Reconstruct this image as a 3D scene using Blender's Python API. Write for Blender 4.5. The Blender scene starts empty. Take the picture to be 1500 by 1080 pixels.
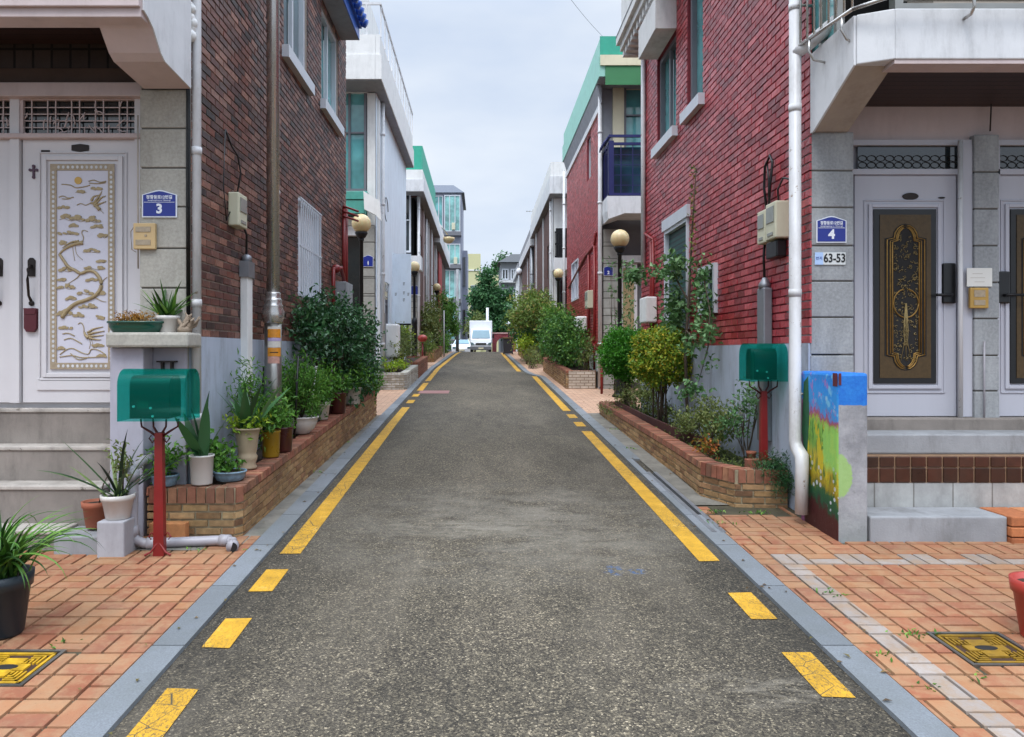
import bpy, math, random
import numpy as np
from mathutils import Vector, Matrix, noise as mnoise
R = random.Random(7)
sc = bpy.context.scene
COL = sc.collection

# ------------------------------------------------------------------ camera, sky, sun, exposure
CZ, F, VX, HY = 1.65, 1083.0, 705.0, 515.0
cd = bpy.data.cameras.new("camera"); cam = bpy.data.objects.new("camera", cd); COL.objects.link(cam)
cam.location = (0, 0, CZ); cam.rotation_euler = (math.radians(90), 0, 0)
cd.sensor_width = 36; cd.lens = F / 1500 * 36
cd.shift_x = (750 - VX) / 1500; cd.shift_y = (HY - 540) / 1500
cd.clip_start = 0.05; cd.clip_end = 2000
sc.camera = cam

SUN_EL, SUN_AZ = 58, 200          # sun high behind the camera, veiled by cloud
w = bpy.data.worlds.new("World"); sc.world = w; w.use_nodes = True
nt = w.node_tree; nt.nodes.clear()
def wn(t, **k):
    n = nt.nodes.new(t)
    for a, b in k.items(): setattr(n, a, b)
    return n
out = wn('ShaderNodeOutputWorld'); bg = wn('ShaderNodeBackground')
sky = wn('ShaderNodeTexSky', sky_type='NISHITA', sun_disc=False)
sky.sun_elevation = math.radians(SUN_EL); sky.sun_rotation = math.radians(SUN_AZ)
tc = wn('ShaderNodeTexCoord'); sep = wn('ShaderNodeSeparateXYZ'); nt.links.new(tc.outputs['Generated'], sep.inputs[0])
mp = wn('ShaderNodeMapping'); mp.inputs['Scale'].default_value = (1.2, 1.2, 3.2); nt.links.new(tc.outputs['Generated'], mp.inputs[0])
nz = wn('ShaderNodeTexNoise'); nz.inputs['Scale'].default_value = 1.7; nz.inputs['Detail'].default_value = 5; nz.inputs['Roughness'].default_value = .5
nt.links.new(mp.outputs[0], nz.inputs['Vector'])
cr = wn('ShaderNodeValToRGB'); e = cr.color_ramp.elements
e[0].position = .36; e[0].color = (.56, .66, .83, 1); e[1].position = .62; e[1].color = (.80, .86, .94, 1)
nt.links.new(nz.outputs['Fac'], cr.inputs[0])
# cloud cover is brighter overhead than near the horizon
mr = wn('ShaderNodeMapRange', interpolation_type='SMOOTHSTEP'); mr.inputs['From Min'].default_value = .40; mr.inputs['From Max'].default_value = .85
mr.inputs['To Min'].default_value = 11.6; mr.inputs['To Max'].default_value = 50.0
nt.links.new(sep.outputs['Z'], mr.inputs['Value'])
vm = wn('ShaderNodeVectorMath', operation='SCALE'); nt.links.new(cr.outputs[0], vm.inputs[0]); nt.links.new(mr.outputs[0], vm.inputs['Scale'])
mx = wn('ShaderNodeMix', data_type='RGBA'); mx.inputs['Factor'].default_value = .88
nt.links.new(sky.outputs[0], mx.inputs['A']); nt.links.new(vm.outputs[0], mx.inputs['B'])
nt.links.new(mx.outputs['Result'], bg.inputs['Color']); bg.inputs['Strength'].default_value = .1
nt.links.new(bg.outputs[0], out.inputs[0])
sd = bpy.data.lights.new("sun", 'SUN'); sun = bpy.data.objects.new("sun", sd); COL.objects.link(sun)
sd.energy = 1.5; sd.angle = math.radians(18); sd.color = (1, .965, .92)
az, el = math.radians(SUN_AZ), math.radians(SUN_EL)
dv = Vector((math.sin(az) * math.cos(el), math.cos(az) * math.cos(el), math.sin(el)))
sun.rotation_euler = dv.to_track_quat('Z', 'Y').to_euler(); sun.location = (0, -5, 20)
sc.view_settings.view_transform = 'Standard'; sc.view_settings.look = 'None'
sc.view_settings.exposure = 0.0; sc.view_settings.gamma = 1.0
sc.cycles.max_bounces = 7; sc.cycles.diffuse_bounces = 4; sc.cycles.glossy_bounces = 3; sc.cycles.transmission_bounces = 5
sc.cycles.caustics_reflective = False; sc.cycles.caustics_refractive = False

# ------------------------------------------------------------------ helpers
def G(y):
    "height of the street at distance y: a steady climb, a crest, then gently down"
    s = .0406
    if y < 36: return s * y
    if y < 44: t = y - 36; return s * 36 + s * t - s * t * t / 16
    if y < 80: return s * 36 + s * 4 - .011 * (y - 44)
    return s * 40 - .396
def px(x, y, Y): return ((x - VX) * Y / F, CZ - (y - HY) * Y / F)
def hexc(h):
    h = h.lstrip('#'); c = [int(h[i:i + 2], 16) / 255 for i in (0, 2, 4)]
    return tuple(v / 12.92 if v <= .04045 else ((v + .055) / 1.055) ** 2.4 for v in c)

class MB:
    def __init__(s, mi=0, tone=.5, smooth=False): s.v = []; s.f = []; s.m = []; s.t = []; s.s = []; s.mi = mi; s.tone = tone; s.sm = smooth
    def add(s, vs, fs, tone=None, mi=None, smooth=None):
        b = len(s.v); s.v.extend(vs)
        t = s.tone if tone is None else tone; m = s.mi if mi is None else mi; q = s.sm if smooth is None else smooth
        for f in fs: s.f.append([i + b for i in f]); s.m.append(m); s.t.append(t); s.s.append(q)
        return s
    def box(s, x0, x1, y0, y1, z0, z1, **k):
        x0, x1 = sorted((x0, x1)); y0, y1 = sorted((y0, y1)); z0, z1 = sorted((z0, z1))
        return s.add([(x0, y0, z0), (x1, y0, z0), (x1, y1, z0), (x0, y1, z0), (x0, y0, z1), (x1, y0, z1), (x1, y1, z1), (x0, y1, z1)],
              [(0, 3, 2, 1), (4, 5, 6, 7), (0, 1, 5, 4), (1, 2, 6, 5), (2, 3, 7, 6), (3, 0, 4, 7)], **k)
    def quad(s, *p, **k): return s.add(list(p), [(0, 1, 2, 3)], **k)
    def prism(s, poly, ax, c0, c1, **k):
        "poly in the plane across ax ('x': (y,z), 'y': (x,z), 'z': (x,y)), pushed from c0 to c1"
        mk = {'x': lambda a, b, c: (c, a, b), 'y': lambda a, b, c: (a, c, b), 'z': lambda a, b, c: (a, b, c)}[ax]
        n = len(poly); vs = [mk(a, b, c0) for a, b in poly] + [mk(a, b, c1) for a, b in poly]
        fs = [list(range(n))[::-1], list(range(n, 2 * n))] + [(i, (i + 1) % n, n + (i + 1) % n, n + i) for i in range(n)]
        return s.add(vs, fs, **k)
    def tube(s, pts, r, n=8, cap=True, **k):
        pts = [Vector(p) for p in pts]; m = len(pts); rs = r if isinstance(r, (list, tuple)) else [r] * m
        k.setdefault('smooth', True); vs = []; up = None
        for i, p in enumerate(pts):
            d = (pts[min(i + 1, m - 1)] - pts[max(i - 1, 0)])
            d = d.normalized() if d.length > 1e-9 else Vector((0, 0, 1))
            if up is None: up = Vector((0, 0, 1)) if abs(d.z) < .9 else Vector((1, 0, 0))
            a = d.cross(up); a = a.normalized() if a.length > 1e-6 else Vector((1, 0, 0)); b = d.cross(a).normalized(); up = -b if False else up
            for j in range(n):
                t = 2 * math.pi * j / n; vs.append(tuple(p + (a * math.cos(t) + b * math.sin(t)) * rs[i]))
        fs = [(i * n + j, i * n + (j + 1) % n, (i + 1) * n + (j + 1) % n, (i + 1) * n + j) for i in range(m - 1) for j in range(n)]
        if cap: fs += [tuple(range(n))[::-1], tuple(range((m - 1) * n, m * n))]
        return s.add(vs, fs, **k)
    def lathe(s, cx, cy, z0, prof, n=24, sx=1, sy=1, flute=0, nf=0, **k):
        k.setdefault('smooth', True); vs = []
        for r, z in prof:
            for j in range(n):
                t = 2 * math.pi * j / n; rr = r * (1 + flute * math.cos(nf * t)) if nf else r
                vs.append((cx + rr * math.cos(t) * sx, cy + rr * math.sin(t) * sy, z0 + z))
        m = len(prof)
        fs = [(i * n + j, i * n + (j + 1) % n, (i + 1) * n + (j + 1) % n, (i + 1) * n + j) for i in range(m - 1) for j in range(n)]
        fs += [tuple(range(n))[::-1], tuple(range((m - 1) * n, m * n))]
        return s.add(vs, fs, **k)
    def ball(s, c, r, n=16, m=10, sz=1, **k):
        return s.lathe(c[0], c[1], c[2], [(max(r * math.sin(math.pi * i / m), 1e-4), -r * sz * math.cos(math.pi * i / m)) for i in range(m + 1)], n, **k)
    def disc(s, c, rx, rz, n=12, rot=0, dy=0, **k):
        "flat disc facing the viewer's side (normal -Y)"
        vs = []
        for j in range(n):
            t = 2 * math.pi * j / n; a, b = rx * math.cos(t), rz * math.sin(t)
            vs.append((c[0] + a * math.cos(rot) - b * math.sin(rot), c[1], c[2] + a * math.sin(rot) + b * math.cos(rot)))
        vs2 = [(a, b + dy, cc) for a, b, cc in vs]
        fs = [tuple(range(n))]
        if dy: fs += [(j, n + j, n + (j + 1) % n, (j + 1) % n) for j in range(n)]
        return s.add(vs + (vs2 if dy else []), fs, **k)
    def build(s, name, mats, parent=None, loc=None, uv=True, bevel=0):
        if not isinstance(mats, (list, tuple)): mats = [mats]
        off = Vector(WL[parent]) if parent is not None else Vector((0, 0, 0))
        o0 = Vector(loc) if loc else (Vector((0, 0, 0)))
        tot = o0 if parent is None else off
        V = np.array(s.v, dtype=np.float64).reshape(-1, 3)
        me = bpy.data.meshes.new(name); me.from_pydata((V - np.array(tot)).tolist(), [], s.f)
        for m in mats: me.materials.append(m)
        n = len(me.polygons)
        me.polygons.foreach_set('material_index', s.m); me.polygons.foreach_set('use_smooth', s.s)
        at = me.attributes.new('tone', 'FLOAT', 'FACE'); at.data.foreach_set('value', [float(t) for t in s.t])
        if uv and n:
            no = np.zeros(n * 3); me.polygons.foreach_get('normal', no); no = np.abs(no.reshape(-1, 3))
            lt = np.zeros(n, dtype=np.int32); me.polygons.foreach_get('loop_total', lt)
            li = np.zeros(len(me.loops), dtype=np.int32); me.loops.foreach_get('vertex_index', li)
            nn = np.repeat(no, lt, axis=0); P = V[li]
            isx = (nn[:, 0] >= nn[:, 1]) & (nn[:, 0] >= nn[:, 2]); isz = (nn[:, 2] > nn[:, 0]) & (nn[:, 2] > nn[:, 1])
            U = np.where(isx, P[:, 1], P[:, 0]); W = np.where(isz, P[:, 1], P[:, 2])
            l = me.uv_layers.new(name='UVMap'); l.data.foreach_set('uv', np.stack([U, W], 1).astype(np.float32).ravel())
        me.update()
        o = bpy.data.objects.new(name, me); COL.objects.link(o)
        if parent is not None: o.parent = parent; WL[o] = tuple(off)
        else: o.location = tuple(o0); WL[o] = tuple(o0)
        if bevel:
            b = o.modifiers.new('Bevel', 'BEVEL'); b.width = bevel; b.segments = 2; b.limit_method = 'ANGLE'; b.angle_limit = math.radians(40)
        return o
WL = {}
def thing(name, label, cat, loc, group=None):
    o = bpy.data.objects.new(name, None); COL.objects.link(o); o.location = loc; o.empty_display_size = .2; WL[o] = tuple(loc)
    return tag(o, label, cat, group)
def tag(o, label, cat, group=None, kind=None):
    o['label'] = label; o['category'] = cat
    if group: o['group'] = group
    if kind: o['kind'] = kind
    return o
def struct(o): o['kind'] = 'structure'; return o
def lab(o, l): o['label'] = l; return o

def copy_tree(o, parent=None):
    c = o.copy(); COL.objects.link(c); c.parent = parent
    for ch in [q for q in bpy.data.objects if q.parent == o]: copy_tree(ch, c)
    return c

def text(body, x, z, Y, h, mat, parent, name='lettering', bold=0, align='CENTER', face='y', wmax=None):
    cu = bpy.data.curves.new('t', 'FONT'); cu.body = body; cu.size = h; cu.align_x = align; cu.align_y = 'CENTER'; cu.extrude = .001; cu.offset = bold
    cu.resolution_u = 3
    ob = bpy.data.objects.new('t', cu); COL.objects.link(ob); bpy.context.view_layer.update()
    me = bpy.data.meshes.new_from_object(ob.evaluated_get(bpy.context.evaluated_depsgraph_get()))
    vs = [v.co.copy() for v in me.vertices]; fs = [list(p.vertices) for p in me.polygons]
    bpy.data.objects.remove(ob); bpy.data.meshes.remove(me)
    if not vs: return None
    wd = max(v.x for v in vs) - min(v.x for v in vs); k = min(1, wmax / wd) if wmax else 1
    mb = MB(); mb.add([(x + v.x * k, Y - v.z, z + v.y) for v in vs], fs)
    return mb.build(name, mat, parent, uv=False)

# ------------------------------------------------------------------ materials
class NT:
    def __init__(s, name):
        s.m = bpy.data.materials.new(name); s.m.use_nodes = True; s.t = s.m.node_tree
        s.b = s.t.nodes['Principled BSDF']; s.o = s.t.nodes['Material Output']
    def n(s, t, ins=None, **k):
        q = s.t.nodes.new(t)
        for a, b in k.items(): setattr(q, a, b)
        for a, b in (ins or {}).items():
            if hasattr(b, 'is_linked') or hasattr(b, 'links'): s.t.links.new(b, q.inputs[a])
            else: q.inputs[a].default_value = b
        return q
    def l(s, a, b): s.t.links.new(a, b)
    def pos(s): return s.n('ShaderNodeNewGeometry').outputs['Position']
    def noise(s, scale, detail=4, rough=.55, vec=None, stretch=None):
        v = vec if vec is not None else s.pos()
        if stretch: v = s.n('ShaderNodeMapping', {'Vector': v, 'Scale': stretch}).outputs[0]
        return s.n('ShaderNodeTexNoise', {'Vector': v, 'Scale': scale, 'Detail': detail, 'Roughness': rough}).outputs['Fac']
    def ramp(s, fac, stops, interp='LINEAR'):
        r = s.n('ShaderNodeValToRGB', {'Fac': fac}); cr = r.color_ramp; cr.interpolation = interp
        while len(cr.elements) < len(stops): cr.elements.new(.5)
        for e, (p, c) in zip(cr.elements, stops):
            e.position = p; e.color = (tuple(c) + (1,)) if not isinstance(c, (int, float)) else (c, c, c, 1)
        return r.outputs[0]
    def mix(s, fac, a, b, mode='MIX'):
        q = s.t.nodes.new('ShaderNodeMix'); q.data_type = 'RGBA'; q.blend_type = mode
        for i, val in ((0, fac), (6, a), (7, b)):
            if hasattr(val, 'is_linked'): s.t.links.new(val, q.inputs[i])
            elif i == 0: q.inputs[0].default_value = val
            else: q.inputs[i].default_value = tuple(val)[:3] + (1,)
        return q.outputs[2]
    def math(s, op, a, b=0.5, c=None, clamp=False):
        q = s.t.nodes.new('ShaderNodeMath'); q.operation = op; q.use_clamp = clamp
        for i, val in enumerate((a, b, c)):
            if val is None: continue
            if hasattr(val, 'is_linked'): s.t.links.new(val, q.inputs[i])
            else: q.inputs[i].default_value = val
        return q.outputs[0]
    def bump(s, h, strength=.3, dist=.01, prev=None):
        q = s.n('ShaderNodeBump', {'Height': h, 'Strength': strength, 'Distance': dist})
        if prev is not None: s.l(prev, q.inputs['Normal'])
        return q.outputs[0]
    def fin(s, col, rough=.7, metal=0, spec=.5, normal=None, **k):
        for nm, v in (('Base Color', col), ('Roughness', rough), ('Metallic', metal), ('Specular IOR Level', spec)):
            if hasattr(v, 'is_linked'): s.l(v, s.b.inputs[nm])
            else: s.b.inputs[nm].default_value = (tuple(v)[:3] + (1,)) if nm == 'Base Color' else v
        if normal is not None: s.l(normal, s.b.inputs['Normal'])
        for a, b in k.items(): s.b.inputs[a.replace('_', ' ')].default_value = b
        return s.m
def mulc(c, k): return tuple(min(1, v * k) for v in c)
def M(name, col, rough=.7, metal=0, var=.12, vs=5, bump=.15, bs=70, spec=.5, grime=0, grimec='#4a443c', stretch=None, bd=.004, chips=0, chipc='#6f5a48', **k):
    "paint / plaster / stone / metal with mottling, dirt streaks and fine bump"
    if isinstance(col, str): col = hexc(col)
    t = NT(name); n1 = t.noise(vs, 5, .6, stretch=stretch)
    c = t.ramp(n1, [(.25, mulc(col, 1 - var)), (.75, mulc(col, 1 + var))])
    if grime:
        g = t.noise(2.3, 6, .7, stretch=(2.2, 2.2, .55)); gm = t.ramp(g, [(.48, 0.), (.78, grime)])
        g2 = t.noise(28, 4, .7); gm = t.mix(1.0, gm, t.ramp(g2, [(.2, .35), (.7, 1.)]), 'MULTIPLY')
        c = t.mix(gm, c, hexc(grimec))
    if chips:
        cv = t.noise(11, 6, .8); cmask = t.ramp(cv, [(.66 - chips, 0.), (.68 - chips, .9)]); c = t.mix(cmask, c, hexc(chipc))
    nb = t.bump(t.noise(bs, 3, .6), bump, bd) if bump else None
    rr = t.math('MULTIPLY_ADD', t.noise(9, 3), .25, rough - .12) if rough > .2 else rough
    return t.fin(c, rr, metal, spec, nb, **k)
def MT(name, cols, rough=.75, var=.18, vs=18, bump=.3, bs=90, spec=.4, grime=0, pos=None, bd=.003, grimec='#3d3a33', gs=1.6):
    "many pieces in one mesh: each face carries its own tone"
    t = NT(name); a = t.n('ShaderNodeAttribute', attribute_name='tone').outputs['Fac']
    cs = [hexc(c) if isinstance(c, str) else c for c in cols]; n = len(cs)
    c = t.ramp(a, [((i / (n - 1)) if n > 1 else 0, q) for i, q in enumerate(cs)])
    f = t.ramp(t.noise(vs, 5, .65), [(.3, 1 - var), (.7, 1 + var * .6)])
    c = t.mix(1.0, c, f, 'MULTIPLY')
    if grime:
        gm = t.ramp(t.noise(gs, 6, .7, stretch=(1.2, 1.2, .4)), [(.42, 0.), (.72, grime)]); c = t.mix(gm, c, hexc(grimec))
    return t.fin(c, rough, 0, spec, t.bump(t.noise(bs, 3, .6), bump, bd) if bump else None)
def LEAF(name, cols, rough=.5, trans=.25, spec=.35):
    t = NT(name); a = t.n('ShaderNodeAttribute', attribute_name='tone').outputs['Fac']
    cs = [hexc(c) if isinstance(c, str) else c for c in cols]; n = len(cs)
    c = t.ramp(a, [(i / (n - 1), q) for i, q in enumerate(cs)])
    t.fin(c, rough, 0, spec)
    tr = t.n('ShaderNodeBsdfTranslucent'); t.l(c, tr.inputs[0]); ms = t.n('ShaderNodeMixShader'); ms.inputs[0].default_value = trans
    t.l(t.b.outputs[0], ms.inputs[1]); t.l(tr.outputs[0], ms.inputs[2]); t.l(ms.outputs[0], t.o.inputs[0])
    return t.m
def BRICK(name, c1, c2, mc, bw=.2, rh=.068, ms=.009, rough=.75, bump=.5, var=.2, off=.5, grime=.3, spec=.4, dist=.008):
    t = NT(name); uv = t.n('ShaderNodeUVMap').outputs[0]
    b = t.n('ShaderNodeTexBrick', {'Vector': uv, 'Color1': hexc(c1) + (1,), 'Color2': hexc(c2) + (1,), 'Mortar': hexc(mc) + (1,), 'Scale': 1., 'Mortar Size': ms, 'Mortar Smooth': .1, 'Bias': 0., 'Brick Width': bw, 'Row Height': rh}, offset=off)
    c = t.mix(1.0, b.outputs['Color'], t.ramp(t.noise(6, 6, .7), [(.3, 1 - var), (.7, 1 + var * .5)]), 'MULTIPLY')
    if grime: c = t.mix(t.ramp(t.noise(1.3, 6, .7, stretch=(1, 1, .5)), [(.5, 0.), (.8, grime)]), c, hexc('#2e2a27'))
    h = t.math('ADD', t.math('MULTIPLY', b.outputs['Fac'], -1.0), t.math('MULTIPLY', t.noise(60, 3), .35))
    return t.fin(c, rough, 0, spec, t.bump(h, bump, dist))
def GLASS(name, col, rough=.06, spec=.7):
    t = NT(name); c = hexc(col)
    cc = t.ramp(t.noise(1.1, 3, .6), [(.35, mulc(c, .55)), (.65, mulc(c, 1.35))])
    return t.fin(cc, rough, 0, spec, t.bump(t.noise(1.5, 1), .05, .05), Coat_Weight=.6, Coat_Roughness=.03)

m_white = M('white_paint', '#d3d4d6', .5, var=.07, grime=.5, chips=-.02, chipc='#9c9288')
m_white2 = M('white_plaster', '#e0e0de', .8, var=.06, grime=.3, bump=.3)
m_bluewhite = M('pale_blue_render', '#dfebf5', .8, var=.05, grime=.2, bump=.35, vs=3)
m_pinkwhite = M('pinkish_white_paint', '#c5b4b2', .55, var=.06, grime=.25, grimec='#6b4a40')
m_pink = M('pink_beam_paint', '#b9928e', .7, var=.12, grime=.45, grimec='#6a4238')
m_beige = M('stained_beige_paint', '#a79c90', .8, var=.12, grime=.5, grimec='#5a4c40')
m_grey = M('grey_concrete', '#8f9194', .85, var=.2, vs=3, grime=.7, bump=.5, chips=.0, chipc='#b5b6b8')
m_step = M('step_concrete', '#857d76', .85, var=.22, vs=3, grime=.75, bump=.4, grimec='#39342f')
m_nosing = M('worn_step_nosing', '#b0a9a1', .8, var=.18, grime=.8, bump=.4, grimec='#4a443c', chips=.05, chipc='#6a6259')
m_dirtyconc = M('dirty_gutter_concrete', '#736f66', .9, var=.35, grime=.85, bump=.5, vs=4, grimec='#33342a')
m_bluegrey = M('blue_grey_base_paint', '#aeb7c6', .75, var=.1, vs=2, grime=.7, chips=-.01, chipc='#8b9099', bump=.3)
m_stone = M('speckled_granite', '#a8a49a', .75, var=.2, vs=45, bump=.4, bs=140, grime=.6, grimec='#6d675e')
m_stone2 = M('grey_granite', '#8f9294', .75, var=.22, vs=45, bump=.4, bs=140, grime=.6, grimec='#c6c9cc')
m_joint = M('joint_mortar', '#5d5a55', .9, var=.1)
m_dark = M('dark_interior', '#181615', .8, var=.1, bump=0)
m_darkwood = BRICK('dark_wood_slats', '#3a2724', '#33211f', '#150d0c', bw=3, rh=.09, ms=.006, rough=.5, grime=.1)
m_darktile = BRICK('dark_ceiling_tiles', '#4a3f3c', '#3d3330', '#16110f', bw=.15, rh=.24, ms=.01, rough=.6, off=0)
m_doorgrey = M('pale_grey_door', '#b3b4bd', .4, var=.04, bump=.08, stretch=(1, 1, .15))
m_doorwhite = M('white_door_paint', '#cfccce', .35, var=.03, bump=.05)
m_panelw = M('panel_lavender_white', '#cdcbd6', .3, var=.03, bump=.03)
m_gold = M('gold_relief', '#a3937c', .5, .1, var=.2, vs=40, bump=.3)
m_paleg = M('pale_gold_relief', '#a3906c', .45, .1, var=.2, vs=40, bump=.3)
m_bronze = M('brown_bronze_panel', '#4b3a20', .5, .2, var=.25, vs=30, bump=.2)
m_black = M('black_plastic', '#101012', .35, var=.1, bump=.05)
m_blackm = M('black_metal', '#1c1c1f', .45, .4, var=.1)
m_iron = M('dark_iron', '#2a2320', .45, .5, var=.2)
m_chrome = M('stainless_steel', '#bdbab6', .26, .8, var=.1, bump=.02)
m_steel = M('brushed_steel', '#9c9a94', .35, .9, var=.1, bump=.05)
m_galv = M('galvanised_duct', '#8c8f94', .45, .6, var=.15, grime=.25)
m_pvc = M('white_pvc', '#cbcbcc', .4, var=.07, grime=.6, grimec='#6d6256', bump=.1, chips=.03, chipc='#84705f')
m_pvcg = M('grey_pvc', '#a09da3', .4, var=.08, grime=.5, grimec='#4a4540', bump=.05)
m_box = M('meter_cream', '#c9c7ae', .45, var=.05, grime=.2)
m_boxdk = M('meter_glass', '#8d9089', .2, var=.1)
m_redm = M('red_metal_paint', '#7c1b1a', .4, var=.15, grime=.2, grimec='#2e0e0c')
m_brass = M('brass_plate', '#b8924f', .35, .5, var=.15)
m_orangebrick = M('orange_brick', '#b97a4c', .85, var=.2, vs=20, bump=.4)
m_blue = M('sign_blue', '#1f2f86', .35, var=.03, bump=0)
m_signw = M('sign_white', '#e3e6ec', .35, var=.02, bump=0)
m_roofgreen = M('teal_roof_paint', '#2fa187', .6, var=.1, grime=.15)
m_roofpale = M('pale_teal_parapet', '#93c6b8', .7, var=.08, grime=.2)
m_green = M('green_panel', '#35784a', .6, var=.1)
m_bluetile = M('blue_roof_tile', '#2257b4', .35, var=.15, bump=.05)
m_cream = M('cream_paint', '#d8d0b2', .6, var=.05, grime=.2)
m_indigo = M('indigo_metal', '#23275c', .45, .2, var=.1)
m_shutg = BRICK('dark_green_shutter', '#14504a', '#124842', '#08211f', bw=4, rh=.07, ms=.012, rough=.45, grime=0, off=0)
m_eave = M('grey_soffit', '#8d8f95', .8, var=.1, grime=.4)
m_eavew = M('weathered_white_eave', '#d2d2d0', .75, var=.08, grime=.45)
m_terra = M('terracotta', '#9a5a42', .8, var=.15, vs=12, bump=.2, grime=.3)
m_redpot = M('red_plastic_pot', '#a63a30', .4, var=.06, bump=.03)
m_darkpot = M('dark_blue_plastic', '#1d2a33', .35, var=.12, bump=.05)
m_greenpot = M('green_glaze', '#17483b', .2, var=.12, bump=.03)
m_whitepot = M('white_ceramic', '#cfcac4', .35, var=.05, grime=.25, bump=.05)
m_bluepot = M('blue_white_ceramic', '#6d8494', .25, var=.5, vs=22, bump=.05)
m_urn = M('beige_urn', '#a8977d', .75, var=.14, grime=.25, bump=.3)
m_yelpot = M('mustard_glaze', '#9b7a1d', .3, var=.15)
m_maroon = M('maroon_ceramic', '#4a1f1d', .3, var=.2, vs=12)
m_soil = M('soil', '#35291f', .95, var=.4, vs=25, bump=1, bs=60, bd=.01)
m_moss = M('planter_moss', '#3b4423', .95, var=.5, vs=14, bump=1, bs=50, bd=.012)
m_bark = M('bark', '#4f4337', .9, var=.3, vs=20, bump=.6)
m_globe = M('cream_lamp_globe', '#cdb98c', .35, var=.08, vs=3, bump=.03, grime=.25, grimec='#8d7a58')
m_globe.node_tree.nodes['Principled BSDF'].inputs['Subsurface Weight'].default_value = .15
m_glass = GLASS('window_glass', '#4d6a70')
m_glasst = GLASS('teal_glass', '#5f9ea0')
m_glassd = GLASS('dark_glass', '#1b2427')
m_glassb = GLASS('blue_glass', '#2a4a5c')
m_framew = M('white_window_frame', '#c6cbd2', .4, var=.04, grime=.12)
m_frameg = M('grey_window_frame', '#6d6e74', .45, var=.06)
m_sticko = M('sticker_orange', '#d98e2b', .4, var=.2, vs=30, bump=0)
m_stickp = M('sticker_lilac', '#b9a6cf', .4, var=.2, vs=40, bump=0)
m_paper = M('notice_paper', '#d9d8d2', .6, var=.02, bump=0)

# painted and natural brick laid as real bricks
m_brown_brick = MT('brown_brick', ['#221514', '#522b25', '#77402f', '#3a2120', '#9a6a58', '#4a2a28'], .5, .5, 34, .6, 110, .6, grime=.3, grimec='#6d5f5d', gs=9)
m_brown_mortar = M('brown_wall_mortar', '#9c9086', .9, var=.2, vs=8, bump=.4)
m_red_brick = MT('red_painted_brick', ['#7a141f', '#9a222d', '#b22f38', '#881a25', '#c9555a', '#a32832'], .32, .32, 26, .8, 90, .95, grime=.12, grimec='#3a0a10')
m_red_mortar = M('red_painted_mortar', '#74202a', .65, var=.2, vs=12, bump=.4)
m_tan_brick = MT('tan_planter_brick', ['#9a7852', '#b08c60', '#8a6646', '#bf9c70', '#a27856', '#785840'], .85, .32, 20, .6, 80, .3, grime=.5)
m_cop_brick = MT('red_coping_brick', ['#8a5140', '#9e6650', '#7f5846', '#a9775a'], .85, .28, 20, .6, 80, .3, grime=.4)
m_tan_mortar = M('planter_mortar', '#9d9178', .95, var=.3, vs=10, bump=.6, grime=.4)
m_whitebrick = MT('white_washed_brick', ['#b9b6ae', '#cbc9c2', '#9c968a', '#c3beb2'], .85, .25, 14, .7, 60, .3, grime=.45)
m_redbrick_s = BRICK('red_brick_far', '#86222e', '#a83a45', '#4c0d16', rough=.4, grime=.1, bump=1.0, spec=.8, var=.35, dist=.02)
m_brownbrick_s = BRICK('brown_brick_far', '#5d3b35', '#70463e', '#5f534d', rough=.7, grime=.2)
m_tanbrick_s = BRICK('tan_brick_far', '#93694a', '#7d5640', '#857a68', rough=.8, grime=.25)
m_ashlar = BRICK('stone_block_cladding', '#989791', '#a3a29c', '#57554f', bw=6, rh=.42, ms=.012, rough=.75, grime=.25, off=0)

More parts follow.
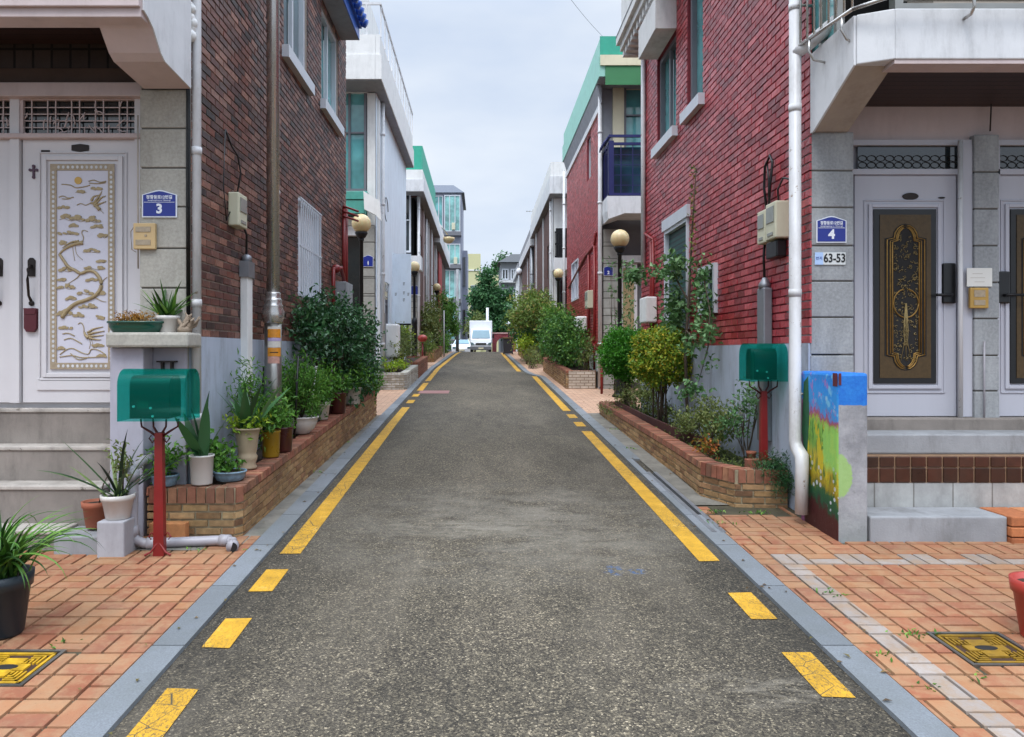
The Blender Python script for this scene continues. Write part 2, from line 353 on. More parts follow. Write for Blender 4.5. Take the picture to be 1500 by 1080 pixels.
# ground materials
def asphalt():
    t = NT('asphalt'); p = t.pos()
    v = t.n('ShaderNodeTexVoronoi', {'Vector': p, 'Scale': 130.}); sv = t.n('ShaderNodeSeparateColor', {'Color': v.outputs['Color']}).outputs[0]
    c = t.ramp(sv, [(0, hexc('#2b2721')), (.45, hexc('#443e34')), (.8, hexc('#5a5345')), (.95, hexc('#766c59')), (1, hexc('#9c907a'))])
    v2 = t.n('ShaderNodeTexVoronoi', {'Vector': p, 'Scale': 47.}); s2 = t.n('ShaderNodeSeparateColor', {'Color': v2.outputs['Color']}).outputs[1]
    c = t.mix(1., c, t.ramp(s2, [(0, .78), (1, 1.22)]), 'MULTIPLY')
    c = t.mix(1., c, t.ramp(t.noise(.55, 6, .72, stretch=(1.3, .6, 1)), [(.3, .66), (.7, 1.42)]), 'MULTIPLY')
    c = t.mix(1., c, t.ramp(t.noise(5, 5, .7), [(.3, .88), (.7, 1.12)]), 'MULTIPLY')
    sx = t.n('ShaderNodeSeparateXYZ', {0: p})
    ex = t.math('ADD', t.math('ABSOLUTE', t.math('SUBTRACT', sx.outputs[0], .1)), t.math('MULTIPLY', t.math('SUBTRACT', t.noise(1.6, 5, .7), .5), .9))
    c = t.mix(1., c, t.ramp(t.math('DIVIDE', ex, 2.0), [(.2, 1.12), (.5, 1.0), (.78, .66)]), 'MULTIPLY')      # traffic-polished middle, fresher dark edges
    ck = t.n('ShaderNodeTexVoronoi', {'Vector': t.n('ShaderNodeVectorMath', {0: p, 1: t.n('ShaderNodeVectorMath', {0: t.n('ShaderNodeTexNoise', {'Vector': p, 'Scale': 3.}).outputs['Color'], 'Scale': .35}, operation='SCALE').outputs[0]}, operation='ADD').outputs[0], 'Scale': .55}, feature='DISTANCE_TO_EDGE').outputs['Distance']
    cm = t.math('MULTIPLY', t.math('LESS_THAN', ck, .0035), t.ramp(t.noise(.5, 2), [(.5, 0.), (.56, .55)])); c = t.mix(cm, c, hexc('#1d1b18'))
    # brownish dirt and dusty worn band
    c = t.mix(t.ramp(t.noise(1.7, 6, .75, stretch=(1, .35, 1)), [(.48, 0.), (.76, .5)]), c, hexc('#6f675a'))
    def blob(cx, cy, rx, ry):
        a = t.math('DIVIDE', t.math('SUBTRACT', sx.outputs[0], cx), rx); b = t.math('DIVIDE', t.math('SUBTRACT', sx.outputs[1], cy), ry)
        d = t.math('ADD', t.math('MULTIPLY', a, a), t.math('MULTIPLY', b, b)); return t.math('SUBTRACT', 1.0, d, clamp=True)
    pw = t.math('MULTIPLY', blob(.25, 6.1, 1.9, 1.7), t.ramp(t.noise(2.2, 6, .75, stretch=(.7, 1.2, 1)), [(.4, 0.), (.62, .55)]), clamp=True); c = t.mix(pw, c, hexc('#8a8478'))
    n3 = t.noise(7, 6, .75, stretch=(.6, 2, 1)); nn = t.ramp(n3, [(.46, 0.), (.6, 1.)])
    d1 = t.math('MULTIPLY', t.math('MAXIMUM', blob(-.15, 5.95, .75, .33), blob(.6, 5.6, .6, .25)), nn, clamp=True)
    c = t.mix(t.math('MULTIPLY', d1, .6), c, hexc('#8f897b'))
    d2 = t.math('MULTIPLY', t.math('MAXIMUM', blob(.88, 4.9, .09, .11), blob(1.03, 4.88, .07, .06)), t.ramp(t.noise(22, 4, .7), [(.5, 0.), (.56, 1.)]), clamp=True)
    c = t.mix(t.math('MULTIPLY', d2, .9), c, hexc('#2a5c8c'))
    d3 = t.math('MULTIPLY', blob(1.25, 3.3, .5, .2), nn, clamp=True); c = t.mix(t.math('MULTIPLY', d3, .5), c, hexc('#8d8577'))
    h = t.math('ADD', v.outputs['Distance'], t.math('MULTIPLY', t.noise(40, 3), .5))
    return t.fin(c, .8, 0, .4, t.bump(h, .8, .006))
m_asphalt = asphalt()
def yellow():
    t = NT('yellow_road_paint')
    c = t.ramp(t.noise(6, 6, .7), [(.3, hexc('#a98022')), (.6, hexc('#cb9b2c')), (.75, hexc('#d2b066'))])
    v = t.n('ShaderNodeTexVoronoi', {'Vector': t.pos(), 'Scale': 7., 'Randomness': 1.}, feature='DISTANCE_TO_EDGE').outputs['Distance']
    ck = t.math('MULTIPLY', t.math('LESS_THAN', v, .012), t.math('GREATER_THAN', t.noise(1.1, 2), .5))
    m = t.math('MAXIMUM', ck, t.ramp(t.noise(60, 7, .9, stretch=(1.6, .7, 1)), [(.50, 0.), (.58, .95)]))
    m2 = t.math('MULTIPLY', t.ramp(t.noise(1.1, 4), [(.38, .3), (.6, 1.)]), m)
    c = t.mix(m2, c, hexc('#4d4638'))
    return t.fin(c, .7, 0, .3, t.bump(t.noise(130, 2), .5, .004))
m_yellow = yellow()
m_kerb = MT('granite_kerb', ['#6c7176', '#7b8085', '#73787d', '#868a8f'], .8, .28, 120, .4, 200, .4, grime=.6, grimec='#5e625f')
def paver(name, cols, edge):
    t = NT(name); a = t.n('ShaderNodeAttribute', attribute_name='tone').outputs['Fac']
    cs = [hexc(c) for c in cols]; c = t.ramp(a, [(i / (len(cs) - 1), q) for i, q in enumerate(cs)])
    f = t.noise(9, 5, .7); c = t.mix(t.ramp(f, [(.42, 0.), (.62, .75)]), c, hexc(edge)); c = t.mix(1., c, (.78, .70, .64), 'MULTIPLY')
    c = t.mix(t.ramp(t.noise(1.1, 6, .75), [(.46, 0.), (.74, .6)]), c, hexc('#75604f'))
    c = t.mix(t.ramp(t.noise(70, 4, .7), [(.62, 0.), (.72, .5)]), c, hexc('#5a4638'))
    return t.fin(c, .85, 0, .3, t.bump(t.noise(60, 4, .7), .5, .004))
m_paver = paver('orange_pavers', ['#98634b', '#a97257', '#a77a58', '#b68a68', '#9d6852', '#b08061'], '#b39474')
m_paverg = paver('grey_pavers', ['#9b9999', '#a9a7a6', '#b5b3b2'], '#a8957f')
m_joints = M('mossy_joints', '#45402f', .95, var=.4, vs=6, bump=.8)
m_paver_s = BRICK('orange_pavers_far', '#b58f76', '#c4a085', '#8a7460', bw=.22, rh=.11, ms=.008, rough=.85, bump=.3)
m_ground = M('dry_ground', '#5f5a50', .95, var=.2, vs=2)

# ------------------------------------------------------------------ building helpers
def wall(mb, ax, c, sg, a0, a1, z0, z1, ops=(), dep=.12, mi=0, mr=None):
    "a wall sheet in the plane ax = c facing sg, with real openings and reveals; z0 may be a function"
    zb = z0 if callable(z0) else (lambda a: z0)
    A = sorted({a0, a1} | {q for o in ops for q in o[:2] if a0 < q < a1}); Z = sorted({z1} | {q for o in ops for q in o[2:4]})
    P = (lambda a, z, d=0: (c - sg * d, a, z)) if ax == 'x' else (lambda a, z, d=0: (a, c - sg * d, z))
    fl = (ax == 'x') == (sg > 0)
    def q(p, **k):
        mb.add(p if fl else p[::-1], [(0, 1, 2, 3)], **k)
    for i in range(len(A) - 1):
        lo = None
        b0, b1 = A[i], A[i + 1]; mid = (b0 + b1) / 2
        prev = None
        for z in Z:
            za, zc = (prev, z) if prev is not None else (None, z)
            zm = ((za if za is not None else min(zb(b0), zb(b1))) + zc) / 2
            if not any(o[0] < mid < o[1] and o[2] < zm < o[3] for o in ops):
                q([P(b0, za if za is not None else zb(b0)), P(b1, za if za is not None else zb(b1)), P(b1, zc), P(b0, zc)], mi=mi)
            prev = z
    r = mi if mr is None else mr
    for o in ops:
        a, b, l, h = o[:4]
        for p0, p1 in (((a, l), (b, l)), ((b, l), (b, h)), ((b, h), (a, h)), ((a, h), (a, l))):
            q([P(*p0), P(*p0, dep), P(*p1, dep), P(*p1)], mi=r)
    return mb
def bx(mb, ax, c, sg, a0, a1, z0, z1, d0, d1, **k):
    "box against a wall plane: from d0 to d1 outwards"
    if ax == 'x': mb.box(c + sg * d0, c + sg * d1, a0, a1, z0, z1, **k)
    else: mb.box(a0, a1, c + sg * d0, c + sg * d1, z0, z1, **k)
def window(par, ax, c, sg, a0, a1, z0, z1, frame=None, glass=None, fw=.05, nm=1, nh=0, dep=.08, sill=None, pro=.0, bars=0, barm=None, lintel=None, name='window', open_frac=0):
    frame = frame or m_framew; glass = glass or m_glass
    mb = MB(); D = -dep
    for b in ((a0, a0 + fw, z0, z1), (a1 - fw, a1, z0, z1), (a0 + fw, a1 - fw, z0, z0 + fw), (a0 + fw, a1 - fw, z1 - fw, z1)): bx(mb, ax, c, sg, *b, D - .03, D + .035)
    for i in range(nm):
        q = a0 + (a1 - a0) * (i + 1) / (nm + 1); bx(mb, ax, c, sg, q - fw * .45, q + fw * .45, z0 + fw, z1 - fw, D - .02, D + .025)
    for i in range(nh):
        q = z0 + (z1 - z0) * (i + 1) / (nh + 1); bx(mb, ax, c, sg, a0 + fw, a1 - fw, q - fw * .35, q + fw * .35, D - .018, D + .022)
    W = mb.build(name, frame, par)
    g = MB(); bx(g, ax, c, sg, a0 + .01, a1 - .01, z0 + .01, z1 - .01, D - .06, D - .031); g.build('pane', glass, W)
    if sill:
        s = MB(); bx(s, ax, c, sg, a0 - .08, a1 + .08, z0 - .14, z0, .004, .09); s.build('sill', sill, W)
    if lintel:
        s = MB(); bx(s, ax, c, sg, a0 - .06, a1 + .06, z1, z1 + .16, .004, .06); s.build('lintel', lintel, W)
    if bars:
        s = MB(); bm = .007
        for i in range(bars):
            q = a0 + (a1 - a0) * (i + .5) / bars; bx(s, ax, c, sg, q - bm, q + bm, z0, z1, .03, .03 + 2 * bm)
        for q in (z0, (z0 + z1) / 2, z1 - .02): bx(s, ax, c, sg, a0, a1, q, q + .02, .028, .045)
        s.build('window_bars', barm or m_framew, W)
    return W
def bricks(mb, ax, c, sg, a0, a1, z0, z1, ops=(), bw=.2, rh=.068, gap=.011, out=.011, jit=.003, soldier=False, tilt=.0025, ph=0., zslope=None):
    "real bricks standing proud of a mortar sheet in plane ax = c, with small irregularities"
    n = int(math.ceil((z1 - (z0 if not callable(z0) else z0(a0))) / rh)) + 2; zlow = z0 if not callable(z0) else min(z0(a0), z0(a1))
    r = 0; z = zlow
    while z < z1 - .01:
        zt = min(z + rh - gap, z1); a = a0 - (bw / 2 if r % 2 else 0) + ph
        while a < a1 - .005:
            b0, b1 = max(a, a0), min(a + bw - gap, a1)
            a += bw
            if b1 - b0 < .012: continue
            segs = [(b0, b1)]
            for o in ops:
                if o[2] < (z + zt) / 2 < o[3]:
                    ns = []
                    for s0, s1 in segs:
                        if s1 <= o[0] or s0 >= o[1]: ns.append((s0, s1))
                        else:
                            if s0 < o[0]: ns.append((s0, o[0]))
                            if s1 > o[1]: ns.append((o[1], s1))
                    segs = ns
            for s0, s1 in segs:
                if s1 - s0 < .012: continue
                if callable(z0) and zt < z0((s0 + s1) / 2) + .01: continue
                j = [R.uniform(-jit, jit) for _ in range(4)]; d = [out + R.uniform(-tilt, tilt) for _ in range(4)]; ch = .003
                F4 = [(s0 + ch, z + j[0] * .4 + ch, d[0]), (s1 - ch, z + j[1] * .4 + ch, d[1]), (s1 - ch, zt + j[2] * .4 - ch, d[2]), (s0 + ch, zt + j[3] * .4 - ch, d[3])]
                B4 = [(s0, z, -.004), (s1, z, -.004), (s1, zt, -.004), (s0, zt, -.004)]
                if zslope: F4 = [(q0, q1 + zslope(q0), q2) for q0, q1, q2 in F4]; B4 = [(q0, q1 + zslope(q0), q2) for q0, q1, q2 in B4]
                P = [((c + sg * q2, q0, q1) if ax == 'x' else (q0, c + sg * q2, q1)) for q0, q1, q2 in F4 + B4]
                fs = [(0, 1, 2, 3), (4, 5, 1, 0), (5, 6, 2, 1), (6, 7, 3, 2), (7, 4, 0, 3)]
                if (ax == 'x') != (sg > 0): fs = [f[::-1] for f in fs]
                mb.add(P, fs, tone=R.random())
        z += rh; r += 1
    return mb

# ------------------------------------------------------------------ foliage helpers
def rdir():
    while True:
        v = Vector((R.uniform(-1, 1), R.uniform(-1, 1), R.uniform(-1, 1)))
        if .05 < v.length < 1: return v.normalized()
def leaf(mb, p, d, nrm, L, W, tone, fold=.25):
    d = d.normalized(); s = d.cross(nrm); s = s.normalized() if s.length > 1e-4 else Vector((1, 0, 0)); u = s.cross(d).normalized()
    a = p + d * L * .45 + s * W * .5 + u * W * fold; b = p + d * L * .45 - s * W * .5 + u * W * fold; t = p + d * L - u * L * .12
    mb.add([tuple(p), tuple(a), tuple(t), tuple(b), tuple(p + d * L * .5)], [(0, 1, 4), (1, 2, 4), (2, 3, 4), (3, 0, 4)] if L > .05 and fold > .3 else [(0, 1, 2), (0, 2, 3)], tone=tone)
def crown(blobs, n, L, W, shell=.55, clump=None, seed=None, up=.35, holes=.0, fold=.25):
    "leaves spread through a set of ellipsoids (x,y,z,rx,ry,rz), gathered in twigs so gaps show"
    mb = MB(); tw = sum(b[3] * b[4] * b[5] for b in blobs); clump = clump or 7
    for b in blobs:
        k = max(1, int(n * b[3] * b[4] * b[5] / tw / clump))
        for _ in range(k):
            d = rdir(); rr = shell + (1 - shell) * R.random() ** .6 if R.random() < .8 else R.random() * shell
            lump = 1 + .25 * mnoise.noise(Vector((d.x * 2 + b[0] * 3, d.y * 2 + b[1] * 3, d.z * 2 + b[2] * 3)))
            q = Vector((b[0] + d.x * b[3] * rr * lump, b[1] + d.y * b[4] * rr * lump, b[2] + d.z * b[5] * rr * lump))
            if holes and mnoise.noise(q * (1.2 / max(L * 3, .1))) > .5 - holes: continue
            ct = R.random(); dd = (d + rdir() * .8 + Vector((0, 0, up))).normalized()
            for _ in range(clump):
                p = q + dd * R.uniform(-1, 1) * L * 1.6 + rdir() * L * .8
                ld = (dd * .5 + rdir()).normalized(); nn = (Vector((0, 0, 1)) + rdir() * .8 + d * .5)
                s = R.uniform(.7, 1.25)
                leaf(mb, p, ld, nn, L * s, W * s, min(1, max(0, ct * .6 + R.random() * .4)), fold)
    return mb
def strap(mb, base, az, L, W, rise, droop, n=8, tone=.5, fold=.2, tw=0):
    "a long arching strap leaf"
    c, s_ = math.cos(az), math.sin(az); vs = []; p = Vector(base); el = rise
    side = Vector((-s_, c, 0)); step = L / n
    for i in range(n + 1):
        t = i / n; w = W * (.55 + 1.2 * t - 1.75 * t * t) if t < .7 else W * max(.02, (1 - t) / .3 * .55)
        d = Vector((c * math.cos(el), s_ * math.cos(el), math.sin(el))); u = side.cross(d)
        vs += [tuple(p - side * w / 2 + u * w * fold), tuple(p), tuple(p + side * w / 2 + u * w * fold)]
        p = p + d * step; el -= droop / n * (.5 + 1.2 * t)
    fs = []
    for i in range(n): a = i * 3; fs += [(a, a + 1, a + 4, a + 3), (a + 1, a + 2, a + 5, a + 4)]
    mb.add(vs, fs, tone=tone, smooth=True)
lf_dark = LEAF('leaf_dark_glossy', ['#1e4026', '#2d5530', '#406d40', '#63925c'], .35, .15, .5)
lf_green = LEAF('leaf_green', ['#33591f', '#4a7a2b', '#629238', '#86ad4c'])
lf_lime = LEAF('leaf_lime', ['#5a8020', '#86a62e', '#a9c03a', '#c8d050'])
lf_yg = LEAF('leaf_yellow_green', ['#3f6624', '#5c862a', '#84a032', '#b9b43c', '#b08a30'])
lf_top = LEAF('leaf_bright_topiary', ['#2c6318', '#3b7c20', '#4f9429', '#6eab3c'])
lf_vine = LEAF('leaf_vine', ['#35562f', '#4c7340', '#6d9560', '#93b583'], .5, .2)
lf_rust = LEAF('leaf_rusty', ['#46602c', '#5f7a36', '#7f9446', '#b08a58'])
lf_olive = LEAF('leaf_olive', ['#465528', '#5d6d35', '#77844a', '#979a5f'])
lf_strap = LEAF('leaf_strap', ['#22401a', '#355c22', '#4c7a2c', '#749a44'], .4, .2)
lf_agave = LEAF('leaf_agave', ['#1f3326', '#2f4a30', '#476339', '#6d8048'], .4, .1)
lf_tree = LEAF('leaf_tree', ['#254a2c', '#356038', '#467446', '#5f8a56'], .55, .2)
lf_gold = LEAF('succulent_orange', ['#6b4a1c', '#9a6a28', '#b98a3c', '#5c5a26'], .6, .1)

lf_mixed = LEAF('leaf_mixed_green', ['#2f5028', '#3f6a30', '#5a8a3a', '#86a650'])
m_windscreen = M('pale_windscreen', '#7594a3', .35, var=.1, vs=1, bump=0, spec=.3)
# ------------------------------------------------------------------ the street
YS = [-14, -8, -4, 0, 2, 4, 6, 8, 10, 12, 14, 16, 18, 20, 22, 24, 28, 32, 36] + [36 + .8 * i for i in range(1, 11)] + [48, 54, 62, 70, 80, 110, 160, 260, 420]
def strip(mb, xl, xr, ys, dz):
    "a sheet following the street between xl(y) and xr(y)"
    vs = []
    for y in ys: vs += [(xl(y), y, G(y) + dz), (xr(y), y, G(y) + dz)]
    mb.add(vs, [(2 * i, 2 * i + 1, 2 * i + 3, 2 * i + 2) for i in range(len(ys) - 1)]); return mb
def lerp(pts):
    def f(y):
        if y <= pts[0][0]: return pts[0][1]
        for (a, u), (b, v) in zip(pts, pts[1:]):
            if y <= b: return u + (v - u) * (y - a) / (b - a)
        return pts[-1][1]
    return f
KL = lerp([(0, -1.455), (6, -1.51), (12, -1.58), (26, -1.66), (37, -1.42), (43, -1.3), (46, -1.7)])      # left kerb, street side
KR = lerp([(0, 1.705), (22.2, 1.73), (23.3, 1.40), (36, 1.24), (43, 1.2), (46, 1.7)])
g = strip(MB(), lambda y: -220, lambda y: 220, YS, -.06).build('ground', m_ground); struct(g)
g = strip(MB(), lambda y: -1.75 if y < 50 else -9, lambda y: 1.9 if y < 50 else 9, sorted(set(YS + [50.01])), 0).build('road', m_asphalt); struct(g)
# kerb stones
for side, K in ((-1, KL), (1, KR)):
    mb = MB(); y = -3
    while y < 46:
        L = .84 if y < 14 else 1.2; y1 = y + L - .006; t = R.random()
        a0, a1 = K(y), K(y1); w0 = .165; w1 = .165; zt = .022
        if side > 0 and 5.7 < y < 8.0: w0 = w1 = .075           # slit drain runs beside it here
        vs = [(a0, y, G(y) - .05), (a0 + side * w0, y, G(y) - .05), (a1 + side * w1, y1, G(y1) - .05), (a1, y1, G(y1) - .05)]
        vs += [(a0 + side * .004, y + .003, G(y) + zt), (a0 + side * w0, y + .003, G(y) + zt), (a1 + side * w1, y1 - .003, G(y1) + zt), (a1 + side * .004, y1 - .003, G(y1) + zt)]
        fs = [(4, 5, 6, 7), (0, 1, 5, 4), (1, 2, 6, 5), (2, 3, 7, 6), (3, 0, 4, 7)]
        if side < 0: fs = [f[::-1] for f in fs]
        mb.add(vs, fs, tone=t); y += L
    struct(mb.build('kerb', m_kerb))
# slit drain in the right-hand kerb line
t = thing('slit_drain', 'narrow dark slit drain set into the grey kerb in front of the right planter', 'drain', (1.83, 6.9, G(6.9)))
mb = MB()
for x0, x1 in ((1.786, 1.822), (1.858, 1.895)):
    vs = [(x0, 5.72, G(5.72) - .04), (x1, 5.72, G(5.72) - .04), (x1, 8.0, G(8.0) - .04), (x0, 8.0, G(8.0) - .04)] + [(x0, 5.72, G(5.72) + .024), (x1, 5.72, G(5.72) + .024), (x1, 8.0, G(8.0) + .024), (x0, 8.0, G(8.0) + .024)]
    mb.add(vs, [(4, 5, 6, 7), (0, 1, 5, 4), (1, 2, 6, 5), (2, 3, 7, 6), (3, 0, 4, 7)])
mb.build('channel_edge', m_galv, t)
mb = MB(); mb.quad((1.822, 5.72, G(5.72) + .006), (1.858, 5.72, G(5.72) + .006), (1.858, 8, G(8) + .006), (1.822, 8, G(8) + .006)); mb.build('channel_floor', m_dark, t)
# yellow edge lines
def mark(side, y0, y1, w=.145, jitter=.006):
    mb = MB(); K = KL if side < 0 else KR; o = .075 if side < 0 else .07
    n = max(1, int((y1 - y0) / 1.0)); ys = [y0 + (y1 - y0) * i / n for i in range(n + 1)]; vs = []
    for i, y in enumerate(ys):
        a = K(y) - side * o; b = a - side * w; sk = R.uniform(-jitter, jitter)
        vs += [(min(a, b), y + (sk if i in (0, n) else 0), G(y) + .004), (max(a, b), y - (sk if i in (0, n) else 0), G(y) + .004)]
    mb.add(vs, [(2 * i, 2 * i + 1, 2 * i + 3, 2 * i + 2) for i in range(n)]); o_ = mb.build('road_marking', m_yellow); struct(o_)
for a, b in ((2.2, 3.315), (3.73, 4.10), (4.51, 4.91), (5.24, 14.2), (14.9, 15.5), (16.2, 16.8), (17.6, 19.8), (20.4, 43)): mark(-1, a, b)
for a, b in ((1.6, 2.4), (3.24, 3.68), (4.09, 4.49), (5.08, 11.1), (11.6, 12.1), (12.6, 13.1), (13.6, 22.2), (24.3, 39)): mark(1, a, b)
mb = MB(); mb.quad((-1.45, 16.9, G(16.9) + .005), (-.75, 16.9, G(16.9) + .005), (-.75, 17.6, G(17.6) + .005), (-1.45, 17.6, G(17.6) + .005))
struct(mb.build('road_patch', M('pink_road_patch', '#8a6562', .9, var=.15)))
# near pavements: basket-weave pavers, each a real block
def pavers(x0, x1, y0, y1, xin, holes=(), ymax=None):
    mb = MB(); c = .222; gp = .0045; ch = .004; TOP = .017
    nx = int((x1 - x0) / c) + 1; ny = int((y1 - y0) / c) + 1
    for i in range(nx):
        for j in range(ny):
            X, Y = x0 + i * c, y0 + j * c
            rs = [(X, X + c, Y, Y + c / 2), (X, X + c, Y + c / 2, Y + c)] if (i + j) % 2 else [(X, X + c / 2, Y, Y + c), (X + c / 2, X + c, Y, Y + c)]
            for a, b, p, q in rs:
                a0, b0 = a, b; lim = xin((p + q) / 2)
                if x1 < 0: b = min(b, lim)
                else: a = max(a, lim)
                if b - a < .02: continue
                inside = False
                for h in holes:
                    if a < h[1] and b > h[0] and p < h[3] and q > h[2]:
                        if h[0] <= a + .02 and b - .02 <= h[1] and h[2] <= p + .02 and q - .02 <= h[3]: inside = True; break
                        cut = [(h[0] - a, 'b', h[0]), (b - h[1], 'a', h[1]), (h[2] - p, 'q', h[2]), (q - h[3], 'p', h[3])]; _, wh, vv = max(cut)
                        if wh == 'b': b = vv
                        elif wh == 'a': a = vv
                        elif wh == 'q': q = vv
                        else: p = vv
                if inside or b - a < .015 or q - p < .015: continue
                a0, b0 = a, b
                grey = 0
                cuts = [(a, b)]
                if x1 > 0:
                    if 4.93 < (p + q) / 2 < 5.1 and b > 2.03: grey = 1
                    elif p < 4.95:
                        cuts = []
                        for u, v, gg in ((a, min(b, 2.03), 0), (max(a, 2.03), min(b, 2.155), 1), (max(a, 2.155), b, 0)):
                            if v - u > .012: cuts.append((u, v, gg))
                tn = R.random(); dz = R.uniform(-.0015, .0015)
                for cc in cuts:
                    u, v = cc[:2]; gg = cc[2] if len(cc) > 2 else grey
                    lg = gp if u == a else 0; rg = gp if v == b else 0
                    e = (u + lg, v - rg, p + gp, q - gp); z = lambda y, k=0: G(y) + TOP + dz + k
                    vs = [(e[0], e[2], z(e[2], -.02)), (e[1], e[2], z(e[2], -.02)), (e[1], e[3], z(e[3], -.02)), (e[0], e[3], z(e[3], -.02)),
                          (e[0] + (ch if lg else 0), e[2] + ch, z(e[2])), (e[1] - (ch if rg else 0), e[2] + ch, z(e[2])), (e[1] - (ch if rg else 0), e[3] - ch, z(e[3])), (e[0] + (ch if lg else 0), e[3] - ch, z(e[3]))]
                    mb.add(vs, [(4, 5, 6, 7), (0, 1, 5, 4), (1, 2, 6, 5), (2, 3, 7, 6), (3, 0, 4, 7)], tone=tn if not gg else R.random(), mi=gg)
    return mb
MHL = (-2.43, -2.06, 3.31, 3.675); MHR = (2.335, 2.715, 3.51, 3.885)
pavL = pavers(-6.2, -1.6, 1.2, 5.45, lambda y: KL(y) - .168, holes=(MHL,)); struct(pavL.build('pavement', [m_paver, m_paverg]))
pavR = pavers(1.8, 6.6, 1.2, 6.5, lambda y: KR(y) + .168, holes=(MHR, (2.0, 2.62, 6.25, 6.6), (2.66, 9, 5.5, 9))); struct(pavR.build('pavement', [m_paver, m_paverg]))
for a, b in ((lambda y: -8, lambda y: KL(y) - .16), (lambda y: KR(y) + .16, lambda y: 8)):
    struct(strip(MB(), a, b, [-14, 0, 2, 4, 5.7, 6.6], .004).build('paving_bed', m_joints))
# beyond: concrete strips by the kerbs and paved yards between the houses
struct(strip(MB(), lambda y: -2.6, lambda y: KL(y) - .16, [5.45, 6, 8, 10, 12.9], .012).build('concrete_strip', m_dirtyconc))
struct(strip(MB(), lambda y: KR(y) + .16, lambda y: 2.9, [6.6, 8, 10, 12, 13.2], .012).build('concrete_strip', m_dirtyconc))
struct(strip(MB(), lambda y: -6, lambda y: KL(y) - .16, [12.9, 14, 16, 18, 22, 26, 32, 36, 38, 40, 42, 44, 46], .014).build('yard_paving', m_paver_s))
struct(strip(MB(), lambda y: KR(y) + .16, lambda y: 6, [13.2, 14, 16, 18, 22, 22.3, 23.2, 26, 32, 36, 38, 40, 42, 44, 46], .014).build('yard_paving', m_paver_s))
# cast covers with a raised maze pattern
def cover(name, label, x0, x1, y0, y1):
    t = thing(name, label, 'cover', ((x0 + x1) / 2, (y0 + y1) / 2, G((y0 + y1) / 2)), 'yellow cast covers in the pavement')
    zz = lambda y, k: G(y) + k
    def sl(mb, a, b, c, d, z0, z1, **k):
        vs = [(a, c, zz(c, z0)), (b, c, zz(c, z0)), (b, d, zz(d, z0)), (a, d, zz(d, z0)), (a, c, zz(c, z1)), (b, c, zz(c, z1)), (b, d, zz(d, z1)), (a, d, zz(d, z1))]
        mb.add(vs, [(4, 5, 6, 7), (0, 1, 5, 4), (1, 2, 6, 5), (2, 3, 7, 6), (3, 0, 4, 7)], **k)
    mb = MB(); e = .018
    for q in ((x0, x1, y0, y0 + e), (x0, x1, y1 - e, y1), (x0, x0 + e, y0 + e, y1 - e), (x1 - e, x1, y0 + e, y1 - e)): sl(mb, *q, -.01, .02)
    mb.build('frame', m_steel, t)
    mb = MB(); sl(mb, x0 + e, x1 - e, y0 + e, y1 - e, -.01, .009); mb.build('recess', MBR, t)
    mb = MB(); a, b, c, d = x0 + .03, x1 - .03, y0 + .03, y1 - .03; W, H = b - a, d - c; cx, cy = (a + b) / 2, (c + d) / 2
    for q in ((a, b, c, c + .014), (a, b, d - .014, d), (a, a + .014, c, d), (b - .014, b, c, d)): sl(mb, *q, .005, .018)
    mb2 = [(cx - W * .16, cx + W * .16, cy + H * .08, cy + H * .3), (cx - W * .16, cx + W * .16, cy - H * .3, cy - H * .08), (cx - W * .32, cx - W * .1, cy - H * .1, cy + H * .1), (cx + W * .1, cx + W * .32, cy - H * .1, cy + H * .1)]
    for q in mb2: sl(mb, *q, .004, .0183)
    n = 5
    for sx in (-1, 1):
        for sy in (-1, 1):
            for k in range(n):                                    # nested L bars in each corner
                u = .03 + k * W * .062; lx = cx + sx * (W / 2 - u); ly = cy + sy * (H / 2 - u * H / W); tt = .008
                sl(mb, min(lx, lx - sx * tt), max(lx, lx - sx * tt), min(ly, cy + sy * H * .13), max(ly, cy + sy * H * .13), .005, .0178 - k * .0001)
                sl(mb, min(lx, cx + sx * W * .19), max(lx, cx + sx * W * .19), min(ly, ly - sy * tt), max(ly, ly - sy * tt), .005, .0176 - k * .0001)
    mb.build('raised_pattern', M('worn_yellow_iron', '#c0961f' if x0 < 0 else '#8a6a1c', .5, var=.4, vs=18, grime=.7, grimec='#3a2a14'), t)
    mb = MB(); mb.lathe(cx, cy, G(cy) + .005, [(.035, 0), (.035, .0145), (.02, .0165)], 16, sx=1.6, sy=.8); mb.build('keyhole', m_dark, t)
MBR = M('rusty_cover_recess', '#3a2416', .8, var=.3, vs=20)
cover('manhole_cover', 'square bright yellow cast cover in the left pavement below the dark plant tub', *MHL)
cover('manhole_cover', 'square worn brown and yellow cast cover in the right pavement beside the red pot', *MHR)
# small weeds in the joints
mb = MB()
for (x, y, n) in ((2.27, 3.86, 26), (2.09, 4.45, 16), (2.0, 6.35, 34), (2.35, 6.3, 30), (-2.15, 3.75, 8), (1.95, 3.6, 8), (2.0, 3.3, 8), (2.28, 3.35, 6), (-2.05, 5.3, 10), (-1.75, 5.3, 8), (1.93, 6.0, 14), (-1.78, 8, 10), (-1.8, 10, 12), (1.95, 9.5, 16), (2.02, 11.2, 16)):
    for _ in range(n):
        p = Vector((x + R.gauss(0, .05), y + R.gauss(0, .035), G(y) + .012)); leaf(mb, p, Vector((R.uniform(-1, 1), R.uniform(-1, 1), .7)), Vector((0, 0, 1)), R.uniform(.02, .045), .012, R.random())
w_ = mb.build('weeds', lf_green, uv=False); tag(w_, 'small green weeds growing in the pavement joints', 'weeds', kind='stuff')

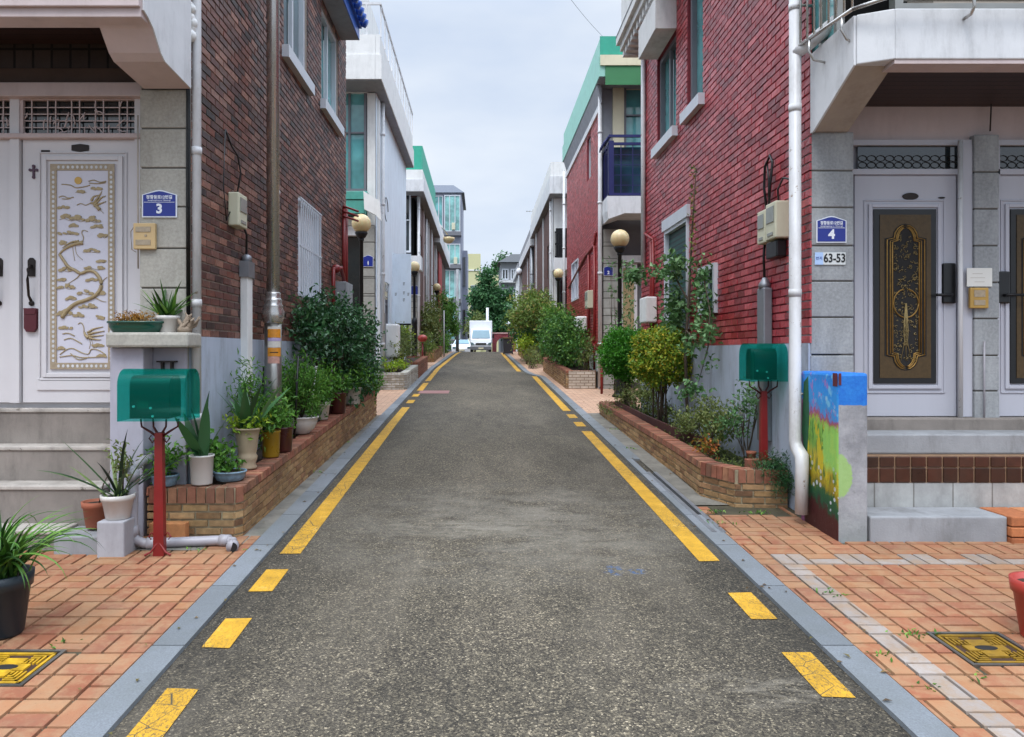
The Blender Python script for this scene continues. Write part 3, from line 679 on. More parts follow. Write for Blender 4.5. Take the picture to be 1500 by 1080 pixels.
# dead leaves in the gutters
mb = MB()
for _ in range(150):
    y = R.uniform(2.5, 20); s_ = R.choice((-1, 1)); x = (KL(y) - R.uniform(-.12, .3)) if s_ < 0 else (KR(y) + R.uniform(-.12, .35)); leaf(mb, Vector((x, y, G(y) + .027)), Vector((R.uniform(-1, 1), R.uniform(-1, 1), .08)), Vector((0, 0, 1)), R.uniform(.02, .045), .018, R.random())
o = mb.build('leaf_litter', LEAF('dead_leaf', ['#4a3a26', '#6b5433', '#857046', '#5a5a30']), uv=False); tag(o, 'scattered dead leaves along both kerbs', 'litter', kind='stuff')
struct(strip(MB(), lambda y: -6, lambda y: -2.0, [5.27, 5.5], .019).build('concrete_strip', m_dirtyconc))
# ------------------------------------------------------------------ number plates and boxes used by several houses
def number_plate(par, x0, x1, z0, z1, Y, num, top=None, small=None):
    W, H = x1 - x0, z1 - z0; cx = (x0 + x1) / 2
    def shape(k): return [(x0 + k, z0 + k), (x1 - k, z0 + k), (x1 - k, z1 - H * .17 - k * .4), (cx + W * .1, z1 - k - .003), (cx, z1 - k), (cx - W * .1, z1 - k - .003), (x0 + k, z1 - H * .17 - k * .4)]
    mb = MB(); mb.prism(shape(0), 'y', Y - .012, Y - .002); p = mb.build('number_plate', m_signw, par)
    mb = MB(); mb.prism(shape(W * .035), 'y', Y - .0145, Y - .0125); mb.build('blue_face', m_blue, p)
    if top:
        text(top, cx, z0 + H * .73, Y - .0155, H * .15, m_signw, p, wmax=W * .74, bold=.0008)
        text(small, cx, z0 + H * .62, Y - .0155, H * .07, m_signw, p, wmax=W * .74)
        mb = MB(); mb.box(x0 + W * .06, x1 - W * .06, Y - .0155, Y - .0146, z0 + H * .545, z0 + H * .56); mb.build('rule', m_signw, p)
    text(num, cx, z0 + H * .30, Y - .0155, H * .47, m_signw, p, bold=.004)
    return p
def meter_box(par, c, sg, y0, y1, z0, z1, d=.11):
    mb = MB(); bx(mb, 'x', c, sg, y0, y1, z0, z1, .01, d); o = mb.build('electric_meter', m_box, par, bevel=.012)
    mb = MB(); bx(mb, 'x', c, sg, y0 + .03, y1 - .03, z0 + (z1 - z0) * .45, z1 - .04, d + .001, d + .008)
    bx(mb, 'x', c, sg, y0 + .05, y1 - .05, z0 + .03, z0 + .06, d + .001, d + .006)
    mb.build('meter_window', m_boxdk, o, bevel=.003); return o
def ellipse_pts(n=10): return [(math.cos(2 * math.pi * i / n), math.sin(2 * math.pi * i / n)) for i in range(n)]

# ================================================================== LEFT HOUSE (number 3)
HLX = -2.28
hl = thing('brick_house', 'dark brown brick house with number 3 plate and white ornamental door', 'house', (-5, 9, G(9)), 'brick row houses along the lane')
opsL = [(8.5, 9.65, 5.15, 7.2), (10.5, 11.75, 5.22, 6.6), (9.16, 10.38, 2.34, 3.57)]
z_base = 1.77
mb = MB(); wall(mb, 'x', HLX, 1, 5.80, 12.42, z_base, 7.8, opsL, .14); mb.quad((HLX, 12.42, .3), (HLX - 6, 12.42, .3), (HLX - 6, 12.42, 7.8), (HLX, 12.42, 7.8)); mb.build('mortar_wall', m_brown_mortar, hl)
mb = MB(); bricks(mb, 'x', HLX, 1, 5.81, 12.42, z_base, 7.75, opsL); mb.build('brick_facing', m_brown_brick, hl, uv=False)
mb = MB(); mb.box(HLX - .25, HLX + .018, 5.83, 12.43, .15, z_base); mb.build('painted_base', m_bluegrey, hl)
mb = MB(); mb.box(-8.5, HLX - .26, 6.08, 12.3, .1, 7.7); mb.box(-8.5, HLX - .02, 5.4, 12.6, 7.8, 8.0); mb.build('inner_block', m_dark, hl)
window(hl, 'x', HLX, 1, 8.5, 9.65, 5.15, 7.2, glass=m_glass, nm=1, sill=m_framew, fw=.07, dep=.06)
window(hl, 'x', HLX, 1, 10.5, 11.75, 5.22, 6.6, glass=m_glasst, nm=1, sill=m_framew, fw=.07, dep=.06)
wb = window(hl, 'x', HLX, 1, 9.16, 10.38, 2.34, 3.57, glass=M('frosted_pane', '#e2e6ec', .5, var=.03), nm=0, fw=.045, dep=.03, bars=11)
lab(wb, 'ground floor window behind white bars')
# canopy with blue tiles over the far upper window
mb = MB(); mb.box(HLX + .012, -1.985, 10.5, 11.95, 6.68, 6.86); c_ = mb.build('window_canopy', m_eave, hl)
mb = MB(); mb.box(HLX + .013, -1.97, 10.485, 10.498, 6.70, 6.90); mb.box(-1.984, -1.97, 10.5, 11.96, 6.685, 6.9); mb.build('blue_edge', m_bluetile, c_)
mb = MB()
for i in range(7): y = 10.6 + i * .21; mb.tube([(HLX + .02, y, 7.12), (-1.9, y, 6.93), (-1.84, y, 6.9)], [.075, .075, .07], 8)
mb.box(HLX + .015, -1.93, 10.5, 11.95, 6.865, 6.93); mb.build('roof_tiles', m_bluetile, c_)
# door front
YP, YD = 5.80, 5.97
mb = MB()
zz = [1.15, 1.55, 1.93, 2.31, 2.69, 3.07, 3.45, 3.86]
zs = [px(0, y, YP)[1] for y in (610, 552, 422, 364, 303, 246, 188, 130, 100)]
for i in range(len(zs) - 1): mb.box(-2.68, -2.305, YP + R.uniform(0, .004), YP + .42, zs[i] + .006, zs[i + 1] - .006, tone=R.random())
mb.build('stone_pier', m_stone, hl, bevel=.006)
mb = MB(); mb.box(-2.67, -2.31, YP + .012, YP + .41, .5, 3.95); mb.box(-6.5, -2.69, YD + .06, YD + .5, 3.62, 4.3); mb.build('pier_core', m_joint, hl)
x_, z_ = px(201, 125, YD); ztop = px(0, 205, YD)[1]; zbot = px(0, 590, YD)[1]
# header beam, wood, tiled band, ceiling
mb = MB(); mb.box(-6.5, -2.685, YD - .10, YD + .05, px(0, 147, YD)[1], px(0, 127, YD)[1]); mb.box(-6.5, -2.685, YD - .06, YD + .05, px(0, 205, YD)[1] - .0, px(0, 198, YD)[1]); mb.build('door_header', m_pinkwhite, hl, bevel=.006)
mb = MB(); mb.box(-6.5, -2.685, YD - .04, YD + .05, px(0, 126, YD)[1], px(0, 103, YD)[1]); mb.build('wood_header', M('brown_stained_header', '#4d3a30', .7, var=.2), hl)
mb = MB(); mb.box(-6.5, -2.4, YD - .03, YD + .05, px(0, 102, YD)[1], px(0, 50, YD)[1]); mb.build('tiled_band', m_darktile, hl)
mb = MB(); mb.box(-6.5, -2.3, 4.96, YD + .3, 4.12, 4.2); mb.build('porch_ceiling', m_darkwood, hl)
# balcony with its curved bracket
bal = MB(); zf = px(0, 27, 4.95)[1]
bal.box(-6.8, -2.27, 4.93, 5.1, zf, 4.62); bal.box(-6.8, -2.27, 4.90, 4.929, zf + .06, zf + .10); bal.box(-6.8, -2.27, 4.885, 4.929, zf + .13, 4.2)
bo = bal.build('balcony', m_pinkwhite, hl, bevel=.006)
prof = [(4.935, 4.6), (4.935, 3.93), (5.0, 3.91), (5.08, 3.87), (5.14, 3.81), (5.20, 3.75), (5.27, 3.715), (5.74, 3.69), (5.74, 4.6)]
mb = MB(); mb.prism(prof, 'x', -2.62, -2.262); br = mb.build('bracket', m_pinkwhite, hl)
mb = MB(); mb.prism([(a, b) for a, b in prof], 'x', -2.261, -2.252); mb.build('bracket_cheek', m_white, br)
# double doors
def door_leaf(par, x0, x1, Y, z0, z1, mat, inset, name='door'):
    mb = MB(); mb.box(x0, x1, Y, Y + .05, z0, z1); d = mb.build(name, mat, par, bevel=.004)
    return d
xl, xr = px(33, 0, YD)[0], px(199, 0, YD)[0]
mb = MB(); mb.box(-6.4, -2.69, YD + .045, YD + .12, zbot - .05, ztop + .4)
mb.box(xl - .085, xl - .01, YD - .03, YD + .04, zbot, ztop + .36); mb.box(xr + .003, -2.684, YD - .03, YD + .04, zbot, ztop + .36); mb.build('door_frame', m_doorwhite, hl)
d1 = door_leaf(hl, xl, xr, YD, zbot, ztop, m_doorwhite, 0)
d0 = door_leaf(hl, xl - .97, xl - .095, YD, zbot, ztop, m_doorwhite, 0)
lab(d0, 'left hand white door leaf, mostly out of view')
pa = px(75, 541, YD); pb = px(169, 241, YD)
px0, px1, pz0, pz1 = pa[0], pb[0], pa[1], pb[1]
def molding(par, x0, x1, z0, z1, Y, wds, mat):
    mb = MB()
    for o, w_, pr in wds:
        a, b, c, d = x0 - o, x1 + o, z0 - o, z1 + o
        for q in ((a, b, c - w_, c), (a, b, d, d + w_), (a - w_, a, c - w_, d + w_), (b, b + w_, c - w_, d + w_)):
            mb.box(q[0], q[1], Y - pr, Y + .001, q[2], q[3])
    return mb.build('molding', mat, par, bevel=.004)
molding(d1, px0, px1, pz0, pz1, YD, ((.03, .035, .02), (.085, .012, .012)), m_doorwhite)
mb = MB(); mb.box(xl + .12, xr - .12, YD - .012, YD + .001, zbot + .1, zbot + .2); mb.build('kick_panel', m_doorwhite, d1, bevel=.005)
mb = MB(); mb.box(px0 - .004, px1 + .004, YD - .009, YD, pz0, pz1); pan = mb.build('ornament_panel', m_panelw, d1)
bw_ = .052; mb = MB()
for q in ((px0, px1, pz0, pz0 + bw_), (px0, px1, pz1 - bw_, pz1), (px0, px0 + bw_, pz0 + bw_, pz1 - bw_), (px1 - bw_, px1, pz0 + bw_, pz1 - bw_)): mb.box(q[0], q[1], YD - .016, YD - .01, q[2], q[3])
mb.build('gold_border', m_gold, pan)
mb = MB()
def dots(a, b, n, f):
    for i in range(n): x, z = f(a + (b - a) * (i + .5) / n); mb.disc((x, YD - .0185, z), .011, .013, 8, dy=.004)
dots(px0 + .05, px1 - .05, 11, lambda v: (v, pz1 - .026)); dots(px0 + .05, px1 - .05, 11, lambda v: (v, pz0 + .026))
dots(pz0 + .05, pz1 - .05, 40, lambda v: (px0 + .026, v)); dots(pz0 + .05, pz1 - .05, 40, lambda v: (px1 - .026, v))
mb.build('border_beads', m_white, pan)
# low relief of cranes, pine boughs, sun and clouds
ix0, ix1, iz0, iz1 = px0 + bw_, px1 - bw_, pz0 + bw_, pz1 - bw_
UV = lambda u, v: (ix0 + (u - 85) / 245 * (ix1 - ix0), iz0 + (1000 - v) / 920 * (iz1 - iz0))
rel = MB(); sun_ = MB()
def rt(pts, r, mbx=None):
    P = [(UV(a, b)[0], YD - .012, UV(a, b)[1]) for a, b in pts]
    Q = []                                                        # smooth the line
    for i in range(len(P) - 1):
        a, b = Vector(P[i]), Vector(P[i + 1]); pa_ = Vector(P[max(i - 1, 0)]); nb_ = Vector(P[min(i + 2, len(P) - 1)])
        for k in range(4):
            t = k / 4; Q.append(.5 * ((2 * a) + (b - pa_) * t + (2 * pa_ - 5 * a + 4 * b - nb_) * t * t + (3 * a - pa_ - 3 * b + nb_) * t ** 3))
    Q.append(Vector(P[-1])); rr = r if not isinstance(r, tuple) else [r[0] + (r[1] - r[0]) * i / (len(Q) - 1) for i in range(len(Q))]
    (mbx or rel).tube(Q, rr, 6)
def clump(u, v, w_, h_, n=8):
    for k in range(n):
        a = R.uniform(-1, 1); x, z = UV(u + a * w_, v - (1 - abs(a)) * h_ * R.uniform(.1, 1) + h_ * .4)
        rel.disc((x, YD - .0145 - k * .0004, z), R.uniform(.013, .023), R.uniform(.008, .013), 9, R.uniform(-.5, .5), dy=.006, tone=R.random())
    rt([(u - w_, v + h_ * .6), (u - w_ * .3, v + h_ * .4), (u + w_ * .4, v + h_ * .7), (u + w_, v + h_ * .5)], .0018)
x, z = UV(187, 128); sun_.disc((x, YD - .014, z), .03, .03, 20, dy=.005); sun_.build('relief_sun', m_brass, pan)
for pts in (((108, 146), (150, 150), (175, 162), (215, 158), (243, 150)), ((236, 132), (262, 126), (290, 136), (320, 132)), ((240, 140), (280, 143), (318, 138)), ((95, 208), (115, 202), (140, 212), (165, 208)), ((110, 215), (130, 217), (150, 214)),
            ((100, 960), (135, 935), (165, 932), (200, 950), (235, 958), (250, 935), (285, 940), (318, 962)), ((98, 972), (160, 965), (210, 975), (318, 970)), ((150, 955), (190, 985), (240, 972)), ((120, 890), (150, 882), (180, 895), (205, 910)), ((112, 862), (140, 858), (170, 872))): rt(pts, .0042)
rt([(98, 480), (118, 510), (140, 540), (170, 556), (200, 572), (235, 560), (265, 566), (292, 600), (296, 640), (270, 678), (225, 700), (180, 715), (140, 745), (110, 785)], (.012, .017))
rt([(200, 572), (185, 590), (165, 605), (140, 620)], (.005, .002)); rt([(296, 620), (312, 600), (325, 590)], (.004, .002)); rt([(270, 690), (300, 705), (320, 708)], (.004, .002))
for u, v, a, b, n in ((130, 300, 32, 26, 12), (185, 308, 34, 24, 12), (255, 312, 32, 26, 12), (135, 378, 45, 12, 8), (305, 385, 18, 26, 9), (248, 462, 40, 14, 9), (265, 540, 44, 22, 10), (125, 552, 30, 18, 9), (130, 632, 36, 22, 12), (222, 662, 34, 18, 10), (235, 728, 40, 18, 10), (125, 755, 32, 26, 12), (160, 340, 20, 12, 6), (290, 780, 14, 18, 6), (280, 345, 24, 16, 8), (115, 425, 14, 12, 6), (300, 510, 18, 16, 7), (110, 600, 16, 14, 6), (255, 600, 24, 14, 7), (150, 690, 26, 14, 8), (300, 665, 14, 14, 6), (190, 770, 20, 14, 7), (130, 830, 30, 12, 8), (280, 915, 26, 12, 7), (110, 930, 16, 12, 6), (300, 965, 18, 10, 6), (200, 180, 26, 9, 7), (120, 255, 24, 9, 7), (270, 165, 24, 8, 6)): clump(u, v, a, b, n)
def crane(body, neck, legs, wings):
    rt(body, (.017, .006)); rt(neck, .0035)
    for l in legs: rt(l, .002)
    for w_ in wings: rt(w_, (.011, .003))
crane([(290, 268), (262, 240), (245, 236)], [(245, 236), (222, 246), (200, 238), (180, 246)], [((285, 262), (308, 285))], [((262, 238), (285, 205), (300, 180)), ((266, 244), (296, 212), (318, 202)), ((262, 250), (290, 240), (320, 228)), ((250, 225), (262, 205), (290, 198))])
crane([(210, 425), (165, 435), (125, 455), (98, 478)], [(208, 422), (212, 400), (204, 378), (212, 366), (232, 372)], [((160, 445), (165, 480), (170, 512)), ((172, 442), (180, 480), (208, 508))], [((190, 418), (150, 425), (112, 450))])
crane([(236, 880), (222, 868), (216, 852)], [(214, 858), (214, 835), (207, 815), (198, 808), (186, 815)], [((240, 885), (245, 905), (240, 932)), ((246, 882), (255, 905), (262, 930))], [((232, 856), (262, 838), (305, 828)), ((236, 864), (270, 855), (312, 848)), ((238, 874), (270, 872), (308, 868)), ((238, 880), (268, 888), (296, 890))])
rel.build('relief_cranes_and_pine', m_paleg, pan, uv=False)
# handles, cross, peephole plates
def handle(par, x, z0, z1, Y, mat, big=True):
    mb = MB(); mb.prism([(x - .028, z1 - .15), (x + .028, z1 - .15), (x + .03, z1 - .02), (x + .012, z1), (x - .012, z1), (x - .03, z1 - .02)], 'y', Y - .012, Y)
    mb.tube([(x, Y - .012, z1 - .06), (x, Y - .055, z1 - .10), (x, Y - .06, z1 - .18), (x, Y - .045, z0 + .06), (x, Y - .012, z0 + .02)], [.010, .012, .011, .010, .012], 8)
    mb.lathe(x, Y - .006, z0, [(.001, -.02), (.02, -.01), (.022, .01), (.001, .03)], 10); return mb.build('handle', mat, par, bevel=.003)
hx, hz1 = px(47, 378, YD); handle(d1, hx, px(0, 445, YD)[1], hz1, YD, m_iron)
x2 = px(1, 0, YD)[0]; handle(d0, x2 - .01, px(0, 445, YD)[1], hz1, YD, m_iron)
mb = MB(); x, z = px(47, 452, YD); mb.prism([(x - .05, z), (x + .05, z), (x + .05, z - .16), (x + .03, z - .19), (x - .03, z - .19), (x - .05, z - .16)], 'y', YD - .03, YD - .002); mb.prism([(x - .052, z + .001), (x + .052, z + .001), (x + .04, z - .05), (x - .04, z - .05)], 'y', YD - .034, YD - .0305)
mb.build('red_pouch', M('dark_red_leather', '#4e0f1c', .5, var=.15), d1, bevel=.005)
mb = MB(); x, z = px(50, 252, YD); mb.box(x - .008, x + .008, YD - .012, YD, z - .045, z + .045); mb.box(x - .028, x - .0085, YD - .0115, YD, z + .006, z + .021); mb.box(x + .0085, x + .028, YD - .0115, YD, z + .006, z + .021)
for a, b in ((0, .045), (0, -.045), (.028, .0135), (-.028, .0135)): mb.disc((x + a, YD - .0125, z + b), .012, .012, 8, dy=.01)
mb.build('small_cross', M('plum_enamel', '#46223a', .4, var=.1), d1)
mb = MB(); x, z = px(118, 217, YD); mb.prism([(x - .07, z - .022), (x, z - .032), (x + .07, z - .022), (x + .07, z + .022), (x, z + .032), (x - .07, z + .022)], 'y', YD - .01, YD); mb.build('peephole_plaque', m_iron, d1, bevel=.003); mb = MB(); x, z = px(67, 222, YD); mb.box(x - .035, x + .035, YD - .008, YD, z - .01, z + .01)
mb.build('door_plaque', m_iron, d1, bevel=.003)
# carved transom
def transom(par, x0, x1, z0, z1, Y, seed):
    rr = random.Random(seed); mb = MB()
    mb.box(x0 - .03, x1 + .03, Y - .02, Y + .01, z0 - .03, z0); mb.box(x0 - .03, x1 + .03, Y - .02, Y + .01, z1, z1 + .03); mb.box(x0 - .03, x0, Y - .02, Y + .01, z0, z1); mb.box(x1, x1 + .03, Y - .02, Y + .01, z0, z1)
    n = 14; u = (x1 - x0) / n
    for i in (1, 3, 4, 6, 7, 9, 10, 12, 13): mb.box(x0 + u * i - .004, x0 + u * i + .004, Y - .012, Y - .004, z0, z1)
    for k in range(1, 5): z = z0 + (z1 - z0) * k / 5; mb.box(x0, x1, Y - .0035, Y + .004, z - .004, z + .004)
    for _ in range(26):
        a = x0 + rr.random() * (x1 - x0); b = z0 + rr.random() ** 1.4 * (z1 - z0) * .7; ln = rr.uniform(.04, .1); an = rr.uniform(.3, 2.6); P = []
        for q in range(5): P.append((min(x1, max(x0, a)), Y - .01 - rr.random() * .002, min(z1, max(z0, b)))); a += math.cos(an) * ln / 4; b += math.sin(an) * ln / 4; an += rr.uniform(-.5, .5)
        mb.tube(P, .0055, 5)
    t_ = mb.build('transom', m_pinkwhite, par, uv=False)
    mb = MB(); mb.box(x0 - .02, x1 + .02, Y + .02, Y + .04, z0 - .02, z1 + .02); mb.build('pane', m_glassd, t_)
a = px(36, 197, YD); b = px(199, 148, YD); transom(hl, a[0], b[0], a[1], b[1], YD, 3)
a2 = px(17, 0, YD)[0]; transom(hl, a2 - .85, a2, a[1], b[1], YD, 5)
a = px(209, 319, YP); b = px(260, 279, YP); number_plate(hl, a[0], b[0], a[1], b[1], YP, '3', '정항동로12번길', 'Jeonghangdong-ro 12beon-gil')
a = px(198, 366, YP); b = px(230, 328, YP); mb = MB(); mb.box(a[0], b[0], YP - .035, YP - .001, a[1], b[1]); ic = mb.build('intercom', M('aged_cream_plastic', '#c2a677', .5, var=.12, grime=.3), hl, bevel=.006)
mb = MB(); w_ = b[0] - a[0]; h_ = b[1] - a[1]
mb.box(a[0] + w_ * .12, a[0] + w_ * .8, YP - .04, YP - .0355, a[1] + h_ * .66, a[1] + h_ * .86); mb.box(a[0] + w_ * .12, a[0] + w_ * .8, YP - .039, YP - .0355, a[1] + h_ * .16, a[1] + h_ * .36); mb.disc((a[0] + w_ * .58, YP - .04, a[1] + h_ * .52), .01, .01, 8, dy=.004)
mb.build('speaker_grille', m_gold, ic)
mb = MB(); mb.tube([(px(201, 0, YP)[0] + .01, YP - .006, 2.3), (px(201, 0, YP)[0] + .008, YP - .006, 3.5)], .006, 6); mb.tube([(a[0], YP - .01, b[1] - .02), (a[0] - .03, YP - .01, b[1] - .06), (a[0] - .02, YP - .012, a[1]), (a[0] + .01, YP - .01, a[1] - .02)], .004, 6); mb.build('door_cable', m_beige, hl)
# drainpipe, meter, duct
mb = MB(); dx = -2.25; mb.tube([(dx, 5.84, 7.8), (dx, 5.84, .66)], .037, 12)
for z in (4.6, 3.2, 2.0, 1.1): mb.tube([(dx, 5.84, z), (dx, 5.84, z + .06)], .043, 12)
mb.build('drainpipe', m_pvc, hl)
mb = MB()
for k in range(9): mb.ball((dx - .04 + R.uniform(-.025, .025), 5.80 + R.uniform(-.02, .02), 4.12 + k * .035), R.uniform(.03, .05), 8, 6)
mb.build('wrapped_joint', m_white2, hl)
mb = MB()
for q in range(3): mb.tube([(dx - .055 + q * .012, 5.79, 4.1), (dx - .058 + q * .012, 5.79, 3.0), (dx - .055 + q * .012, 5.79, 1.9)], .0055, 5)
mb.build('cable', m_black, hl)
ml = meter_box(hl, HLX, 1, 6.62, 6.86, 2.78, 3.08)
y0 = 6.86; mb = MB(); mb.box(HLX + .012, HLX + .085, 6.95, 7.10, 1.35, 2.48); mb.build('duct', m_white2, hl, bevel=.008)
mb = MB(); mb.box(HLX + .011, HLX + .1, 6.93, 7.115, 2.35, 2.5); mb.lathe(HLX + .055, 7.02, 2.5, [(.05, 0), (.045, .05), (.02, .07)], 12); mb.build('duct_cap', m_galv, hl)
mb = MB()
mb.tube([(HLX + .05, 7.02, 2.56), (HLX + .06, 7.0, 2.75), (HLX + .05, 6.9, 2.85)], .011, 7)
mb.tube([(HLX + .03, 6.8, 3.08), (HLX + .05, 6.86, 3.3), (HLX + .04, 6.8, 3.45), (HLX + .03, 6.66, 3.5), (HLX + .03, 6.5, 3.6)], .008, 7)
mb.tube([(HLX + .03, 6.62, 2.9), (HLX + .04, 6.5, 2.8), (HLX + .03, 6.45, 3.1), (HLX + .03, 6.5, 3.6)], .006, 7)
mb.build('cable', m_black, hl)
# red gas pipework on the far corner
mb = MB()
for k, (y, z0, z1) in enumerate(((12.0, 2.4, 4.0), (12.2, 2.4, 4.0))): mb.tube([(HLX + .05, y, z1), (HLX + .05, y, z0)], .03, 8)
for z in (4.0, 3.92, 3.84): mb.tube([(HLX + .05, 11.95, z), (HLX + .24, 12.25, z - .03)], .018, 6)
mb.tube([(HLX + .06, 11.1, 2.0), (HLX + .06, 11.1, 2.9), (HLX + .1, 11.5, 2.95), (HLX + .1, 11.9, 2.7)], .03, 8); mb.ball((HLX + .08, 11.2, 2.9), .07)
mb.build('gas_pipe', m_redm, hl)
mb = MB(); mb.box(HLX + .012, HLX + .22, 11.3, 11.85, 2.2, 2.72); mb.build('gas_meter_box', m_grey, hl, bevel=.01)
mb = MB(); mb.tube([(HLX + .02, 6.0 + .86, 3.1), (HLX + .02, 6.9, 3.1)], .001, 4); mb = MB(); mb.ball((HLX + .01, 8.22, 3.42), .035); mb.build('vent_plug', m_white, hl)

# front steps
st = thing('front_steps', 'worn grey concrete steps up to the white ornamental door', 'steps', (-4, 5.6, G(5.5)))
mb = MB(); XR = -2.825
lv = [(5.28, .372), (5.50, .65), (5.72, .915), (5.90, 1.195)]
zb0 = .12
for i, (y, z) in enumerate(lv): mb.box(-6.5, XR + (.0 if i else .22), y + .012, 6.0, zb0, z - .035 - .0); zb0 = z - .034
mb.build('risers', m_step, st)
mb = MB()
for i, (y, z) in enumerate(lv): mb.box(-6.5, XR + (.0 if i else -.18), y, 5.99 if i == 3 else lv[i + 1][0] + .011, z - .033, z)
mb.build('treads', m_nosing, st, bevel=.008)
mb = MB(); mb.box(-3.0, -2.66, 5.18, 5.5, .1, .355); mb.build('side_block', m_grey, st, bevel=.012)

# gate pillar with cap
gp = thing('gate_pillar', 'pale grey rendered low pillar with stone cap between steps and drainpipe', 'pillar', (-2.55, 5.5, G(5.5)))
mb = MB(); mb.box(-2.815, -2.56, 5.60, 5.795, .18, 1.679); mb.box(-2.56, -2.30, 5.76, 5.796, .18, 1.679); mb.build('shaft', M('lilac_grey_render', '#a9a7b3', .8, var=.07, grime=.3), gp, bevel=.008)
mb = MB(); mb.box(-2.81, -2.19, 5.52, 5.796, 1.68, 1.793); mb.build('cap', m_stone, gp, bevel=.018)
mb = MB(); x0, z = px(228, 535, 5.7); x1, z1 = px(256, 531, 5.7); mb.box(x0, x1, 5.71, 5.758, z1, z1 + .012); mb.box(x0 + .03, x0 + .045, 5.72, 5.758, z - .04, z1); mb.box(x1 - .045, x1 - .03, 5.72, 5.758, z - .04, z1); mb.build('bracket', m_iron, gp)
o = MB(); o.box(-2.665, -2.475, 5.12, 5.34, .205, .47); o = o.build('concrete_block', M('whitened_concrete_block', '#a7a6ab', .85, var=.12, grime=.4), loc=(-2.57, 5.23, .21), bevel=.01)
tag(o, 'small whitened concrete block carrying the potted aloe beside the steps', 'block')
# waste pipe on the ground
mb = MB(); zg = lambda y: G(y) + .055
mb.tube([(-2.50, 5.62, .84), (-2.51, 5.45, .84), (-2.52, 5.33, .80), (-2.50, 5.31, .70), (-2.50, 5.30, .36), (-2.48, 5.30, .30), (-2.42, 5.31, .272), (-2.25, 5.34, .27), (-1.92, 5.38, .275), (-1.80, 5.36, .27), (-1.775, 5.28, .262)], .036, 12)
for p, q in (((-2.50, 5.31, .72), (-2.50, 5.31, .80)), ((-2.50, 5.30, .40), (-2.50, 5.30, .32)), ((-2.40, 5.31, .272), (-2.32, 5.32, .271)), ((-1.9, 5.385, .275), (-1.83, 5.375, .274)), ((-1.782, 5.30, .264), (-1.768, 5.25, .26))): mb.tube([p, q], .044, 12)
o = mb.build('waste_pipe', m_pvcg, loc=(-2.1, 5.3, .22)); tag(o, 'grey plastic waste pipe bending down and lying along the pavement by the brick planter', 'pipe')
mb = MB(); mb.disc((-1.766, 5.2485, .26), .034, .034, 14); mb.build('pipe_mouth', m_dark, o)
o = MB(); x0, x1 = px(218, 0, 5.5)[0], px(271, 0, 5.5)[0]; o.box(x0, x1, 5.5, 5.585, .235, .37); o = o.build('loose_brick', m_orangebrick, loc=((x0 + x1) / 2, 5.5, .23), bevel=.006); tag(o, 'pale orange hollow brick standing loose against the planter front', 'brick')

# ================================================================== RIGHT HOUSE (number 4)
HRX = 2.745
hr = thing('brick_house', 'bright red painted brick house with number 4 plate and pale grey doors', 'house', (5.5, 9.4, G(9)), 'brick row houses along the lane')
opsR = [(9.13, 9.82, 4.82, 7.4), (10.38, 11.5, 4.80, 6.17), (9.73, 10.95, 1.95, 3.42), (8.55, 9.2, 2.1, 2.68)]
FY, FP = 6.15, 6.35
mb = MB(); wall(mb, 'x', HRX, -1, FY, 12.62, 1.72, 8.0, opsR, .14); mb.quad((HRX, 12.62, .3), (HRX + 6, 12.62, .3), (HRX + 6, 12.62, 8), (HRX, 12.62, 8)); mb.build('mortar_wall', m_red_mortar, hr)
mb = MB(); bricks(mb, 'x', HRX, -1, FY + .0, 12.62, 1.72, 7.9, opsR, bw=.205, rh=.072, tilt=.0035, gap=.010, out=.012); mb.build('brick_facing', m_red_brick, hr, uv=False)
mb = MB(); mb.box(HRX - .018, HRX + .25, FY + .012, 12.63, .2, 1.72); mb.build('painted_base', m_bluegrey, hr)
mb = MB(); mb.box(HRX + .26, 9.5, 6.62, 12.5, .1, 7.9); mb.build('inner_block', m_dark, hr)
window(hr, 'x', HRX, -1, 9.13, 9.82, 4.82, 7.4, frame=m_frameg, glass=m_glasst, nm=0, sill=m_framew, fw=.07, dep=.07)
window(hr, 'x', HRX, -1, 10.38, 11.5, 4.80, 6.17, frame=m_frameg, glass=m_glasst, nm=1, sill=m_framew, fw=.07, dep=.07)
ws = window(hr, 'x', HRX, -1, 9.73, 10.95, 1.95, 3.42, frame=m_framew, glass=m_shutg, nm=0, fw=.05, dep=-.005, lintel=m_framew); lab(ws, 'ground floor window closed by a dark green slatted shutter')
window(hr, 'x', HRX, -1, 8.55, 9.2, 2.1, 2.68, glass=m_glass, nm=0, fw=.06, dep=-.02)
mb = MB(); mb.box(2.435, HRX - .014, 10.34, 11.45, 6.17, 6.62); mb.build('window_canopy', m_eavew, hr)
# eave with corbels
mb = MB(); mb.box(2.42, HRX, 5.0, 12.9, 6.88, 7.0); mb.box(2.36, HRX, 5.0, 12.95, 7.0, 7.12); mb.box(2.44, 2.6, 5.0, 12.88, 7.12, 7.9)
ev = mb.build('roof_eave', m_eavew, hr)
mb = MB(); y = 5.05
while y < 12.85: mb.box(2.46, HRX - .015, y, y + .11, 6.76, 6.879); y += .22
mb.build('corbels', m_eavew, ev)
mb = MB(); mb.tube([(2.37, 5, 7.14), (2.37, 12.95, 7.14)], .02, 6); mb.build('roof_edge_strip', m_frameg, ev)
mb = MB(); mb.box(2.6, 9.5, 5.0, 12.8, 7.1, 7.3); mb.build('roof_slab', m_eave, hr)
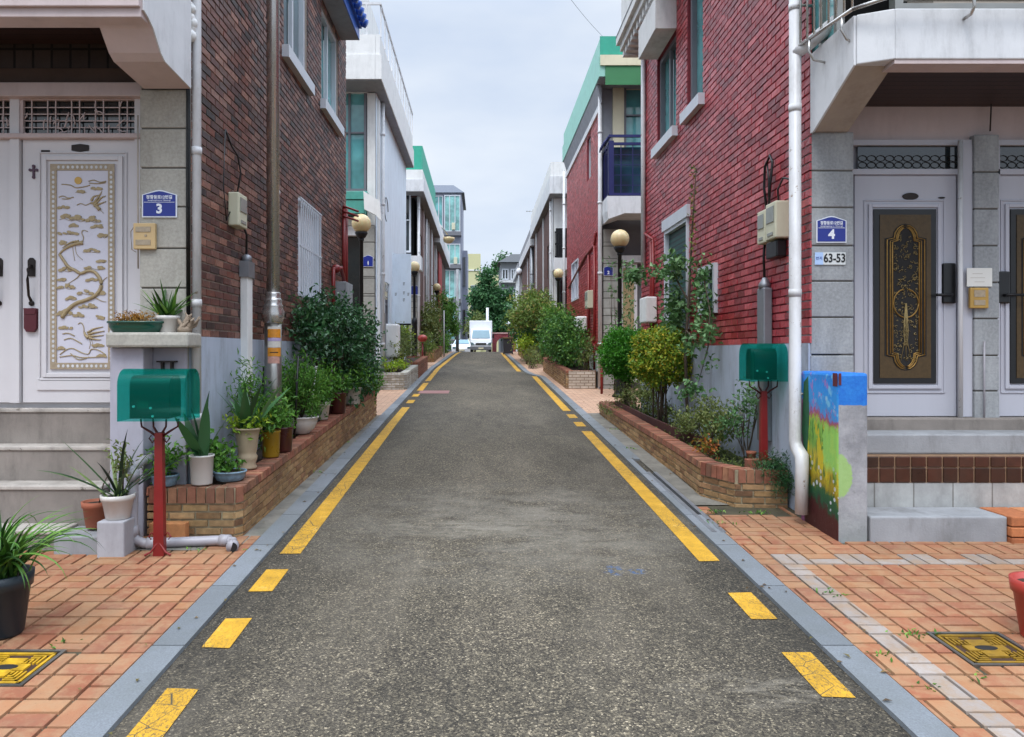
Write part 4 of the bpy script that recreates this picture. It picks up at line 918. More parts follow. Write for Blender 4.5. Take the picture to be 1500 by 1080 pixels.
# front wall: piers
def pier(par, x0, x1, Y, ys, mat, name='stone_pier'):
    mb = MB(); z_ = [px(0, y, Y)[1] for y in ys]
    for i in range(len(z_) - 1): mb.box(x0, x1, Y + R.uniform(0, .005), Y + .5, z_[i] + .006, z_[i + 1] - .006)
    o = mb.build(name, mat, par, bevel=.007)
    mb = MB(); mb.box(x0 + .008, x1 - .008, Y + .012, Y + .49, z_[0] - .5, z_[-1] - .01); mb.build('pier_core', m_joint, o); return o
x0, x1 = px(1188, 0, FY)[0], px(1251, 0, FY)[0]
pier(hr, x0, x1, FY, (640, 575, 520, 465, 412, 360, 304, 250, 192), m_stone2)
x2, x3 = px(1421, 0, FP)[0], px(1457, 0, FP)[0]
FQ = FP - .06
pier(hr, x2, x3, FQ, (630, 573, 521, 467, 414, 360, 306, 252, 196), m_stone2)
# balcony
zb, zt = px(0, 88, 5.34)[1], px(0, 14, 5.34)[1]
mb = MB(); mb.box(2.98, 8, 5.32, 5.52, zb, zt); mb.prism([(2.755, 5.42), (2.98, 5.32), (2.98, 5.52), (2.755, 5.62)], 'z', zb, zt - .0); mb.box(2.755, 3.0, 5.62, FY + .3, zb, zt); mb.box(3.0, 8, 5.52, FY + .2, zt - .25, zt - .12)
bo = mb.build('balcony', m_white, hr, bevel=.008)
mb = MB(); prof = [(5.42, zb + .001), (5.6, zb - .02), (6.12, 3.47), (6.145, 3.47), (6.145, zt - .01), (5.42, zt - .01)]
mb.prism([(5.45, zb - .001), (6.10, 3.47), (6.145, 3.47), (6.145, zb - .001)], 'x', 2.752, 3.03); mb.build('bracket', m_beige, hr)
mb = MB(); mb.prism([(5.43, zb - .002), (6.10, 3.462), (6.147, 3.462), (6.147, zt - .005), (5.43, zt - .005)], 'x', 2.735, 2.7515); mb.build('bracket_cheek', m_white, hr)
mb = MB(); mb.box(2.98, 8, 5.33, 5.5, zb - .03, zb - .001); mb.build('balcony_drip_edge', m_pinkwhite, hr)
mb = MB(); mb.box(3.03, 8, 5.5, FP + .2, zb + .0, zb + .05); mb.build('porch_ceiling', m_darkwood, hr)
mb = MB(); lz0, lz1 = px(0, 208, FP)[1], px(0, 136, FP)[1]; mb.box(2.8, 8, FP + .01, FP + .4, lz0, zb + .02); mb.build('lintel_wall', m_pinkwhite, hr)
mb = MB(); mb.box(3.4, 8, 5.56, 5.9, zt - .1, zt + 1.6); mb.build('balcony_room_wall', m_beige, hr)
# upper room: glass and aluminium behind the railing
mb = MB(); mb.box(2.775, 2.79, 5.75, FY + .2, zt, zt + 1.8); mb.build('side_glazing', m_glasst, hr)
mb = MB(); mb.box(2.74, 2.80, 5.70, 5.75, zt, zt + 1.8); mb.box(2.74, 2.80, 5.95, 6.0, zt, zt + 1.8); mb.box(3.0, 3.06, 5.36, 5.44, zt, zt + 1.8); mb.box(3.06, 8, 5.37, 5.43, zt + .02, zt + .06); mb.box(3.06, 8, 5.37, 5.43, zt + .10, zt + .13); mb.build('balcony_window_frame', m_steel, hr)
# stainless railing hung outside the balcony
rl = MB(); P0 = (2.70, 5.38); P1 = (2.58, 6.10); zr = zt + .02
def rz(i): t_ = i; return (P0[0] + (P1[0] - P0[0]) * t_, P0[1] + (P1[1] - P0[1]) * t_)
rl.tube([(*rz(0), zr + .0), (*rz(1), zr)], .014, 8); rl.tube([(*rz(0), zr + .95), (*rz(1), zr + .95)], .02, 8)
for i in range(9): a = rz(i / 8); rl.tube([(*a, zr), (*a, zr + .95)], .009, 6)
for i in (.15, .7): a = rz(i); rl.tube([(*a, zr), (a[0] - .01, a[1], zr - .1), (a[0] + .03, a[1], zr - .17), (2.74, a[1], zr - .19)], .010, 8)
rl.tube([(P0[0], P0[1], zr), (2.9, 5.22, zr + .02), (8, 5.22, zr + .02)], .016, 8); rl.tube([(2.9, 5.22, zr + .95), (8, 5.22, zr + .95)], .02, 8)
for x in (3.47, 5.0): rl.tube([(x, 5.22, zr + .1), (x, 5.2, zr - .06), (x, 5.24, zr - .1), (x, 5.315, zr - .1)], .012, 8)
rl.build('railing', m_chrome, hr, uv=False)
# doors
def grey_door(par, x0, x1, z0, z1, Y, pan, hside, lbl=None):
    d = door_leaf(par, x0, x1, Y, z0, z1, m_doorgrey, 0)
    if lbl: lab(d, lbl)
    a, b, c, e = pan; molding(d, a, b, c, e, Y, ((.015, .03, .018), (.07, .012, .01)), m_doorgrey)
    mb = MB(); mb.box(a, b, Y - .014, Y, c, e); f = mb.build('panel_frame', m_black, d)
    k = .048; mb = MB(); mb.box(a + k, b - k, Y - .019, Y - .0145, c + k, e - k); mb.build('bronze_panel', m_bronze, f)
    W, H = b - a, e - c; cx = (a + b) / 2
    def cap(wd, ins):
        hw = wd; P = []; zt_, zb_ = e - H * .10 - ins, c + H * .09 + ins; sh = H * .075
        P += [(cx + hw, zb_ + sh), (cx + hw, zt_ - sh)]
        for i in range(9): t_ = math.pi * i / 8; P.append((cx + hw * .62 * math.cos(t_) * 1.0, zt_ - sh + sh * math.sin(t_) * 1.0 + .012))
        P += [(cx - hw, zt_ - sh), (cx - hw, zb_ + sh)]
        for i in range(9): t_ = math.pi + math.pi * i / 8; P.append((cx + hw * .62 * math.cos(t_), zb_ + sh + sh * math.sin(t_) - .012))
        return P
    mb = MB(); mb.prism(cap(W * .335, -.01), 'y', Y - .022, Y - .0195); mb.build('recess', m_dark, f)
    mb = MB()
    for wd, ins, r in ((W * .30, .0, .006), (W * .25, .012, .005), (W * .215, .022, .007)):
        P = cap(wd, ins); mb.tube([(q[0], Y - .024, q[1]) for q in P + [P[0]]], r, 6)
    rr = random.Random(int(x0 * 100)); zc = c + H * .46
    mb.tube([(cx + W * .2 * math.cos(2 * math.pi * i / 24), Y - .026, zc + W * .2 * math.sin(2 * math.pi * i / 24) * 1.15) for i in range(25)], .006, 6)
    mb.build('arched_gilt_frame', M('antique_gold_frame', '#8a6a34', .35, .6, var=.25, vs=30) if 'antique_gold_frame' not in bpy.data.materials else bpy.data.materials['antique_gold_frame'], f, uv=False)
    mb = MB()
    for _ in range(210):
        x = cx + rr.uniform(-.2, .2) * W; z = c + H * rr.uniform(.14, .86); r = rr.uniform(.006, .018); a0 = rr.uniform(0, 6.28); n = 6; sp = rr.choice((-1, 1)); P = []
        for i in range(n): t_ = a0 + sp * i * .8; q = r * (1 - i / n * .6); P.append((x + q * math.cos(t_), Y - .025 - rr.random() * .003, z + q * math.sin(t_)))
        mb.tube(P, rr.uniform(.0016, .003), 5)
    for k_ in (-1, 0, 1): mb.tube([(cx + k_ * .004, Y - .027, c + H * .46), (cx + k_ * .018, Y - .027, c + H * .3), (cx + k_ * .012, Y - .027, c + H * .24), (cx + k_ * .045, Y - .027, c + H * .13)], [.004, .004, .003, .002], 6)
    mb.build('lattice', M('dull_scroll_metal', '#8f7c50', .4, .4, var=.3, vs=40) if 'dull_scroll_metal' not in bpy.data.materials else bpy.data.materials['dull_scroll_metal'], f, uv=False)
    return d
dz0, dz1 = px(0, 610, FP)[1], px(0, 257, FP)[1]
a, b = px(1252, 0, FP)[0], px(1401, 0, FP)[0]; q0, q1 = px(1279, 562, FP), px(1370, 307, FP)
dA = grey_door(hr, a, b, dz0, dz1, FP, (q0[0], q1[0], q0[1], q1[1]), 1)
def lock(par, x, z0, z1, Y, dirn):
    mb = MB(); mb.box(x - .055, x + .055, Y - .035, Y - .0, z0, z1); l_ = mb.build('digital_lock', m_black, par, bevel=.012)
    mb = MB(); mb.tube([(x, Y - .036, z0 + .07), (x, Y - .07, z0 + .07), (x + dirn * .14, Y - .075, z0 + .07)], .012, 8); mb.build('lever', m_blackm, l_)
l0, l1 = px(1388, 445, FP), px(1388, 386, FP); lock(dA, l0[0], l0[1], l1[1], FP, -1)
mb = MB(); x, z = px(1333, 288, FP); mb.disc((x, FP - .012, z), .068, .03, 20, dy=.011); mb.build('peephole_plaque', m_iron, dA); mb = MB(); x, z = px(1379, 290, FP); mb.disc((x, FP - .008, z), .03, .008, 10, dy=.007); mb.build('door_plaque', m_iron, dA)
a2 = px(1461, 0, FP)[0]; q2 = px(1479, 0, FP)[0]
dB = grey_door(hr, a2, a2 + .88, dz0, dz1, FP, (q2, q2 + .53, q0[1], q1[1]), -1, 'pale grey door cut by the right edge of the view')
l0, l1 = px(1467, 445, FP), px(1467, 398, FP); lock(dB, l0[0], l0[1], l1[1], FP, 1)
# frames, transoms
mb = MB()
tz0, tz1 = px(0, 249, FP)[1], px(0, 214, FP)[1]
for s0, s1 in ((x1 + .002, x2 - .003), (x3 + .003, x3 + 1.0)):
    mb.box(s0, s1, FP - .03, FP + .03, tz1, lz0 + .01); mb.box(s0, s1, FP - .03, FP + .03, dz1 + .002, tz0)
    mb.box(s0, s0 + .022, FP - .03, FP + .03, dz0, tz1)
    mb.box(s0 + .0, s1 + .0, FP + .051, FP + .1, dz0 - .1, tz1 + .05)
mb.box(b + .012, x2 - .003, FP - .035, FP + .03, dz0, tz1); mb.build('door_frame', m_doorgrey, hr)
for s0, s1 in ((px(1257, 0, FP)[0], px(1403, 0, FP)[0]), (px(1463, 0, FP)[0], px(1463, 0, FP)[0] + .85)):
    mb = MB(); mb.box(s0, s1, FP + .005, FP + .02, tz0, tz1); o = mb.build('transom_pane', m_glassd, hr)
    mb = MB(); n = 11; u = (s1 - s0) / n
    for i in range(n):
        for r_ in range(2):
            cx_, cz_ = s0 + u * (i + .5), tz0 + (tz1 - tz0) * (.2 + .28 * r_); mb.tube([(cx_ + u * .5 * math.cos(t_), FP, cz_ + .026 * math.sin(t_)) for t_ in [k * math.pi / 4 for k in range(9)]], .003, 4)
    mb.build('transom_scroll', m_iron, o, uv=False)
mb = MB(); x = px(1409, 0, 6.25)[0]; mb.tube([(x, 6.27, px(0, 206, 6.27)[1]), (x, 6.27, 1.02)], .020, 10); x = px(1443, 0, 6.26)[0]; mb.build('door_conduit', m_pvc, hr); mb = MB(); mb.tube([(x + .0, 6.27, px(0, 500, 6.27)[1]), (x, 6.27, 1.06)], .008, 8); mb.build('door_cable_cover', m_pvcg, hr)
mb = MB(); x, z = px(1455, 140, 6.28); mb.tube([(x, 6.30, z + .1), (x, 6.30, z), (x - .02, 6.29, z - .3)], .006, 6); mb.tube([(x, 6.3, z), (x + 1, 6.3, z - .02)], .006, 6); mb.build('cable', m_iron, hr)
a = px(1195, 356, FY); b_ = px(1239, 317, FY); number_plate(hr, a[0], b_[0], a[1], b_[1], FY, '4', '정항동로12번길', 'Jeonghangdong-ro 12beon-gil')
a = px(1193, 388, FY); b_ = px(1238, 370, FY); W_ = b_[0] - a[0]
mb = MB(); mb.box(a[0], b_[0], FY - .008, FY - .001, a[1], b_[1]); o = mb.build('lot_number_plate', M('sign_offwhite', '#cfd3d2', .5, var=.03, bump=0), hr)
mb = MB(); mb.box(a[0], a[0] + W_ * .27, FY - .0095, FY - .0082, a[1], b_[1]); mb.build('pale_blue_tab', M('sign_pale_blue', '#a9c4ea', .5, var=.05, bump=0), o)
text('63-53', a[0] + W_ * .64, (a[1] + b_[1]) / 2 , FY - .0095, (b_[1] - a[1]) * .98, m_black, o, bold=.0025, wmax=W_ * .7); text('번지', a[0] + W_ * .135, (a[1] + b_[1]) / 2, FY - .0105, .03, m_blue, o)
a = px(1415, 420, FQ); b_ = px(1452, 393, FQ); mb = MB(); mb.box(a[0], b_[0], FQ - .012, FQ - .008, a[1], b_[1]); o = mb.build('paper_notice', m_paper, hr)
mb = MB()
for k, (u, v) in enumerate(((.22, .62), (.14, .72), (.3, .7))): z = b_[1] - (b_[1] - a[1]) * (.3 + .22 * k); mb.box(a[0] + (b_[0] - a[0]) * u, a[0] + (b_[0] - a[0]) * v, FQ - .0132, FQ - .0122, z - .003, z)
mb.build('faint_print', m_beige, o)
a = px(1418, 452, FQ); b_ = px(1445, 422, FQ); mb = MB(); mb.box(a[0], b_[0], FQ - .03, FQ - .001, a[1], b_[1]); o = mb.build('intercom', m_brass, hr, bevel=.006)
mb = MB(); w_ = b_[0] - a[0]; h_ = b_[1] - a[1]; mb.box(a[0] + w_ * .2, b_[0] - w_ * .2, FQ - .034, FQ - .0305, a[1] + h_ * .55, a[1] + h_ * .88); mb.box(a[0] + w_ * .2, b_[0] - w_ * .2, FQ - .034, FQ - .0305, a[1] + h_ * .15, a[1] + h_ * .4); mb.build('speaker_grille', m_gold, o)
# drainpipe
dpx = px(1167, 0, 6.05)[0]; mb = MB()
mb.tube([(dpx, 6.08, 8), (dpx, 6.08, .92), (dpx + .005, 6.06, .86), (dpx + .012, 5.98, .80), (dpx + .005, 5.96, .74), (dpx, 5.96, .34)], [.048] * 2 + [.052, .055, .052, .05], 14)
for z in (5.2, 4.45, 3.62, 2.1): mb.tube([(dpx, 6.08, z), (dpx, 6.08, z + .06)], .0515, 14)
mb.tube([(dpx, 6.08, 4.10), (dpx + .06, 6.02, 4.13), (dpx + .22, 5.86, 4.26), (dpx + .25, 5.84, 4.3)], .05, 12)
mb.build('drainpipe', m_pvc, hr)
mb = MB()
for (y, z) in ((6.5, 4.5), (6.5, 1.3)): mb.tube([(HRX, 6.1, z), (dpx, 6.08, z)], .012, 6)
mb.build('pipe_clip', m_steel, hr)
meter_box(hr, HRX, -1, 6.55, 6.78, 2.66, 2.99, .14); meter_box(hr, HRX, -1, 6.84, 7.04, 2.66, 2.97, .12)
mb = MB(); mb.box(HRX - .1, HRX - .014, 6.93, 7.1, .8, 2.25); mb.build('duct', m_galv, hr, bevel=.012)
mb = MB(); mb.lathe(HRX - .055, 7.015, 2.25, [(.06, 0), (.055, .04), (.03, .08), (.02, .1)], 12); mb.build('duct_cap', m_galv, hr)
mb = MB()
mb.tube([(HRX - .055, 7.02, 2.33), (HRX - .06, 7.03, 2.55), (HRX - .06, 7.0, 2.68)], .012, 7)
mb.tube([(HRX - .04, 7.0, 2.97), (HRX - .06, 7.02, 3.2), (HRX - .06, 7.0, 3.4), (HRX - .05, 6.9, 3.48), (HRX - .05, 6.84, 3.4), (HRX - .05, 6.9, 3.2), (HRX - .04, 6.96, 2.98)], .012, 7)
mb.tube([(HRX - .04, 6.96, 3.1), (HRX - .05, 6.93, 3.25), (HRX - .05, 6.97, 3.42)], .008, 6)
mb.tube([(HRX - .05, 6.7, 2.99), (HRX - .05, 6.72, 3.12), (HRX - .05, 6.6, 3.2), (HRX - .04, 6.45, 3.15)], .009, 6); mb.build('cable', m_black, hr)
mb = MB(); mb.box(HRX - .11, HRX - .02, 6.6, 6.85, 2.5, 2.65); mb.build('meter_terminal', m_black, hr, bevel=.01)
mb = MB(); mb.tube([(HRX - .05, 12.3, 7), (HRX - .05, 12.3, 2.9)], .04, 8); mb.build('rear_drainpipe', m_pvc, hr)
mb = MB()
for y in (11.6, 11.75): mb.tube([(HRX - .05, y, 3.4), (HRX - .05, y, 1.9)], .022, 8)
mb.tube([(HRX - .05, 11.6, 3.4), (HRX - .05, 12.2, 3.6)], .02, 8); mb.ball((HRX - .1, 11.7, 1.75), .12); mb.build('gas_pipe', m_redm, hr)
mb = MB(); mb.box(HRX - .2, HRX - .02, 11.45, 11.9, 2.1, 2.5); mb.build('gas_meter_box', m_white2, hr, bevel=.02)
# right steps
sr = thing('front_steps', 'low grey concrete and brown tiled steps up to the pale grey doors', 'steps', (4, 5.8, G(5.6)))
r0 = 5.48; XL = 2.885
XE = px(1476, 0, r0)[0]
mb = MB(); mb.box(XL, XE, r0, 5.83, .1, .425); mb.build('lower_step', m_grey, sr, bevel=.012)
mb = MB(); zA, zB, zC = .424, px(0, 708, 5.82)[1], px(0, 668, 5.82)[1]; mb.box(XL, 8, 5.83, 6.2, .1, zB); mb.build('white_brick_riser', BRICK('whitewashed_course', '#a3a3a1', '#aeaeab', '#7d7b76', bw=.31, rh=.34, ms=.006, grime=.7), sr)
mb = MB(); mb.box(XL, 8, 5.835, 6.2, zB + .001, zC); mb.build('tile_bed', M('tile_grout', '#8a6e56', .8, var=.3, vs=9), sr)
mb = MB(); x = XL; th = (zC - zB) / 2
while x < 6.5:
    mb.box(x + .006, x + .118, 5.822, 5.834, zB + .006, zB + th + .01, tone=R.random()); mb.box(x + .006, x + .118, 5.822, 5.834, zB + th + .02, zC - .008, tone=R.random()); x += .125
mb.build('brown_tiles', MT('brown_glazed_tile', ['#2c1812', '#43241a', '#512c20', '#371e16'], .18, .3, 9, .1, 90, .5, .4), sr, bevel=.005)
mb = MB(); mb.box(XL - .01, 8, 5.90, 6.7, zC + .001, px(0, 636, 5.9)[1]); mb.build('landing', m_grey, sr, bevel=.015)
mb = MB(); mb.box(XL, 8, 6.2, 6.7, .9, px(0, 611, FP)[1] - .0); mb.build('threshold', m_step, sr, bevel=.01)
mb = MB()
for k in range(3):
    z = G(5.5) - .02 + k * .078
    for j in range(3): mb.box(XE + .004 + j * .23, XE + .222 + j * .23, 5.44, 5.80, z, z + .071, tone=R.random())
o = mb.build('brick_step', MT('orange_step_brick', ['#b06a42', '#c07a4e', '#9c5b3a', '#c98a5c'], .85, .25, 18, .5, 80), loc=(XE + .3, 5.6, .2), bevel=.008); tag(o, 'stepped stack of orange bricks at the end of the grey lower step', 'step')
# painted pillar
m_maroonp = M('mural_maroon', '#5a1f2c', .6, var=.2)
mp_ = thing('painted_pillar', 'low concrete pillar with a hand painted garden mural and bright blue top', 'pillar', (2.76, 5.8, G(5.8)))
def mural(side):
    t = NT('garden_mural_side' if side else 'garden_mural_front'); p = t.pos(); s_ = t.n('ShaderNodeSeparateXYZ', {0: p})
    X, Y, Z = s_.outputs; nz_ = t.noise(8, 7, .82, stretch=(1, 1.6, .8)); nb = t.noise(20, 6, .8)
    zz = t.math('ADD', Z, t.math('MULTIPLY', t.math('SUBTRACT', nz_, .5), .42))
    conc = t.mix(t.ramp(t.noise(26, 6, .8), [(.55, 0.), (.75, .6)]), t.ramp(t.noise(5, 6, .75), [(.3, hexc('#7d7e82')), (.7, hexc('#adadb0'))]), hexc('#66675f'))
    if side:
        zs_ = t.math('DIVIDE', t.math('SUBTRACT', t.math('ADD', zz, t.math('MULTIPLY', t.math('SUBTRACT', Y, 5.5), -.22)), .15), 1.35)
        c = t.ramp(zs_, [(0, hexc('#3b1a1c')), (.17, hexc('#47201f')), (.20, hexc('#1d4a34')), (.27, hexc('#2a5a34')), (.30, hexc('#8a7a1c')), (.42, hexc('#b29a22')), (.50, hexc('#6f9a3a')), (.66, hexc('#86b84c')), (.70, hexc('#a23a5c')), (.74, hexc('#3a8fd0')), (.85, hexc('#2f8fdc')), (1., hexc('#1d74cc'))])
        gm = t.ramp(t.noise(9, 4, .6, stretch=(1, 3, .7)), [(.48, 0.), (.6, 1.)]); band = t.ramp(zs_, [(.32, 0.), (.38, 1.), (.62, 1.), (.68, 0.)])
        c = t.mix(t.math('MULTIPLY', gm, t.math('MULTIPLY', band, .8)), c, hexc('#2a6a2c'))
        ym = t.ramp(t.noise(7, 4, .6, stretch=(1, 2.4, .9)), [(.5, 0.), (.56, 1.)]); c = t.mix(t.math('MULTIPLY', ym, t.math('MULTIPLY', band, .85)), c, hexc('#c9b41e'))
        lg = t.math('LESS_THAN', t.math('ADD', Y, t.math('MULTIPLY', t.noise(5, 4, .6), .25)), 5.83); c = t.mix(t.math('MULTIPLY', lg, t.ramp(zs_, [(.40, 0.), (.46, .85), (.64, .85), (.68, 0.)])), c, hexc('#93cb62'))
        bl = t.math('MULTIPLY', t.ramp(t.noise(7, 3, .5), [(.56, 0.), (.62, .55)]), t.math('GREATER_THAN', zs_, .76)); c = t.mix(bl, c, hexc('#8fd0e4'))
        pk = t.math('MULTIPLY', t.ramp(t.noise(10, 4, .6, stretch=(1, 1.4, 1)), [(.60, 0.), (.65, .6)]), t.math('GREATER_THAN', zs_, .66)); c = t.mix(pk, c, hexc('#b56aa8'))
        em = t.math('GREATER_THAN', t.math('ADD', Y, t.math('MULTIPLY', nb, .06)), 6.08)
        c = t.mix(t.math('MULTIPLY', em, t.math('LESS_THAN', zs_, .7)), c, hexc('#7a4a6e'))
        v = t.n('ShaderNodeTexVoronoi', {'Vector': p, 'Scale': 13.}).outputs['Distance']; fl = t.math('MULTIPLY', t.math('LESS_THAN', v, .24), t.ramp(zs_, [(.2, 0.), (.24, .9), (.42, .5), (.5, 0.), (.74, 0.), (.78, .4), (.95, 0.)]))
        c = t.mix(fl, c, hexc('#c3ccd6')); c = t.mix(t.ramp(nb, [(.64, 0.), (.7, .8)]), c, hexc('#9a9a98'))
    else:
        bt = t.math('GREATER_THAN', t.math('ADD', Z, t.math('MULTIPLY', nb, .03)), 1.265); c = t.mix(bt, conc, t.ramp(nb, [(.3, hexc('#1560bd')), (.7, hexc('#2a80d0'))]))
        d = t.math('ADD', t.math('POWER', t.math('DIVIDE', t.math('SUBTRACT', X, 2.66), .13), 2), t.math('POWER', t.math('DIVIDE', t.math('SUBTRACT', Z, .72), .24), 2))
        c = t.mix(t.ramp(t.math('ADD', d, nz_), [(.9, .75), (1.5, 0.)]), c, hexc('#93bd5c'))
        gm = t.math('MULTIPLY', t.ramp(Z, [(.25, .55), (.55, 0.)]), nb); c = t.mix(gm, c, hexc('#5c7a70'))
    return t.fin(c, .6, 0, .4, t.bump(t.noise(30, 4), .4, .006))
m_mural_s, m_mural_f = mural(1), mural(0)
mb = MB(); X0, X1, Y0, Y1 = 2.645, 2.87, 5.48, 6.13
mb.box(X0, X1, Y0, Y1, .1, 1.49)
for i in range(len(mb.m)): pass
mb.m = [1 if f == [3, 0, 4, 7] or i == 5 else 0 for i, f in enumerate(mb.f)]
mb.build('shaft', [m_mural_f, m_mural_s], mp_, bevel=.022)
mb = MB(); mb.prism([(6.02, .7), (6.10, 1.0), (6.06, 1.4), (5.98, 1.45), (5.96, 1.1)], 'x', 2.6435, 2.6449); mb.build('painted_leaf', M('mural_dark_green', '#245a3a', .6, var=.25, vs=20), mp_)
mb = MB(); mb.box(2.6425, 2.6449, 5.49, 5.56, 1.39, 1.488); mb.box(2.648, 2.668, 5.4775, 5.4795, 1.40, 1.488); mb.build('maroon_drip', m_maroonp, mp_)
# ================================================================== PLANTERS
def PT(y): return .62 + .052 * (y - 5.64)          # top of the left planter
def brick_planter(name, label, path, zt, rh=.059, bw=.2, closed=True, mats=(None, None), cop=True, soil=None, group='brick planters along the houses', soilz=-.05):
    "path: outline points (x,y) walked with the outside on the right-hand side; bricks follow the ground, coping on top"
    cx = sum(p[0] for p in path) / len(path); cy = sum(p[1] for p in path) / len(path)
    t = thing(name, label, 'planter', (cx, cy, G(cy)), group)
    mm, cm = mats[0] or m_tan_brick, mats[1] or m_cop_brick
    core, br, cp = MB(), MB(), MB(); T = .105
    for (xa, ya), (xb, yb) in zip(path, path[1:]):
        L = math.hypot(xb - xa, yb - ya); dx, dy = (xb - xa) / L, (yb - ya) / L; nx, ny = -dy, dx
        def P(s, d, z): return (xa + dx * s + nx * d, ya + dy * s + ny * d, z)
        n = max(1, int(L / 1.0)); ss = [L * i / n for i in range(n + 1)]
        for s0, s1 in zip(ss, ss[1:]):
            y0, y1 = ya + dy * s0, ya + dy * s1
            vs = [P(s0, -T, G(y0) - .1), P(s0, 0, G(y0) - .1), P(s0, 0, zt(y0) - .004), P(s0, -T, zt(y0) - .004), P(s1, -T, G(y1) - .1), P(s1, 0, G(y1) - .1), P(s1, 0, zt(y1) - .004), P(s1, -T, zt(y1) - .004)]
            core.add(vs, [(0, 1, 2, 3), (7, 6, 5, 4), (1, 5, 6, 2), (2, 6, 7, 3), (3, 7, 4, 0)])
        def brickat(mb, s0, s1, z0f, z1f, d=.012, tn=None):
            y0, y1 = ya + dy * s0, ya + dy * s1; j = [R.uniform(-.003, .003) for _ in range(4)]; c = .003
            F4 = [P(s0 + c, d + j[0], z0f(y0) + c), P(s1 - c, d + j[1], z0f(y1) + c), P(s1 - c, d + j[2], z1f(y1) - c), P(s0 + c, d + j[3], z1f(y0) - c)]
            B4 = [P(s0, -.003, z0f(y0)), P(s1, -.003, z0f(y1)), P(s1, -.003, z1f(y1)), P(s0, -.003, z1f(y0))]
            mb.add(F4 + B4, [(0, 1, 2, 3), (4, 5, 1, 0), (5, 6, 2, 1), (6, 7, 3, 2), (7, 4, 0, 3)], tone=R.random() if tn is None else tn)
        k = 0; CH = .115 if abs(dx) > .3 and ya < 8 else .06; hc = CH + .005 if cop else 0
        while True:
            z1 = lambda y, k=k: zt(y) - hc - k * rh - .008; z0 = lambda y, k=k: zt(y) - hc - (k + 1) * rh + .004
            if z1(ya) < G(ya) and z1(yb) < G(yb): break
            s = -(bw / 2 if k % 2 else 0) + .0
            while s < L:
                a, b = max(s, 0), min(s + bw - .012, L)
                if b - a > .02 and z1(ya + dy * a) > G(ya + dy * a): brickat(br, a, b, z0, z1)
                s += bw
            k += 1
        if cop:                                          # bricks laid on edge
            s = 0; w_ = .072
            while s < L - .02:
                b = min(s + w_ - .008, L); y0, y1 = ya + dy * s, ya + dy * b; tn = R.random(); h = R.uniform(-.003, .004)
                o = .018
                vs = [P(s, -T - .05, zt(y0) - CH), P(s, o, zt(y0) - CH), P(b, o, zt(y1) - CH), P(b, -T - .05, zt(y1) - CH), P(s + .003, -T - .045, zt(y0) + h), P(s + .003, o - .004, zt(y0) + h), P(b - .003, o - .004, zt(y1) + h), P(b - .003, -T - .045, zt(y1) + h)]
                cp.add(vs, [(4, 5, 6, 7), (0, 1, 5, 4), (1, 2, 6, 5), (2, 3, 7, 6), (3, 0, 4, 7), (3, 2, 1, 0)], tone=tn); s += w_
    core.build('mortar', m_tan_mortar, t); br.build('brick_courses', mm, t, uv=False)
    if cop: cp.build('coping', cm, t, uv=False)
    if soil:
        mb = MB(); ys = sorted({p[1] for p in soil}); y0, y1 = ys[0], ys[-1]; x0, x1 = min(p[0] for p in soil), max(p[0] for p in soil); n = 30; m = 5; vs = []
        for i in range(n + 1):
            for j in range(m + 1):
                y = y0 + (y1 - y0) * i / n; x = x0 + (x1 - x0) * j / m; vs.append((x, y, zt(y) + soilz + .03 * mnoise.noise(Vector((x * 6, y * 6, 0)))))
        mb.add(vs, [(i * (m + 1) + j, i * (m + 1) + j + 1, (i + 1) * (m + 1) + j + 1, (i + 1) * (m + 1) + j) for i in range(n) for j in range(m)], smooth=True); mb.build('soil', m_moss if soilz < -.08 else m_soil, t)
    return t
brick_planter('brick_planter', 'long tan brick planter with red coping along the brown brick house, crowded with pots', [(-2.27, 12.86), (-1.83, 12.86), (-1.83, 5.66), (-1.87, 5.60), (-2.52, 5.60), (-2.52, 5.66)][::-1][::-1], PT, soil=[(-2.28, 5.7), (-1.93, 12.8)])
def PR(y): return .60 + .0253 * (y - 6.5)
brick_planter('brick_planter', 'low tan brick planter with chamfered corner along the red painted house, full of shrubs', [(2.72, 13.1), (2.10, 13.1), (2.09, 7.9), (2.07, 6.95), (2.25, 6.56), (2.70, 6.52)][::-1], PR, soil=[(2.2, 6.65), (2.74, 13.0)], soilz=-.10)
mb = MB()                                                 # old edging strip inside the right bed
P_ = [(2.26, 12.5), (2.27, 10.5), (2.32, 9.0), (2.40, 8.2), (2.42, 7.6)]
for (xa, ya), (xb, yb) in zip(P_, P_[1:]): mb.add([(xa, ya, PR(ya) - .12), (xb, yb, PR(yb) - .12), (xb, yb, PR(yb) + .07), (xa, ya, PR(ya) + .07), (xa + .03, ya, PR(ya) - .12), (xb + .03, yb, PR(yb) - .12), (xb + .03, yb, PR(yb) + .07), (xa + .03, ya, PR(ya) + .07)], [(0, 1, 2, 3), (3, 2, 6, 7), (7, 6, 5, 4)])
o = mb.build('bed_edging', M('plum_edging', '#4a2622', .7, var=.25), loc=(2.4, 9, PR(9))); tag(o, 'dark plum edging strip standing in the soil of the right planter', 'edging')
o = MB(); o.box(2.44, 2.70, 6.78, 6.86, PR(6.8) - .1, PR(6.8) + .05, tone=.2); o.box(2.56, 2.72, 6.66, 6.76, PR(6.8) - .08, PR(6.8) + .03, tone=.8); o = o.build('loose_coping_brick', m_cop_brick, loc=(2.55, 6.8, PR(6.8)), bevel=.006); tag(o, 'loose reddish bricks lying on the near end of the right planter', 'brick')
